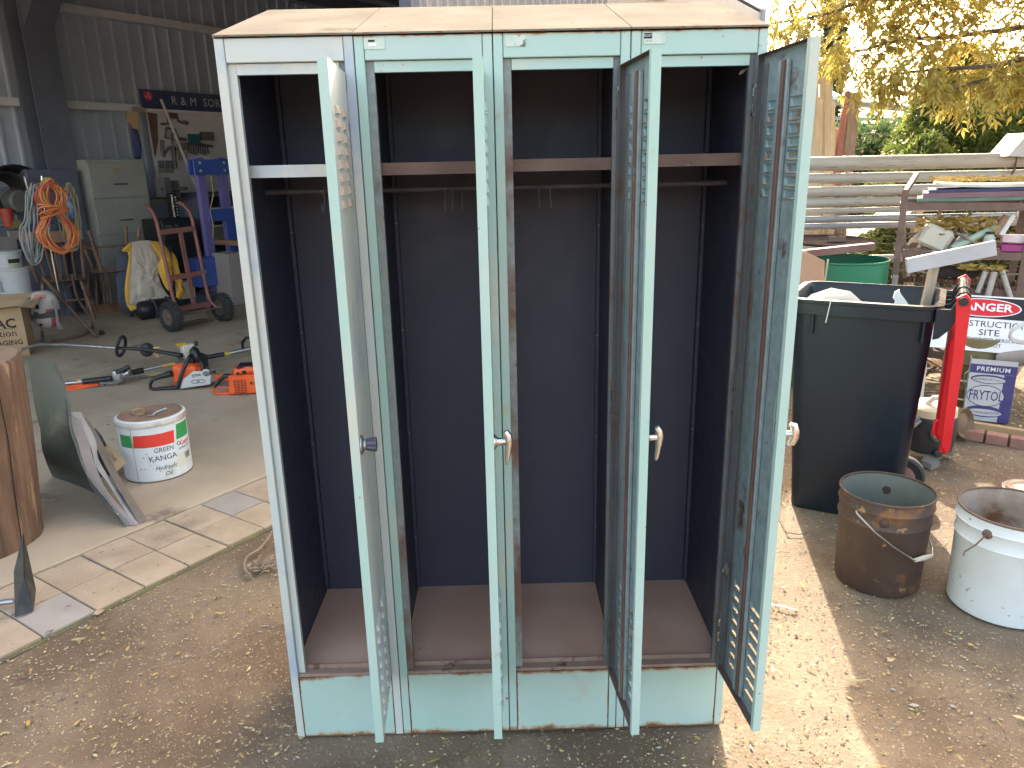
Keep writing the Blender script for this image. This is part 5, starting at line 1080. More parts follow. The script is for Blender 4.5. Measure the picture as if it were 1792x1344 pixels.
for k in range(5): MB().lathe([(.06 + .02 * k, -.022 - .001 * k), (.066 + .02 * k, -.03), (.07 + .02 * k, -.022)], 20, Mm, False, False).out('guard_ring', MT['rustbar'], mo, smooth=40)
for k in range(8): MB().tube([(.17 * math.cos(a) * (1 - .04 * k), .05 + .02 * k, .14 + .17 * math.sin(a) * (1 - .04 * k)) for a in [q * PI / 10 for q in range(21)]], .007, 5).out('fin', M('fin_dark', (.04, .035, .03), r=.5), mo, smooth=50) if k < 4 else None
for k, (px, py, r_, lb_) in enumerate(((30, 330, .30, 'large black hose coil above the motor at far left'), (3, 335, .22, 'smaller black hose coil at the image edge'))):
    t = onb('hose_coil', lb_, 'hose', px, py, 6.05)
    for q in range(5): MB().tube([(r_ * (1 - .06 * q) * math.cos(a), .03 * q, r_ * (1 - .06 * q) * math.sin(a) * .8) for a in [w_ * PI / 12 for w_ in range(24)]], .02, 6, True).out('loop', MT['black'], t, smooth=50)
t = SH('dark_cupboard', 'dark blue steel cupboard between bench and filing cabinet', 'cupboard', 3.02, 6.0); MB().b2((0, 0, 0), (.55, .4, 1.62)).out('carcass', MT['darksteel'], t, bevel=.004); MB().b2((.01, -.015, .05), (.27, -.001, 1.58)).out('door', MT['darksteel'], t); MB().b2((.28, -.015, .05), (.54, -.001, 1.58)).out('door', MT['darksteel'], t)
t = onb('blue_packet', 'bright blue and white plastic packet hanging on dark cupboard', 'packet', 123, 362, 5.95); m = MB(); m.pillow([wp2 for wp2 in (Vector((-.05, 0, .10)), Vector((.02, 0, .13)), Vector((.05, 0, -.05)), Vector((.04, 0, -.14)), Vector((-.03, 0, -.10)))], (0, -1, 0), .03, 5, .01, 20); m.out('packet', M('blue_packet', (.06, .2, .5), (.45, .5, .55), 12, .3), t, smooth=50)
# white buckets stacked
def wbucket(label, px, py, v, sc_=1., green=False):
    p = gv(px, py, v); t = T('plastic_bucket', label, 'bucket', p, ANG, 'white plastic buckets by the dark bench'); r0, r1, h = .10 * sc_, .125 * sc_, .27 * sc_
    MB().lathe([(r0, 0), (r1 - .008, h * .84), (r1, h * .85), (r1, h * .90), (r1 - .004, h * .91), (r1 + .002, h * .96), (r1 - .004, h)], 26).out('bucket', M('grey_white_bucket', (.40, .41, .42), (.46, .47, .47), 6, .5), t, smooth=35)
    if green:
        def f(u, v_): z = .05 + .15 * v_; rr = r0 + (r1 - .008 - r0) * z / (h * .84) + .001; a = -PI / 2 - .45 + .9 * u; return Vector((rr * math.cos(a), rr * math.sin(a), z))
        for (a0, a1, mm, nn) in ((.0, .26, MT['ink'], 'dark_label_band'), (.74, 1., MT['ink'], 'dark_label_band'), (.3, .7, M('lime_label', (.3, .38, .2), (.38, .42, .3), 30, .5), 'green_label')):
            m = MB(); m.grid(lambda u, v_: f(u * (.9 if nn[0] == 'g' else 1), a0 + (a1 - a0) * v_), 8, 2); m.out(nn, mm, t, smooth=60)
    return t
wbucket('white plastic bucket with green and black label, top of the left stack', 22, 489, 4.75, 1., True)
wbucket('plain white bucket under the labelled one, right behind the carton', 34, 520, 4.7, 1.05)
wbucket('lowest white bucket, half hidden behind the carton flaps', 40, 562, 4.72, 1.1)
wbucket('pale bucket at the very left edge behind the carton', -6, 525, 4.9, 1.1)
# ================================================================ RIGHT SIDE
BA = math.radians(-31); E1 = Vector((math.cos(BA), math.sin(BA), 0)); E2 = Vector((-math.sin(BA), math.cos(BA), 0))
wb_ = T('wheelie_bin', 'black wheelie bin with open red lid hanging down its side', 'bin', (1.88, 1.40, 0), BA)
def rrect(x0, y0, x1, y1, r_, n=5):
    P = []
    for cx, cy, a0 in ((x1 - r_, y0 + r_, -PI / 2), (x1 - r_, y1 - r_, 0), (x0 + r_, y1 - r_, PI / 2), (x0 + r_, y0 + r_, PI)):
        for k in range(n + 1): a = a0 + PI / 2 * k / n; P.append((cx + r_ * math.cos(a), cy + r_ * math.sin(a)))
    return P
def loft(mb, rings, cap0=True, cap1=False):
    n = len(rings[0][0]); vs_ = []
    for P, z in rings: vs_ += [(x, y, z) for x, y in P]
    fs = [(i * n + k, i * n + (k + 1) % n, (i + 1) * n + (k + 1) % n, (i + 1) * n + k) for i in range(len(rings) - 1) for k in range(n)]
    if cap0: fs.append(tuple(range(n - 1, -1, -1)))
    if cap1: fs.append(tuple((len(rings) - 1) * n + k for k in range(n)))
    return mb.add(vs_, fs)
LB, WBn, HB = .54, .49, .985
def br(o0, e, r_=.06): return rrect(-.02 - o0 + .02, -o0, LB + o0 + e, WBn + o0, r_)
m = MB()
R0 = rrect(.05, .05, .50, .42, .05); R1 = rrect(-.005, -.01, .54, .49, .06); R1b = rrect(-.03, -.035, .563, .515, .08); R1c = rrect(-.035, -.04, .568, .52, .085); Rin = rrect(-.012, -.017, .545, .497, .065); Rin2 = rrect(.0, -.005, .53, .485, .06); R0in = rrect(.06, .06, .49, .41, .05)
loft(m, [(R0, .0), (R1, .93), (R1b, .93), (R1b, .975), (R1c, .978), (R1c, .992), (Rin, .994), (Rin2, .972), (R0in, .03)], True, True)
m.out('body', MT['binblack'], wb_, smooth=35)
m = MB()
for x in (.08, .50): m.b2((x, -.028, .84), (x + .012, -.006, .93))
m.b2((-.04, .02, .80), (-.012, .1, .93)); m.out('rib', MT['binblack'], wb_, bevel=.003)
# hinge block and rod
HX = .628
m = MB()
for y, th_ in ((-.03, .03), (.48, .03)): m.prism([(.54, y, .985), (.54, y, .86), (.562, y, .868), (.59, y, .90), (.618, y, .955), (HX + .014, y, 1.025), (HX - .01, y, 1.04), (.59, y, .985)], (0, th_, 0))
for y in (.09, .20, .31, .40): m.prism([(.54, y, .985), (.54, y, .95), (.60, y, .96), (HX + .01, y, 1.02), (HX - .01, y, 1.04), (.585, y, .99)], (0, .008, 0))
m.out('hinge_arm', MT['binblack'], wb_, bevel=.003)
MB().cyl((HX, -.02, 1.025), (HX, .50, 1.025), .022, n=12).cyl((HX, .02, 1.025), (HX, .06, 1.025), .027, n=12).cyl((HX, .18, 1.025), (HX, .22, 1.025), .027, n=12).out('grab_rod', M('shiny_black', (.02, .022, .024), r=.2), wb_, smooth=40)
# lid hanging
m = MB()
for y in (-.052, .52): m.prism([(HX - .026, y, 1.035), (HX - .022, y, .99), (HX - .012, y, .86), (HX - .004, y, .44), (HX + .016, y, .395), (HX + .03, y, .42), (HX + .028, y, .9), (HX + .027, y, 1.03), (HX + .006, y, 1.055)], (0, .022, 0))
m.prism([(HX + .016, -.03, .92), (HX + .016, .52, .92), (HX + .016, .52, .42), (HX + .016, -.03, .42)], (.006, 0, 0))
m.b2((HX - .008, -.03, .395), (HX + .026, .52, .42))
loft2 = [(HX + .015, 0), (HX - .022, .03), (HX - .030, .05), (HX - .034, .08)]
def ring(x, ins): return [(x, -.03 + ins, .43 + ins), (x, .525 - ins, .43 + ins), (x, .525 - ins, .88 - ins * .6), (x, -.03 + ins, .88 - ins * .6)]
vs_ = []
for x, ins in loft2: vs_ += ring(x, ins)
m.add(vs_, [(i * 4 + k, i * 4 + (k + 1) % 4, (i + 1) * 4 + (k + 1) % 4, (i + 1) * 4 + k) for i in range(3) for k in range(4)] + [(12, 13, 14, 15)])
m.b2((HX - .022, .14, .46), (HX - .012, .36, .54))
lid = m.out('lid', MT['red'], wb_, bevel=.004)
MB().tube([(HX - .012, .02, .53), (HX - .034, .02, .51), (HX - .034, .02, .46), (HX - .01, .02, .44)], .010, 8).out('lid_handle', MT['red'], lid, smooth=40)
MB().lathe([(.017, 0), (.017, .012), (.010, .014)], 12, Matrix.Translation((HX, -.052, 1.025)) @ Matrix.Rotation(PI / 2, 4, 'X')).out('hinge_cap', MT['rubber'], lid, smooth=40)
for y in (.06, .38):
    Mw = Matrix.Translation((.49, y + .03, .10)) @ Matrix.Rotation(PI / 2, 4, 'X')
    w_ = MB().lathe([(.05, -.03), (.09, -.03), (.10, -.018), (.10, .018), (.09, .03), (.05, .03)], 22, Mw).out('wheel', MT['rubber'], wb_, smooth=40)
    MB().lathe([(.012, .031), (.055, .033), (.06, .0305)], 18, Mw).out('rim', M('pinkish_hub', (.35, .17, .15), (.3, .15, .14), 8, .6), w_, smooth=40)
MB().cyl((.49, .06, .10), (.49, .44, .10), .012).out('axle', MT['steel'], wb_)
MB().tube([Vector((.155, -.05, 1.0)), Vector((.15, -.048, .96)), Vector((.142, -.045, .90))], .002, 4).out('cable_tie', MT['whiteplain'], wb_)
BL = lambda x, y, z: Vector((1.88, 1.40, 0)) + E1 * x + E2 * y + Vector((0, 0, z))
# things in the bin
t = T('rubbish_bag', 'crumpled beige sack poking out of the wheelie bin', 'sack', BL(.14, .2, .86))
m = MB(); m.pillow([E1 * a + Vector((0, 0, b)) for a, b in ((-.16, -.1), (-.155, .06), (-.10, .115), (-.02, .15), (.06, .14), (.12, .09), (.15, .03), (.15, -.1))], -E2, .10, 6, .03, 9); m.out('sack', M('beige_sack', (.45, .39, .31), (.56, .5, .42), 5, .8), t, smooth=60)
t = T('white_paper', 'torn white paper sticking up inside the wheelie bin', 'paper', BL(.40, .12, .92))
m = MB(); m.prism([E1 * a + Vector((0, 0, b)) for a, b in ((-.02, .0), (-.015, .06), (-.025, .075), (-.02, .10), (-.005, .11), (.005, .09), (.03, .06), (.07, .0))], (.005, .012, 0)); m.out('sheet', MT['whiteplain'], t)
ps = gy(1625, 525, 1.38); t = T('timber_stick', 'grey timber stake with white channel nailed across, standing in the bin', 'stake', (ps.x, ps.y, .5)); o_ = t.location.copy()
MB().bar(Vector((ps.x - .05, ps.y, .52)) - o_, gy(1641, 440, 1.38) - o_, .036, .020, (0, -1, .1)).out('stake', MT['timber'], t)
ca = gy(1588, 466, 1.36) - o_; cb = gy(1744, 434, 1.30) - o_; dv = (cb - ca).normalized(); uv_ = Vector((0, 0, 1)); uv_ = (uv_ - dv * uv_.dot(dv)).normalized(); nv = dv.cross(uv_)
def chan(a, b):
    w2, d2, t2 = .031, .022, .002
    pr = [(-w2, 0), (w2, 0), (w2, -d2), (w2 - t2, -d2), (w2 - t2, -t2), (.008, -t2 - .004), (-.008, -t2 - .004), (-w2 + t2, -t2), (-w2 + t2, -d2), (-w2, -d2)]
    return [a + uv_ * x + nv * y for x, y in pr]
if nv.dot(CAM - o_ - ca) < 0: nv = -nv
m = MB(); A_ = chan(ca, cb); m.prism(A_, cb - ca); m.out('white_channel', M('satin_white_alloy', (.44, .44, .46), (.38, .38, .4), 6, .4), t, bevel=.001)

# buckets
def bucket(name, label, c, r0, r1, h, mat, inner, matn, bead, seed):
    t = T(name, label, 'bucket', c)
    m = MB(); th = .0025
    prof = [(r0 - .003, 0), (r0, .004), (r0 + (r1 - r0) * .7, h * .70), (r0 + (r1 - r0) * .72 + .005, h * .725), (r0 + (r1 - r0) * .75, h * .75), (r0 + (r1 - r0) * .86, h * .86), (r0 + (r1 - r0) * .88 + .005, h * .88), (r0 + (r1 - r0) * .9, h * .90), (r1, h - .006)]
    m.lathe(prof, 56, None, True, False); m.out('body', mat, t, smooth=35)
    i_ = MB(); i_.lathe([(r1 - th, h - .004), (r0 + (r1 - r0) * .9 - th, h * .90), (r0 + (r1 - r0) * .75 - th, h * .75), (r0 - .006, .012)], 56, None, False, True); i_.v = i_.v; i_.out('inside', inner, t, smooth=35)
    m = MB(); m.tube([(r1 * math.cos(a), r1 * math.sin(a), h - .003) for a in [2 * PI * k / 56 for k in range(56)]], bead, 6, True); m.out('rolled_rim', matn, t, smooth=60)
    return t
bk = bucket('tin_bucket', 'rusty brown tin bucket with wire bail and white grip', (2.045, .77, 0), .150, .163, .372, MT['browntin'], MT['tininside'], MT['browntin'], .005, 1)
def lug(t, a, r_, z, mat):
    Ml = Matrix.Translation((r_ * math.cos(a), r_ * math.sin(a), z)) @ Matrix.Rotation(a, 4, 'Z') @ Matrix.Rotation(PI / 2, 4, 'Y')
    MB().lathe([(.017, -.004), (.017, .002), (.012, .007), (.006, .009)], 14, Ml).out('bail_ear', mat, t, smooth=40)
# bail hangs down on the near side: from ear at left to grip low right
a_l = math.radians(-118); a_r = math.radians(62)
for a in (a_l, a_r): lug(bk, a, .161, .30, MT['browntin'])
def bailpts(ear_l, low, ear_r): return [ear_l, ear_l.lerp(low, .35) + Vector((0, 0, -.012)), ear_l.lerp(low, .8), low, low.lerp(ear_r, .25), ear_r]
c0 = Vector((2.045, .77, 0)); 
el = gy(1500, 899, c0.y + .172 * math.sin(a_l)) - c0; lw = gy(1600, 981, .585) - c0; gp2 = gy(1631, 972, .66) - c0
er = Vector((.172 * math.cos(a_r), .172 * math.sin(a_r), .30))
MB().tube([el + Vector((0, .01, .006)), el, el.lerp(lw, .3) + Vector((0, -.008, -.014)), el.lerp(lw, .62) + Vector((0, -.008, -.012)), lw, gp2, Vector((.19, -.02, .13)), Vector((.178, .06, .22)), er], .0032, 6).out('wire_bail', MT['steel'], bk, smooth=60)
MB().tube([lw.lerp(gp2, .05), lw.lerp(gp2, .5), lw.lerp(gp2, 1.0)], [.007, .010, .007], 10).out('bail_grip', MT['cream'], bk, smooth=50)
wk = bucket('tin_bucket', 'rust flecked white tin bucket at right edge of frame', (2.405, .575, 0), .172, .180, .375, MT['whiterust'], MT['rustinside'], MT['rustbar'], .0045, 2)
a_ = math.radians(-150); c0 = Vector((2.405, .575, 0)); lug(wk, a_, .180, .325, MT['rustbar']); 
e0 = Vector((.19 * math.cos(a_), .19 * math.sin(a_), .325)); MB().tube([e0, e0 + Vector((-.035, -.01, -.03)), e0 + Vector((-.07, -.01, -.055)), e0 + Vector((-.072, -.01, -.07))], .003, 6).out('wire_bail', MT['rustbar'], wk, smooth=60)
MB().b2((.0, -.1745, .01), (.003, -.1715, .25)).out('seam', MT['rustbar'], wk)
t = T('paint_lid', 'shallow tan round tin lid on ground behind the white bucket', 'tin', gz(1795, 862, 0) + Vector((.02, 0, 0)))  # a loose tin lid lying flat, without its tin
MB().lathe([(.10, 0), (.115, .004), (.118, .016), (.110, .022), (.104, .016), (.098, .012), (.095, .02), (.088, .022), (.082, .012)], 32).out('lid_pan', M('tan_lid', (.45, .3, .19), (.52, .38, .26), 8, .5), t, smooth=35)

# vacuum / pot behind the bin lid
vc = T('shop_vacuum', 'old black drum vacuum with cream top behind the red bin lid', 'vacuum', (2.875, 1.93, 0))
vm = M('scuffed_black_drum', (.022, .024, .028), (.032, .034, .038), 5, .45, spots=[((.2, .18, .15), 24, .70, .04)])
MB().lathe([(.085, .055), (.118, .075), (.128, .13), (.128, .20), (.124, .23), (.126, .24), (.120, .262)], 32).out('drum', vm, vc, smooth=40)
MB().lathe([(.121, .262), (.118, .30), (.10, .318), (.05, .326)], 32, None, False, True).out('cream_top', M('dusty_cream_top', (.52, .43, .25), (.6, .52, .34), 6, .6, spots=[((.3, .22, .12), 12, .62, .1)]), vc, smooth=40)
MB().tube([(-.05, -.03, .32), (-.03, -.05, .36), (.04, -.05, .365), (.07, -.03, .32)], .014, 8).out('carry_handle', MT['cream'], vc, smooth=50)
bd = Matrix.Translation((-.02, -.126, .195)) @ Matrix.Rotation(PI / 2, 4, 'X')
MB().lathe([(.052, -.012), (.052, .006), (.044, .010), (.040, .006)], 24, bd).out('badge_ring', M('badge_grey', (.05, .052, .055), r=.4), vc, smooth=40)
MB().lathe([(.030, .0065), (.0, .0075)], 20, bd @ Matrix.Scale(1.2, 4, (1, 0, 0)), False, False).out('badge_plate', M('badge_cream', (.6, .52, .36), r=.5), vc)
text('THE BOSS', .014, MT['ink'], vc, lambda x, y: Vector((-.02 + x, -.1350, .195 + y)), xs=.75)
for k in range(3):
    a = -1.9 + k * 2.1; m = MB(); m.prism([(.06 * math.cos(a), .06 * math.sin(a), .07), (.14 * math.cos(a - .3), .14 * math.sin(a - .3), .012), (.16 * math.cos(a), .16 * math.sin(a), 0), (.14 * math.cos(a + .3), .14 * math.sin(a + .3), .012)], (0, 0, .03)); m.out('castor_foot', M('grey_foot', (.16, .15, .14), (.2, .19, .175), 8, .6), vc)
MB().lathe([(.02, 0), (.022, .012), (.016, .018)], 12, Matrix.Translation((-.02, -.128, .085)) @ Matrix.Rotation(PI / 2, 4, 'X')).out('drain_plug', M('blue_black_plug', (.02, .03, .045), r=.4), vc)
MB().tube([(-.10, -.07, .27), (-.135, -.05, .22), (-.14, -.03, .16), (-.15, -.02, .09), (-.19, .0, .02)], .009, 6).tube([(-.10, -.08, .25), (-.14, -.07, .20), (-.145, -.06, .14)], .008, 6).out('power_lead', MT['greycord'], vc, smooth=50)
# cream plastic chair parts behind bin
t = T('plastic_chair', 'cream plastic chair back and legs standing behind the wheelie bin', 'chair', (3.10, 2.60, 0), -.4)
m = MB(); m.prism([(-.2, 0, .05), (-.16, 0, .42), (-.06, 0, .50), (.04, 0, .42), (.10, 0, .05)], (0, .02, 0)); m.out('back_shell', MT['cream'], t, bevel=.005)
for x in (-.18, .08, .0): MB().bar((x, -.03, 0), (x * .8, -.04, .42), .05, .03).out('leg', MT['cream'], t, bevel=.006)
t = T('pulley_wheel', 'rusty round pulley leaning behind the red bin lid', 'pulley', (3.24, 2.24, 0), .2)
MB().lathe([(.03, -.02), (.06, -.012), (.085, -.03), (.09, -.018), (.078, 0), (.09, .018), (.085, .03), (.06, .012), (.03, .02)], 26, Matrix.Translation((0, 0, .088)) @ Matrix.Rotation(PI / 2 - .2, 4, 'X') @ Matrix.Rotation(.3, 4, 'Y')).out('pulley', M('brassy_rust', (.14, .085, .045), (.22, .15, .085), 9, .6, .3), t, smooth=40)

MT['cream2'] = M('tin_print_white', (.58, .57, .55), (.5, .49, .48), 8, .5)
# fry oil tin, olive drum, sign
ft = T('cooking_oil_tin', 'large navy and white frying oil tin filled with pipe offcuts', 'tin', (3.56, 2.50, .0), -.50)
w2, d2, h2 = .24, .24, .385
m = MB(); m.b2((-w2 / 2, 0, 0), (w2 / 2, .003, h2)).b2((-w2 / 2, d2 - .003, 0), (w2 / 2, d2, h2)).b2((-w2 / 2, .003, 0), (-w2 / 2 + .003, d2 - .003, h2)).b2((w2 / 2 - .003, .003, 0), (w2 / 2, d2 - .003, h2)).b2((-w2 / 2, .003, 0), (w2 / 2, d2, .003)); m.out('tin', M('tin_white', (.5, .49, .48), (.58, .57, .56), 6, .45, spots=[((.25, .14, .08), 16, .68, .05)]), ft)
def fr_(x0, x1, z0, z1, mat, nm, y=-.001): MB().b2((x0, y, z0), (x1, y + .0008, z1)).out(nm, mat, ft)
fr_(-.12, .12, .30, .355, MT['navyprint'], 'navy_band'); fr_(.06, .12, .0, .299, MT['navyprint'], 'navy_corner')
m = MB()
def ell(cx, cz, rx, rz_, y, n=28, a0=0, a1=2 * PI): return [(cx + rx * math.cos(a0 + (a1 - a0) * k / n), y, cz + rz_ * math.sin(a0 + (a1 - a0) * k / n)) for k in range(n)]
MB().quad(*ell(-.015, .265, .095, .028, -.0014)).out('navy_cartouche', MT['navyprint'], ft)
MB().quad(*ell(-.015, .262, .085, .020, -.0018)).out('white_cartouche', MT['cream2'], ft)
MB().quad(*ell(-.015, .062, .10, .036, -.0014)).out('navy_cartouche', MT['navyprint'], ft); MB().quad(*ell(-.015, .055, .092, .022, -.0018)).out('white_cartouche', MT['cream2'], ft)
MB().quad(*ell(-.02, .16, .098, .068, -.0014)).out('centre_oval', MT['navyprint'], ft); MB().quad(*ell(-.02, .16, .094, .063, -.0018)).out('centre_oval', MT['cream2'], ft)
text('PREMIUM', .038, MT['whiteplain'], ft, lambda x, y: Vector((.0 + x, -.0022, .327 + y)), off=.0006, sp=1.15)
text("AUSTRALIA'S NO.1", .020, MT['navyprint'], ft, lambda x, y: Vector((-.015 + x, -.0026, .264 + y - x * x * 1.2)), xs=.9)
text('FRYTOL', .095, MT['navyprint'], ft, lambda x, y: Vector((-.018 + x * .52, -.0026, .16 + y * .9)), off=.001)
text('ALL PURPOSE DEEP FRYING', .017, MT['navyprint'], ft, lambda x, y: Vector((-.015 + x, -.0026, .052 + y + x * x * 1.2)), xs=.75)
MB().b2((w2 / 2 + .0002, .02, .02), (w2 / 2 + .001, .2, .28)).out('side_label', MT['cardwhite'], ft)
MB().tube([(-w2 / 2, .04, .30), (-w2 / 2 - .02, .03, .28), (-w2 / 2 - .02, .03, .22), (-w2 / 2, .04, .2)], .003, 5).out('wire_handle', MT['steel'], ft)
def inn(name, label, cat, px, py, y): return T(name, label, cat, gy(px, py, y))
t = inn('pipe_offcut', 'stubby grey pipe lying in mouth of the frying oil tin', 'pipe', 1790, 620, 2.47)
def ringtube(mb, p, q, ro, ri, n=18):
    p = Vector(p); q = Vector(q); d = (q - p).normalized(); M_ = Matrix.Translation(p) @ d.to_track_quat('Z', 'Y').to_matrix().to_4x4(); L = (q - p).length
    return mb.lathe([(ri, 0), (ro, 0), (ro, L), (ri, L), (ri, 0)], n, M_, False, False)
m = MB(); ringtube(m, (.03, -.06, .0), (-.06, .1, -.06), .047, .038); m.out('pipe', M('grey_brown_pipe', (.25, .22, .19), (.32, .29, .26), 8, .6), t, smooth=40)
t = inn('cloth_rag', 'grey brown stiff rag standing in the frying oil tin', 'rag', 1758, 640, 2.6); m = MB(); m.pillow([(-.06, 0, -.1), (-.05, 0, .05), (0, 0, .12), (.08, 0, .13), (.1, 0, .0), (.06, 0, -.1)], (0, -1, 0), .06, 5, .03, 9); m.out('rag', M('rag', (.3, .26, .22), (.36, .32, .28), 6, .9), t, smooth=50)
t = inn('hose_ring', 'clear plastic hose ring on top of the frying oil tin', 'hose', 1796, 585, 2.38); m = MB()
for k in range(3): m.tube([(.095 * math.cos(a), .03 * math.sin(a * 2) * .3, .055 * math.sin(a) + .008 * k) for a in [q * PI / 12 for q in range(24)]], .007, 6, True)
m.out('ring', M('clear_hose', (.55, .54, .52), (.62, .6, .58), 9, .25), t, smooth=60)
od = T('steel_drum', 'small olive steel drum supporting the danger sign', 'drum', (3.62, 2.78, 0))
MB().lathe([(.17, 0), (.175, .01), (.175, .15), (.182, .16), (.175, .17), (.175, .31), (.182, .32), (.175, .33), (.175, .47), (.17, .48)], 36).out('drum', MT['olive'], od, smooth=35)
for z in (.10, .22): MB().tube([(-.185, -.06, z), (-.16, -.13, z), (-.11, -.175, z)], .006, 6).out('rod_handle', MT['cream'], od)
sg = T('danger_sign', 'white danger construction site sign with red oval, leaning back on olive drum', 'sign', gy(1726, 566, 2.72)); 
sr = Vector((.85, -.527, 0)); sb = Vector((.527, .85, 0)); su_ = (sb * .66 + Vector((0, 0, .75))).normalized(); sn = sr.cross(su_).normalized()
if sn.dot(CAM - sg.location) < 0: sn = -sn
def SG(x, y, d=0.): return sr * x + su_ * y + sn * d
SW, SHt = .29, .20
m = MB(); m.prism([SG(*p) for p in ((-SW, -SHt), (-SW, SHt), (SW - .10, SHt), (SW, SHt - .10), (SW, -SHt))], sn * -.004); m.out('panel', MT['whiteplain'], sg)
m = MB(); m.quad(*[SG(x, y, .001) for x, y in ((-SW + .012, .035), (SW - .012, .035), (SW - .012, SHt - .105), (SW - .105, SHt - .012), (-SW + .012, SHt - .012))]); m.out('black_band', MT['ink'], sg)
def sell(rx, ry, d, mat, nm): m = MB(); m.quad(*[SG(-.03 + rx * math.cos(a), .112 + ry * math.sin(a), d) for a in [q * PI / 18 for q in range(36)]]); m.out(nm, mat, sg)
sell(.205, .068, .002, MT['whiteplain'], 'white_oval'); sell(.197, .061, .003, MT['red'], 'red_oval')
text('DANGER', .078, MT['whiteplain'], sg, lambda x, y: SG(-.03 + x, .112 + y, .004), off=.002)
text('CONSTRUCTION', .062, MT['ink'], sg, lambda x, y: SG(x, -.008 + y, .0015), xs=.92)
text('SITE', .062, MT['ink'], sg, lambda x, y: SG(.02 + x, -.068 + y, .0015), xs=1.0)
text('UNAUTHORISED PERSONS', .034, MT['ink'], sg, lambda x, y: SG(x, -.117 + y, .0015), xs=.92)
text('KEEP OUT', .034, MT['ink'], sg, lambda x, y: SG(.02 + x, -.155 + y, .0015), xs=.92)
# edging: plank and bricks
eb = T('garden_edging', 'row of red bricks with a timber board along the rack bed', 'edging', (3.28, 2.26, 0), math.radians(-38))
bm_ = MB(); bm_.box((0, 0, 0), (.105, .07, .06)); b0 = bm_.out('brick', MT['brick'], eb, bevel=.005)
for k in range(9):
    o = b0 if k == 0 else b0.copy()
    if k: col.objects.link(o)
    o.location = (.05 + k * .115, ru(-.004, .004), .018); o.rotation_euler = (ru(-.03, .03), ru(-.02, .02), ru(-.05, .05))
MB().b2((.0, .045, 0), (1.0, .085, .075)).out('board', M('edging_board', (.36, .24, .12), (.44, .31, .17), 4, .8, stretch=(1, 8, 8)), eb, bevel=.003)

# green drum with lid
gd = T('steel_drum', 'green steel drum with dark rusty lid askew on timber', 'drum', (2.985, 3.38, 0))
m = MB(); m.lathe([(.285, 0), (.29, .012), (.29, .28), (.298, .29), (.29, .30), (.29, .58), (.298, .59), (.29, .60), (.29, .885), (.297, .892), (.296, .902), (.286, .902), (.284, .86), (.283, .5)], 48, None, True, False); m.out('body', MT['green'], gd, smooth=35)
MB().lathe([(.282, .78), (.15, .80), (.0, .81)], 30, None, False, False).out('contents', M('drum_litter', (.14, .09, .06), (.22, .15, .10), 20, .95, bump=.8), gd)
dl = T('drum_lid', 'round dark drum lid resting on timber over the green drum', 'lid', gy(1452, 423, 3.55)); MB().lathe([(.30, 0), (.305, .008), (.30, .014), (.28, .010), (.0, .014)], 40, Matrix.Rotation(.035, 4, 'X')).out('lid', M('dark_lid', (.025, .017, .018), (.04, .028, .026), 6, .9, spec=.1), dl, smooth=35); MB().b2((-.06, -.12, .012), (.06, -.10, .05)).out('handle', MT['rustbar'], dl)
t = T('timber_batten', 'purplish brown painted batten across the top of the green drum', 'batten', gy(1400, 442, 3.18)); MB().bar(Vector((-.15, 0, -.02)), gy(1528, 431, 3.18) - t.location, .06, .045).out('batten', M('purple_brown', (.14, .075, .065), (.19, .11, .095), 6, .7), t)
t = T('board_offcut', 'terracotta coloured board leaning between lockers and the green drum', 'board', gy(1416, 480, 2.9)); m = MB(); m.prism([gy(a, b, 2.9) - t.location for a, b in ((1375, 440), (1412, 441), (1443, 456), (1440, 520), (1370, 520))], (0, .012, 0)); m.out('board', MT['terracotta'], t)
t = T('wood_lath', 'thin pale lath leaning beside terracotta board', 'lath', gy(1443, 460, 2.88)); MB().bar((0, 0, -.30), (.02, 0, .02), .012, .008).out('lath', MT['pine'], t)

# rusty rack with its junk
RKA = math.radians(-28); RKO = Vector((3.36, 3.38, 0)); RKX = Vector((math.cos(RKA), math.sin(RKA), 0)); RKY = Vector((-math.sin(RKA), math.cos(RKA), 0))
rk = T('rack', 'rusty steel angle rack crammed with offcuts, bottles and leaf litter', 'rack', (3.36, 3.38, 0), RKA)
RZ = (1.27, .955, .71, .50, .26); RD = .5; RW = .74
for x in (0, RW): 
    for y in (0, RD): m = MB(); m.b2((x - .02, y - .004, 0), (x + .02, y + .004, 1.345 if y == 0 else 1.36)); m.b2((x - .02 if x else x + .012, y + .0045, 0), (x - .012 if x else x + .02, y + .04, 1.34)); m.out('upright', MT['rustbar'], rk)
for x in (-.022, RW + .022):
    for z in RZ: MB().b2((x - .003, .0, z - .045), (x + .003, RD, z - .005)).out('side_rail', MT['rustbar'], rk)
for z in RZ:
    MB().b2((.022, -.006, z - .05), (RW - .022, -.001, z)).out('front_rail', MT['rustbar'], rk); MB().b2((.022, RD + .001, z - .05), (RW - .022, RD + .006, z)).out('rear_rail', MT['rustbar'], rk)
MB().bar((0, .0, 1.34), (.06, RD * .9, 1.45), .03, .03).out('top_brace', MT['rustbar'], rk); MB().bar((-.02, .02, .74), (-.10, .06, .40), .03, .01).out('brace', MT['rustbar'], rk); MB().bar((.0, .02, 1.30), (.06, .3, .72), .02, .01).out('brace', MT['timber'], rk)
MB().b2((-.015, -.012, .58), (.022, -.005, .78)).out('splice_plate', MT['steel'], rk)
for z in (RZ[1], RZ[4]):
    for k in range(6): MB().b2((.03, .01 + k * .083, z - .012), (RW - .03, .07 + k * .083, z - .004)).out('shelf_slat', MT['rustbar'], rk)
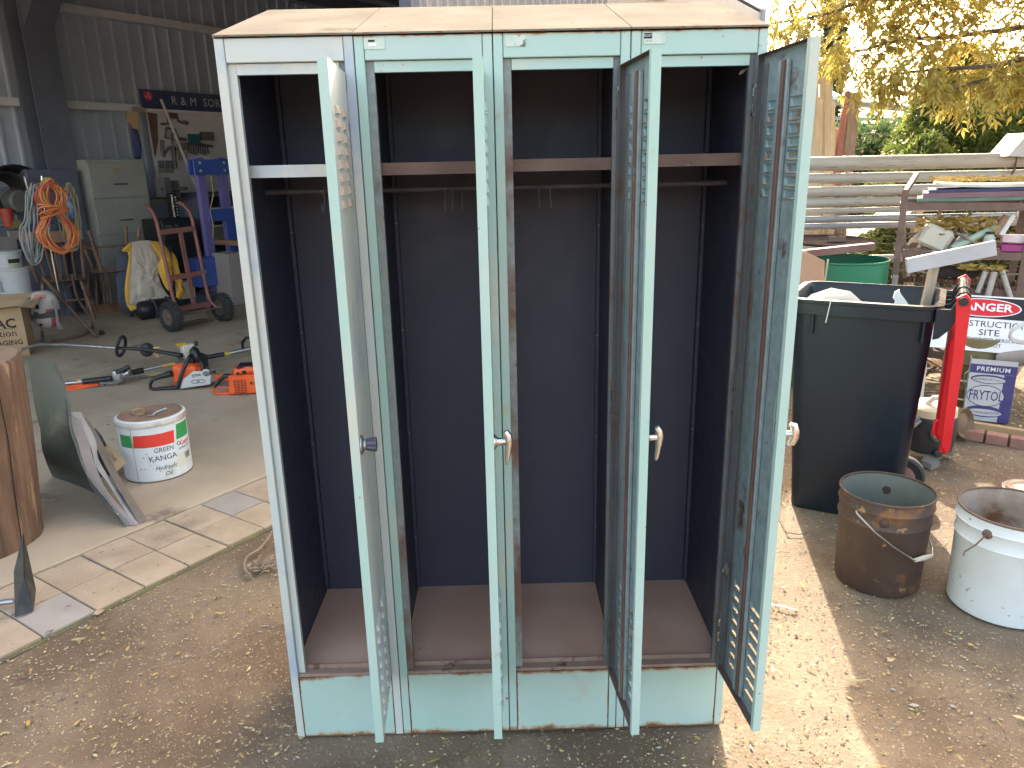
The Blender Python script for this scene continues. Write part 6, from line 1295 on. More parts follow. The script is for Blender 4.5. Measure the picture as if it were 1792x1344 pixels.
# wire shelf grille
for k in range(24): MB().cyl((.10 + k * .026, .03, RZ[2] - .02), (.10 + k * .026, RD - .02, RZ[2] + .05), .003, n=5).out('grille_wire', MT['rustbar'], rk)
for k in range(16): MB().tube([(.16 + k * .034, -.01, RZ[3] - .02), (.16 + k * .034, -.015, RZ[3] + .11), (.16 + k * .034, .02, RZ[3] + .13)], .003, 5).out('grille_wire', MT['rustbar'], rk)
def rj(name, label, cat, x, y, z, group=None): return T(name, label, cat, RKO + RKX * x + RKY * y + Vector((0, 0, z)), RKA, group)
# top stack of sheets
cols = [('green', (.10, .17, .13)), ('purple', (.18, .10, .115)), ('navy', (.035, .045, .11)), ('white', (.55, .52, .46))]
z = RZ[0] + .002
for k, (n_, c_) in enumerate(cols):
    t = rj('sheet_pack', '%s sheet, %s in the stack on top of the rusty rack' % ({'green': 'grey green', 'purple': 'dull purple', 'navy': 'dark blue', 'white': 'buckled cream'}[n_], ('lowest', 'second from bottom', 'third from bottom', 'topmost')[k]), 'sheet', .08 + .03 * k, .02, z)
    m = MB(); hk = (.022, .034, .018, .016)[k]; m.grid(lambda u, v, k=k: Vector((u * (.9 - .08 * k), v * .45, (.03 * (1 - u) ** 3 if k == 3 else 0) + .02 * u + .004 * noise.noise((u * 5, v * 4, k)))), 10, 5, (0, 0, hk)); m.out('sheet', M('sheet%d' % k, c_, tuple(min(1, q * 1.25) for q in c_), 6, .7), t, smooth=40); z += hk + .002
ltm = MB()
for _ in range(260): leafshape(ltm, RKO + RKX * ru(.15, .95) + RKY * ru(.0, .45) + Vector((0, 0, z + .03 + ru(0, .03))), ru(.03, .08), ru(.008, .02), ru(0, 6.3), ru(-.6, .6), .4)
for _ in range(230): leafshape(ltm, RKO + RKX * ru(.1, .58) + RKY * ru(.05, .42) + Vector((0, 0, 1.10 + ru(-.02, .06))), ru(.04, .09), ru(.012, .026), ru(0, 6.3), ru(-.7, .7), .5)
for _ in range(60): leafshape(ltm, RKO + RKX * ru(.38, .64) + RKY * ru(-.04, .06) + Vector((0, 0, RZ[2] + .13 + ru(-.01, .02))), ru(.04, .08), ru(.012, .026), ru(0, 6.3), ru(-.7, .7), .5)
stuff(ltm.out('leaf_litter', M('bright_dead_leaf', (.48, .33, .04), (.42, .30, .14), 30, .7)), 'bright yellow fallen leaves piled on the rusty rack shelves', 'leaf litter')
# shelf 2
m0 = rj('jerry_can', 'dirty white plastic jug tipped over on the middle rack shelf', 'can', .22, .12, RZ[1] + .0); m = MB(); m.box((0, 0, .075), (.19, .12, .15), rm('Y', 24)); m.out('jug', M('dirty_white_plastic', (.56, .52, .43), (.64, .6, .52), 6, .5), m0, bevel=.02)
m0 = rj('grey_block', 'grey foam wedge beside the white jug on the rack', 'block', .36, .06, RZ[1]); m = MB(); m.prism([(-.07, 0, 0), (.08, 0, 0), (.05, 0, .10), (.02, 0, .11)], (0, .1, 0)); m.out('wedge', MT['cardgrey'], m0, bevel=.004)
m0 = rj('green_tube', 'pale green plastic tube slanting up across the rack shelf', 'tube', .40, .02, RZ[1] + .01); m = MB(); ringtube(m, (-.08, 0, .0), (.17, .10, .15), .024, .018); m.out('tube', M('pale_green_tube', (.30, .40, .30), (.36, .46, .36), 7, .5), m0, smooth=40)
m0 = rj('glass_jar', 'cloudy glass jar with dark lid on the rack shelf', 'jar', .53, .05, RZ[1]); MB().lathe([(.03, 0), (.034, .01), (.034, .09), (.024, .10), (.024, .11)], 18).out('jar', MT['glass'], m0, smooth=40); MB().lathe([(.026, .111), (.026, .125), (.0, .127)], 18).out('lid', MT['black'], m0, smooth=40)
m0 = rj('paint_roller', 'terracotta and white tube end poking up behind the jar', 'tube', .56, .12, RZ[1] + .10); m = MB(); ringtube(m, (0, 0, 0), (.06, .03, .12), .028, .02); m.out('tube', MT['terracotta'], m0, smooth=40); MB().bar((.035, -.03, 0), (.09, 0, .13), .012, .03).out('white_edge', MT['whiteplain'], m0)
m0 = rj('paper_pack', 'white and pink paper packet on the rack beside the jar', 'packet', .60, .02, RZ[1] + .06); MB().b2((0, 0, 0), (.18, .12, .045)).out('packet', M('white_pink', (.65, .58, .58), (.6, .3, .35), 9, .6), m0, bevel=.004)
m0 = rj('magenta_packet', 'magenta packet under the white and pink packet', 'packet', .60, .01, RZ[1] + .002); MB().b2((0, 0, 0), (.16, .12, .045)).out('packet', MT['magenta'], m0, bevel=.004)
for k, (x, a, b, lb_) in enumerate(((.05, (.0, 0, .02), (.16, .05, .22), 'broken white stake lying upper left in the rack'), (.12, (0, 0, .0), (.12, .08, .27), 'longer pale stake slanting behind the white jug'), (.33, (0, .2, .10), (.13, .2, .30), 'thin grey stick poking out of the leaves on rack'))):
    m0 = rj('timber_stake', lb_, 'stake', x, .10, RZ[1] + .0); MB().bar(a, b, .022, .016).out('stake', MT['pine'] if k < 2 else MT['timber'], m0, bevel=.002)
# shelf 3
m0 = rj('burnt_log', 'charred black log lying on the wire rack shelf', 'log', .38, .16, RZ[2] + .07); m = MB(); m.tube([(-.13, 0, .0), (-.05, 0, .01), (.05, 0, .0), (.10, 0, .04), (.14, 0, .05)], [.035, .05, .045, .05, .03], 10); m.out('log', M('char', (.025, .02, .018), (.05, .04, .035), 12, .9, bump=.8), m0, smooth=40)
for k, (x, dx, lb_) in enumerate(((.53, -.03, 'short white pipe offcut, left of three under the yellow leaves'), (.58, -.02, 'white pipe offcut, middle of three under the yellow leaves'), (.62, .08, 'longest white pipe offcut slanting right from the yellow leaves'))):
    m0 = rj('pipe_offcut', lb_, 'pipe', x, -.03, RZ[2] + (.12 if k != 2 else .13)); m = MB(); ringtube(m, (0, 0, 0), (dx, -.02, -.14 - .03 * k), .016 + .003 * (k == 1), .012); m.out('pipe', MT['pipe'], m0, smooth=40)
for k, (x, w_, lb_) in enumerate(((.10, .09, 'pale lump of foam at left end of the wire shelf'), (.20, .08, 'cream rag ball left of the charred log'), (.60, .07, 'grey stone lump at right of the wire shelf'), (.66, .05, 'small brown lump at the far right of the wire shelf'))):
    m0 = rj('rubble_lump', lb_, 'lump', x, .03, RZ[3] + .06); m = MB(); m.pillow([(w_ * math.cos(a) * ru(.8, 1.1), 0, .05 * math.sin(a) * ru(.8, 1.2)) for a in [q * PI / 5 for q in range(10)]], (0, -1, 0), .05, 5, .02, 12); m.out('lump', M('lump%d' % k, ((.5, .45, .36), (.55, .48, .33), (.35, .32, .3), (.3, .2, .12))[k], None, r=.9), m0, smooth=40)
for k, (x, lb_) in enumerate(((.06, 'upper broken lath lying across the rack left side'), (.11, 'lower broken lath lying across the rack left side'))):
    m0 = rj('broken_lath', lb_, 'lath', x, -.02, RZ[3] + .05 + k * .02); MB().bar((-.08, 0, -.02), (.10, .05, .10 - .03 * k), .02, .012).out('lath', MT['pine'], m0)
for k in range(11):
    m0 = rj('glass_bottle', '%s bottle, %s from the left in the row on the low rack shelf' % (('cloudy', 'amber brown', 'clear')[k % 3], ('first', 'second', 'third', 'fourth', 'fifth', 'sixth', 'seventh', 'eighth', 'ninth', 'tenth', 'eleventh')[k]), 'bottle', .10 + k * .056, .08 + (k % 3) * .03, RZ[4] + .002, 'bottles on the low rack shelf')
    MB().lathe([(.020, 0), (.022, .01), (.022, .11), (.010, .14), (.010, .17)], 12).out('bottle', M('bottle%d' % k, ((.35, .3, .24), (.25, .15, .08), (.4, .38, .34))[k % 3], r=.25), m0, smooth=40)

random.seed(17)
tg_ = MB()
for k in range(150):
    lv = random.choice((RZ[2], RZ[3], RZ[3], RZ[4], RZ[1], .03)); p = RKO + RKX * ru(.03, RW - .03) + RKY * ru(.03, RD - .03) + Vector((0, 0, lv + ru(.0, .10)))
    d_ = Vector((ru(-1, 1), ru(-1, 1), ru(-.45, .45))).normalized() * ru(.04, .16)
    if rnd() < .5: tg_.tube([p - d_, p + d_ * .2 + Vector((0, 0, .01)), p + d_], ru(.003, .009), 5)
    else: tg_.bar(p - d_, p + d_, ru(.008, .03), ru(.006, .014))
stuff(tg_.out('scrap_tangle', M('scrap', (.09, .06, .045), (.34, .28, .21), 7, .8, lo=.4, hi=.6)), 'tangle of rusty scrap and timber bits lying through the lower rack shelves', 'scrap')
# long pipes on their stand behind
pk = T('pipe_stand', 'steel arms on posts carrying long pipes behind the rack', 'stand', (2.75, 4.25, 0))
PZ = [(1.53, .055, 'pipe', 'thickest white pipe, topmost on the stand'), (1.42, .040, 'pipe', 'white pipe directly under the thickest one'), (1.315, .042, 'pipe', 'stained white pipe, third from top'), (1.235, .036, 'pipe', 'cream slotted pipe, fourth from top'), (1.165, .022, 'pipe', 'brown stained thin pipe, fifth from top'), (1.105, .026, 'pipegrey', 'silver grey pipe, sixth from top'), (1.05, .024, 'pipegrey', 'dull grey pipe, lowest of the upper bundle'), (.78, .032, 'pipe', 'single white pipe low down behind the green drum')]
for x in (.0, 3.6): m = MB(); m.b2((x - .03, .10, 0), (x + .03, .16, 1.65)); m.out('post', MT['rustbar'], pk); [MB().b2((x - .02, -.10, z - r_ - .012), (x + .02, .099, z - r_ - .001)).out('arm', MT['rustbar'], pk) for z, r_, a, b in PZ if z in (1.53, 1.315, 1.105, .78)]
for k, (z, r_, mt, lb_) in enumerate(PZ):
    t = T('long_pipe', lb_, 'pipe', (2.2, 4.25, z), 0, 'long pipes on the stand'); m = MB(); ringtube(m, (0, ru(-.01, .01), 0), (5.2, ru(-.02, .02), ru(-.012, .012)), r_, r_ * .85, 18); m.out('pipe', MT[mt], t, smooth=40)
    if k == 0: m = MB(); pxx = gy(1768, 290, 4.25).x - 2.2; m.tube([(pxx, -.058 * math.cos(a) - 0, .058 * math.sin(a) - (.06 if math.sin(a) < 0 else 0)) for a in [q * PI / 8 for q in range(16)]], .008, 6, True); m.out('wire_tie', MT['rustbar'], t, smooth=50)
t = T('downpipe_end', 'grey white square duct end at the right edge above pipes', 'duct', gy(1782, 262, 4.1)); m = MB(); m.prism([gy(a, b, 4.1) - t.location for a, b in ((1764, 273), (1800, 232), (1840, 240), (1840, 276))], (0, .25, 0)); m.out('duct', M('duct', (.45, .45, .46), (.5, .5, .51), 5, .5), t)

# standing planks, leaning posts and wire fence
plk = [(1414, 150, .05, 'pine', 0), (1424, 133, .055, 'pine', 1), (1432, 176, .045, 'pine', 2), (1440, 128, .03, 'timber', 3), (1449, 132, .05, 'pine', 4), (1420, 180, .03, 'timber', 5), (1455, 178, .035, 'pine', 6)]
for px, py, w_, mt, k in plk:
    y = 5.0 + .05 * k; tp = gy(px, py, y + .2); ft_ = gy(px + 6 + (k - 3) * 2, 440, y); t = T('standing_plank', 'long %s plank standing upright behind the pipes, %s' % (('pale', 'pale', 'short pale', 'slim grey', 'straight pale', 'dark grey', 'narrow slanting')[k], ('leftmost', 'tallest left one', 'second from left', 'tallest slim one', 'right of the slim one', 'in front at left', 'rightmost')[k]), 'plank', (ft_.x, ft_.y, 0))
    MB().bar((0, 0, 0), tp - t.location, w_ * 1.6, .03, (0, -1, .2)).out('plank', MT[mt], t, bevel=.003)
for k, (a, b, w_, mt, lb_) in enumerate((((1484, 160), (1458, 330), .05, 'maroon', 'red brown steel post leaning right behind the pipes'), ((1494, 164), (1470, 400), .10, 'timber', 'thick weathered grey timber post beside the red brown one'), ((1461, 225), (1455, 330), .06, 'timber', 'short grey fence post left of the leaning ones'))):
    y = 5.6; tp = gy(*a, y); lo_ = gy(*b, y - .2); d_ = lo_ - tp; base = tp + d_ * ((0 - tp.z) / d_.z); t = T('leaning_post', lb_, 'post', (base.x, base.y, 0)); MB().bar((0, 0, 0), tp - t.location, w_, w_ * .8, (0, -1, .2)).out('post', MT[mt] if k != 1 else M('weathered_post', (.17, .13, .11), (.26, .21, .17), 5, .9, stretch=(8, 8, 1)), t, bevel=.004)
wf = T('wire_fence', 'sagging hexagonal wire netting fence behind the green drum', 'fence', (2.6, 4.85, 0))
hx = .075; wires = MB()
for r_i in range(12):
    for c_i in range(30):
        cx = c_i * hx * 1.5; cz = .25 + r_i * hx * .87 * 2 * .5 * 1.0 + (hx * .43 if c_i % 2 else 0); z0 = cz
        P = [Vector((cx + hx * .5 * math.cos(a) * 1.0, .03 * noise.noise((cx * 2, cz * 2, 0)), z0 + hx * .5 * math.sin(a))) for a in (0, PI / 3, 2 * PI / 3, PI)]
        wires.tube(P, .0028, 3, False, False)
        wires.tube([P[0], P[0] + Vector((hx * .5, 0, 0))], .0028, 3, False, False)
wires.out('netting', M('rusty_wire', (.16, .12, .09), (.22, .19, .16), 20, .7, .3), wf)
for x in (0, 1.7, 3.3): MB().b2((x - .03, .02, 0), (x + .03, .08, 1.2)).out('post', MT['timber'], wf)
t = T('corrugated_sheet', 'grey corrugated iron sheet lying propped behind the wire netting', 'sheet', gy(1520, 405, 5.2)); m = MB(); m.grid(lambda u, v: Vector((u * .7 - .3, v * .5, .28 * u - .12 + .012 * math.sin(u * 60))), 60, 2, (0, 0, .004)); m.out('sheet', M('dull_corrugated', (.16, .16, .16), (.2, .2, .2), 6, .7), t, smooth=60)

# glass house far behind, trees, hedge
gh = T('greenhouse', 'white framed netted shade house in the distance beyond the pipes', 'greenhouse', (6.4, 12.5, 0))
wfm = M('grey_white_frame', (.30, .31, .32), (.36, .36, .37), 5, .6)
for x in (0, .75, 1.5, 2.25): MB().b2((x - .035, 0, 0), (x + .035, .07, 2.35 - x * .05)).out('post', wfm, gh)
MB().bar((-.2, 0, 2.62), (2.6, 0, 2.30), .06, .10).out('front_beam', wfm, gh); MB().bar((-.2, .02, 2.30), (2.4, .02, 2.20), .04, .06).out('lower_beam', wfm, gh); MB().prism([(-.2, -.1, 2.64), (2.7, -.1, 2.31), (2.7, 3, 2.7), (-.2, 3, 3.0)], (0, 0, .03)).out('roof', M('hazy_roof', (.5, .51, .53), (.56, .57, .58), 2, .4), gh)
MB().b2((.04, .5, 0), (2.3, .52, 2.2)).out('screen', M('netting_screen', (.07, .08, .07), (.11, .12, .105), 9, .9), gh)
for k in range(9): MB().b2((.1 + k * .25, .03, 0), (.11 + k * .25, .04, 2.2)).out('mullion', wfm, gh)
sh2 = T('farm_shed', 'pale weatherboard shed far behind the standing planks', 'shed', (5.05, 11.0, 0))
for k in range(12): MB().b2((0, .0 + .004 * (k % 2), k * .21), (.95, .04, k * .21 + .2)).out('weatherboard', M('grey_board_wall', (.26, .26, .27), (.32, .32, .32), 4, .7) if k == 0 else bpy.data.materials['grey_board_wall'], sh2)
MB().prism([(-.1, -.15, 2.5), (1.05, -.15, 2.5), (1.05, 2.0, 3.1), (-.1, 2.0, 3.1)], (0, 0, .04)).out('roof', MT['girt'], sh2)
MB().b2((0, .05, 0), (.95, 2, 2.5)).out('body', MT['girt'], sh2)

def clumps(mb, centre, rad, n, size, flat=.6, dirn=(0, 0, 1), squash=(1, 1, 1)):
    c = Vector(centre)
    for _ in range(n):
        while True:
            p = Vector((ru(-1, 1), ru(-1, 1), ru(-1, 1)))
            if .35 < p.length < 1: break
        p = p.normalized() * (p.length ** .5); q = c + Vector((p.x * rad * squash[0], p.y * rad * squash[1], p.z * rad * squash[2]))
        a = Vector((ru(-1, 1), ru(-1, 1), ru(-.4, 1.2))); a.normalize(); b = a.cross(Vector((ru(-1, 1), ru(-1, 1), ru(-1, 1)))); 
        if b.length < .1: continue
        b.normalize(); s_ = size * ru(.6, 1.3)
        mb.add([q, q + a * s_ * .6 + b * s_ * .28, q + a * s_ * 1.3, q + a * s_ * .6 - b * s_ * .28], [(0, 1, 2, 3)])
def cypress(label, x, y, h, r_, seed, mat, name='cypress_tree', size=.06, n_cl=60, per=110):
    random.seed(seed); t = T(name, label, 'tree', (x, y, 0))
    MB().tube([(0, 0, 0), (.03, 0, h * .5), (0, .02, h * .95)], [.10, .07, .02], 8).out('trunk', MT['bark'], t, smooth=60)
    m = MB()
    for k in range(n_cl):
        f = (k + .5) / n_cl; z = h * (.02 + .95 * f); a = k * 2.4 + ru(-.4, .4); prof = (1 - f) ** .55 * (.55 + .45 * min(1, f * 5)); rr = r_ * prof * ru(.55, 1.0)
        clumps(m, (rr * math.cos(a), rr * math.sin(a), z), r_ * .26 * ru(.7, 1.2) * (.5 + .5 * prof), per, size, squash=(1, 1, 1.25))
    m.out('crown', mat, t); return t
cypress('bushy green cypress at centre behind the pipes', 6.2, 7.8, 2.75, 1.05, 3, MT['conifer'], n_cl=130, per=420, size=.055)
cypress('broad green cypress at right behind the pipes', 7.5, 7.7, 3.3, 1.25, 4, MT['conifer'], n_cl=140, per=420, size=.055)
cypress('low spreading cypress in front of the two taller ones', 5.45, 6.9, 1.75, .75, 5, MT['conifer'], n_cl=80, per=380, size=.05)
cypress('tall dark pencil pine glimpsed through the yellow leaves', 9.9, 20.5, 7.2, .55, 6, MT['darkconifer'], n_cl=90, per=90, size=.13)
random.seed(21)
hb = T('flowering_bush', 'pale green bush with pinkish flower heads before the shade house', 'bush', (6.55, 10.8, 0)); m = MB()
for k in range(60): clumps(m, (ru(-.7, 1.0), ru(-.3, .3), ru(.3, 1.95)), .3, 130, .10)
m.out('foliage', MT['bush'], hb); m = MB()
for k in range(220): p = Vector((ru(-.5, 1.0), ru(-.6, -.2), ru(.8, 1.9))); clumps(m, p, .03, 3, .04)
m.out('flower_heads', leafmat('dry_flower', (.4, .24, .15), (.5, .36, .26), None, 4, .3), hb)
MB().tube([(0, 0, 0), (.1, 0, .5), (.2, 0, 1.2)], [.04, .03, .01], 6).out('stem', MT['bark'], hb)

# far line of trees
random.seed(5)
fm = MB()
for k in range(150): clumps(fm, (ru(-30, 110), ru(95, 110), ru(.5, 4.0)), 3.2, 40, .9)
stuff(fm.out('distant_trees', MT['darkconifer']), 'hazy line of distant trees beyond the grass field', 'trees')

# yellow autumn tree overhanging from the right
random.seed(12)
yt = T('autumn_tree', 'overhanging tree with yellow autumn leaves in the upper right', 'tree', (6.3, 4.6, 0))
yo = Vector((6.3, 4.6, 0))
MB().tube([(0, 0, 0), (-.05, 0, .9), (.02, .05, 1.8), (-.1, 0, 2.7), (-.3, 0, 3.6)], [.17, .14, .125, .10, .07], 12).out('trunk', MT['bark'], yt, smooth=60)
def crv(pts): return [Vector(p) for p in smooth_pts([tuple(p) for p in pts], 5)]
brs = []
def branch(pix, ys, r0, r1):
    P = crv([(gy(a, b, y) - yo) for (a, b), y in zip(pix, ys)]); n = len(P)
    MB().tube(P, [r0 + (r1 - r0) * i / (n - 1) for i in range(n)], 6).out('branch', MT['bark'], yt, smooth=60); brs.append(P); return P
branch([(1950, -160), (1800, -60), (1640, -10), (1520, 0), (1440, 26), (1350, 42)], [4.6, 4.4, 4.2, 4.1, 4.0, 3.9], .035, .004)
branch([(1950, -160), (1850, 20), (1700, 60), (1580, 70), (1500, 90), (1440, 95)], [4.6, 4.5, 4.4, 4.3, 4.2, 4.1], .03, .003)
branch([(1980, -100), (1880, 60), (1760, 110), (1660, 120), (1580, 128), (1530, 140)], [4.6, 4.3, 4.1, 4.0, 3.9, 3.8], .03, .003)
branch([(1980, -100), (1900, 90), (1800, 130), (1740, 135), (1690, 150), (1655, 160)], [4.6, 4.2, 4.0, 3.9, 3.8, 3.7], .028, .003)
branch([(1660, -120), (1620, -20), (1590, 30), (1560, 60)], [4.6, 4.5, 4.4, 4.3], .02, .004)
branch([(1560, -140), (1590, -30), (1575, 20), (1540, 50)], [4.8, 4.7, 4.6, 4.5], .012, .003)
branch([(1950, -160), (1850, -120), (1700, -120), (1560, -70), (1450, -30), (1370, 0)], [4.9, 4.8, 4.7, 4.6, 4.5, 4.4], .03, .004)
branch([(1980, -60), (1930, 120), (1850, 150), (1790, 150)], [4.4, 4.1, 3.9, 3.8], .025, .004)
MB().tube([Vector((-.1, 0, 2.7)), Vector((.2, 0, 3.0)), gy(1950, -160, 4.6) - yo], [.08, .06, .035], 8).tube([Vector((.0, 0, 1.9)), Vector((-.1, 0, 2.3)), gy(1980, -100, 4.6) - yo], [.07, .05, .03], 8).out('limb', MT['bark'], yt, smooth=60)
# a compound leaf: leaflets along a drooping stalk
def compound(mb, p, d, L, nl=9, lsz=.055, droop=.6):
    p = Vector(p); d = Vector(d).normalized(); side = d.cross(Vector((0, 0, 1)))
    if side.length < .1: side = Vector((1, 0, 0))
    side.normalize(); pts = []
    for i in range(6): f = i / 5; pts.append(p + d * L * f + Vector((0, 0, -droop * L * f * f)))
    def leaflet(q, dirn, s_):
        dirn = dirn.normalized(); b = dirn.cross(Vector((ru(-.5, .5), ru(-.5, .5), 1))); b.normalize(); w_ = s_ * .17; c = Vector((0, 0, -s_ * .12))
        mb.add([q, q + dirn * s_ * .4 + b * w_, q + dirn * s_ + c, q + dirn * s_ * .4 - b * w_], [(0, 1, 2, 3)])
    for i in range(nl // 2):
        f = .25 + .7 * i / max(1, nl // 2 - 1); k = min(4, int(f * 5)); q = pts[k].lerp(pts[k + 1], f * 5 - k)
        for s_ in (-1, 1): leaflet(q, d * .6 + side * s_ * ru(.6, .9) + Vector((0, 0, ru(-.7, -.1))), lsz * ru(.8, 1.2))
    leaflet(pts[-1], d + Vector((0, 0, -.7)), lsz * 1.1)
    mb.add([pts[0], pts[3] + side * .001, pts[5]], [(0, 1, 2)])
lf = MB()
twg = MB()
for bi, P in enumerate(brs):
    n = len(P)
    for i in range(n - 1):
        seg = (P[i + 1] - P[i]).length
        cnt = int(seg / (.030 if i < n * .7 else .024)) 
        for _ in range(cnt):
            b = P[i].lerp(P[i + 1], rnd()); off = Vector((ru(-1, 1), ru(-1, 1), ru(-.9, .6)))
            ln = ru(.05, .42) if i < n * .75 else ru(.03, .20); tip = b + off.normalized() * ln
            if rnd() < .35: twg.tube([b, b.lerp(tip, .5) + Vector((0, 0, .02)), tip], [.004, .003, .0015], 4)
            for _k in range(2): compound(lf, b.lerp(tip, ru(.4, 1)), (ru(-1, 1), ru(-1, 1), ru(-.5, .5)), ru(.07, .15), 9, ru(.045, .08), ru(.3, 1.1))
# fill where the crown is thick
for _ in range(1750):
    px = 1450 + 400 * rnd() ** .8; lim = 185 if 1665 < px < 1740 else (150 if px > 1740 else (118 if px > 1560 else 105)); py = ru(-140, lim - 20 * rnd())
    p = gy(px, py, ru(3.7, 5.4)) - yo
    if noise.noise(p * 2.2 + Vector((3, 1, 5))) < -.04: continue
    compound(lf, p, (ru(-1, 1), ru(-1, 1), ru(-.5, .4)), ru(.07, .15), 9, ru(.04, .065), ru(.3, 1.1))
# upper crown beyond the frame
for _ in range(1500):
    a = ru(0, 6.3); rr = 2.3 * rnd() ** .5; p = Vector((-.9 + rr * math.cos(a), rr * .75 * math.sin(a), 3.7 + ru(-.7, .9)))
    compound(lf, p, (ru(-1, 1), ru(-1, 1), ru(-.5, .4)), .14, 7, .09, .7)
for _ in range(2600):  # extra leaves out of view, added to block sky light on the right
    p = Vector((ru(3.3, 7.2), ru(.6, 4.8), ru(3.1, 4.9))) - yo
    if noise.noise(p * 1.5) < -.1: continue
    compound(lf, p, (ru(-1, 1), ru(-1, 1), ru(-.5, .4)), .14, 7, .09, .7)
fo = lf.out('foliage', MT['autumn'], yt); fo['kind'] = 'stuff'
stuff(twg.out('twigs', MT['bark'], yt))
# the nearest leaves, one by one
shp_ = []
for k in range(5): m = MB(); compound(m, (0, 0, 0), (1, ru(-.2, .2), -.1), .13, 9, .062, .7); shp_.append(m)
src = []
for m in shp_: o = m.out('leaf', MT['autumn'], yt); src.append(o)
cnt = 0
edge = [(1350, 55), (1400, 85), (1440, 115), (1480, 150), (1510, 185), (1550, 185), (1580, 165), (1620, 145), (1650, 175), (1690, 215), (1720, 200), (1760, 170), (1790, 175)]
for k in range(150):
    i = random.randrange(len(edge) - 1); f = rnd(); px = edge[i][0] + (edge[i + 1][0] - edge[i][0]) * f + ru(-15, 15); py = edge[i][1] + (edge[i + 1][1] - edge[i][1]) * f - abs(random.gauss(0, 38)) - 18
    p = gy(px, py, ru(3.6, 3.95)) - yo
    o = src[k] if k < 5 else src[k % 5].copy()
    if k >= 5: col.objects.link(o)
    o.parent = yt; o.location = p; o.rotation_euler = (ru(-.4, .4), ru(.2, 1.1), ru(0, 6.28)); s_ = ru(.8, 1.15); o.scale = (s_, s_, s_)

# ---------------------------------------------------------------- single leaves and sticks on the ground
def gleaf(label, px, py, L, w_, rz, mat, name='fallen_leaf', cat='leaf', z=.002, curl=.25):
    p = gz(px, py, z); m = MB(); leafshape(m, (0, 0, .003), L, w_, rz, ru(-.1, .1), curl); o = m.out(name, mat, smooth=60); o.location = p; tag(o, label, cat)
pk_ = leafmat('pale_pink_leaf', (.45, .30, .22), (.55, .40, .31), None, 30, .2); br_ = leafmat('brown_leaf', (.2, .12, .07), (.28, .18, .11), None, 30, .1); rd_ = leafmat('dark_red_leaf', (.16, .06, .06), (.22, .09, .08), None, 30, .1); st_ = leafmat('straw_leaf', (.5, .42, .24), (.58, .5, .32), None, 30, .2); gy_ = leafmat('grey_leaf', (.26, .24, .21), (.32, .3, .27), None, 30, .1)
gleaf('broad pale pink dry leaf on dirt beside the paving edge', 173, 1073, .040, .034, .6, pk_)
gleaf('dark red curled leaf on dirt below the paving corner', 86, 1108, .034, .018, .9, rd_)
gleaf('long straw coloured bark strip lying across the shadow edge', 1497, 1194, .085, .012, -.12, st_, 'bark_strip', 'bark')
gleaf('pale upright oval leaf on sunlit dirt right of the last door', 1352, 1172, .030, .010, 1.3, st_)
gleaf('dark brown bark chip on sunlit dirt', 1417, 1164, .042, .010, -.6, br_, 'bark_chip', 'bark')
gleaf('square tan wood chip on shaded dirt right of centre', 1558, 1157, .024, .016, .1, pk_, 'wood_chip', 'wood chip')
gleaf('grey leaf lying on the shaded dirt below the white bucket', 1600, 1236, .028, .016, -.3, gy_)
gleaf('yellow folded leaf at bottom right edge of shaded dirt', 1786, 1258, .045, .014, -.6, st_)
gleaf('thin brown leaf on paving left of the pale pink leaf', 120, 1062, .032, .006, .15, br_, z=.013)
gleaf('slim yellow leaf on dirt left of the lockers', 140, 1120, .055, .010, .2, st_)
gleaf('long reddish leaf at lower left of the dirt', 40, 1190, .06, .010, .35, rd_)
gleaf('grey brown leaf under the lower left lockers side', 378, 1138, .035, .010, .15, gy_)
gleaf('pale curled bark piece on dirt left of the locker base', 330, 1150, .03, .008, .3, pk_)
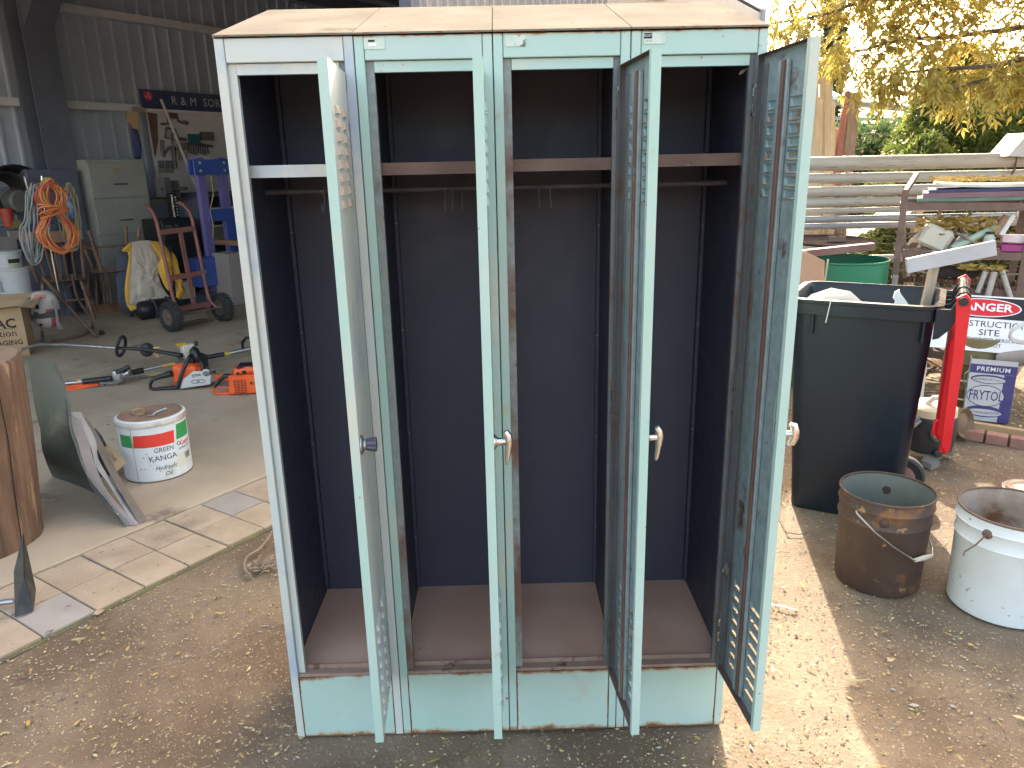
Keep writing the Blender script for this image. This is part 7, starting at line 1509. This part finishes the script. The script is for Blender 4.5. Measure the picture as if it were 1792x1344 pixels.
t = tag(MB().tube([gz(1350, 1058, .004) - gz(1350, 1058), gz(1372, 1062, .006) - gz(1350, 1058), gz(1394, 1068, .004) - gz(1350, 1058)], [.003, .0035, .002], 5).out('stick', MT['whiteplain'], smooth=50, loc=gz(1350, 1058)), 'short whitish stick on the sunlit dirt beside the last door', 'stick')
b0 = gz(1362, 900); t = tag(MB().tube([gz(1362, 900, .01) - b0, gz(1378, 932, .006) - b0, gz(1398, 935, .004) - b0, gz(1424, 929, .006) - b0], .0025, 5).out('bent_wire', MT['rustbar'], smooth=50, loc=b0), 'thin bent wire on dirt in front of the wheelie bin', 'wire')
b0 = gz(430, 990); rt = MB()
rt.tube([Vector(p) - b0 for p in smooth_pts([tuple(gz(474, 935, .02)), tuple(gz(455, 960, .018)), tuple(gz(432, 975, .02)), tuple(gz(428, 995, .012)), tuple(gz(440, 1008, .01))], 4)], .0055, 6)
o = rt.out('tree_root', M('root', (.2, .14, .105), (.27, .2, .15), 14, .9), smooth=60, loc=b0); tag(o, 'thin curling root on dirt beside the left locker side', 'root')
random.seed(31); rb = MB(); b0 = gz(462, 995)
for _ in range(38): a = ru(0, 6.3); p = Vector((random.gauss(0, .03), random.gauss(0, .025), ru(.002, .02))); d = Vector((math.cos(a), math.sin(a), ru(-.2, .2))) * ru(.02, .05); rb.tube([p, p + d * .5 + Vector((0, 0, .006)), p + d], [.003, .003, .0015], 4)
for _ in range(16): leafshape(rb, (random.gauss(0, .04), random.gauss(0, .03), ru(.004, .015)), ru(.02, .04), .012, ru(0, 6.3), ru(-.5, .5))
o = rb.out('twig_heap', M('twigheap', (.2, .15, .11), (.28, .22, .16), 20, .9), loc=b0); tag(o, 'small heap of roots and twigs against the left locker side', 'twigs'); 
bpy.context.view_layer.update()
o = tag(MB().prism([gy(430, 154, .3), gy(433, 142, .3), gy(436, 140, .3), gy(434, 150, .3)], (0, -.002, 0)).out('paper_scrap', MT['whiteplain']), 'tiny white paper sliver high at the back of the leftmost locker', 'paper scrap')
o = tag(MB().prism([gy(1293, 131, .05), gy(1296, 124, .05), gy(1308, 118, .05), gy(1309, 121, .05), gy(1299, 129, .05)], (0, .002, 0)).out('tape_strip', MT['cardgrey']), 'pale tape strip hanging at the top right of the rightmost locker', 'tape')
bpy.context.view_layer.update()
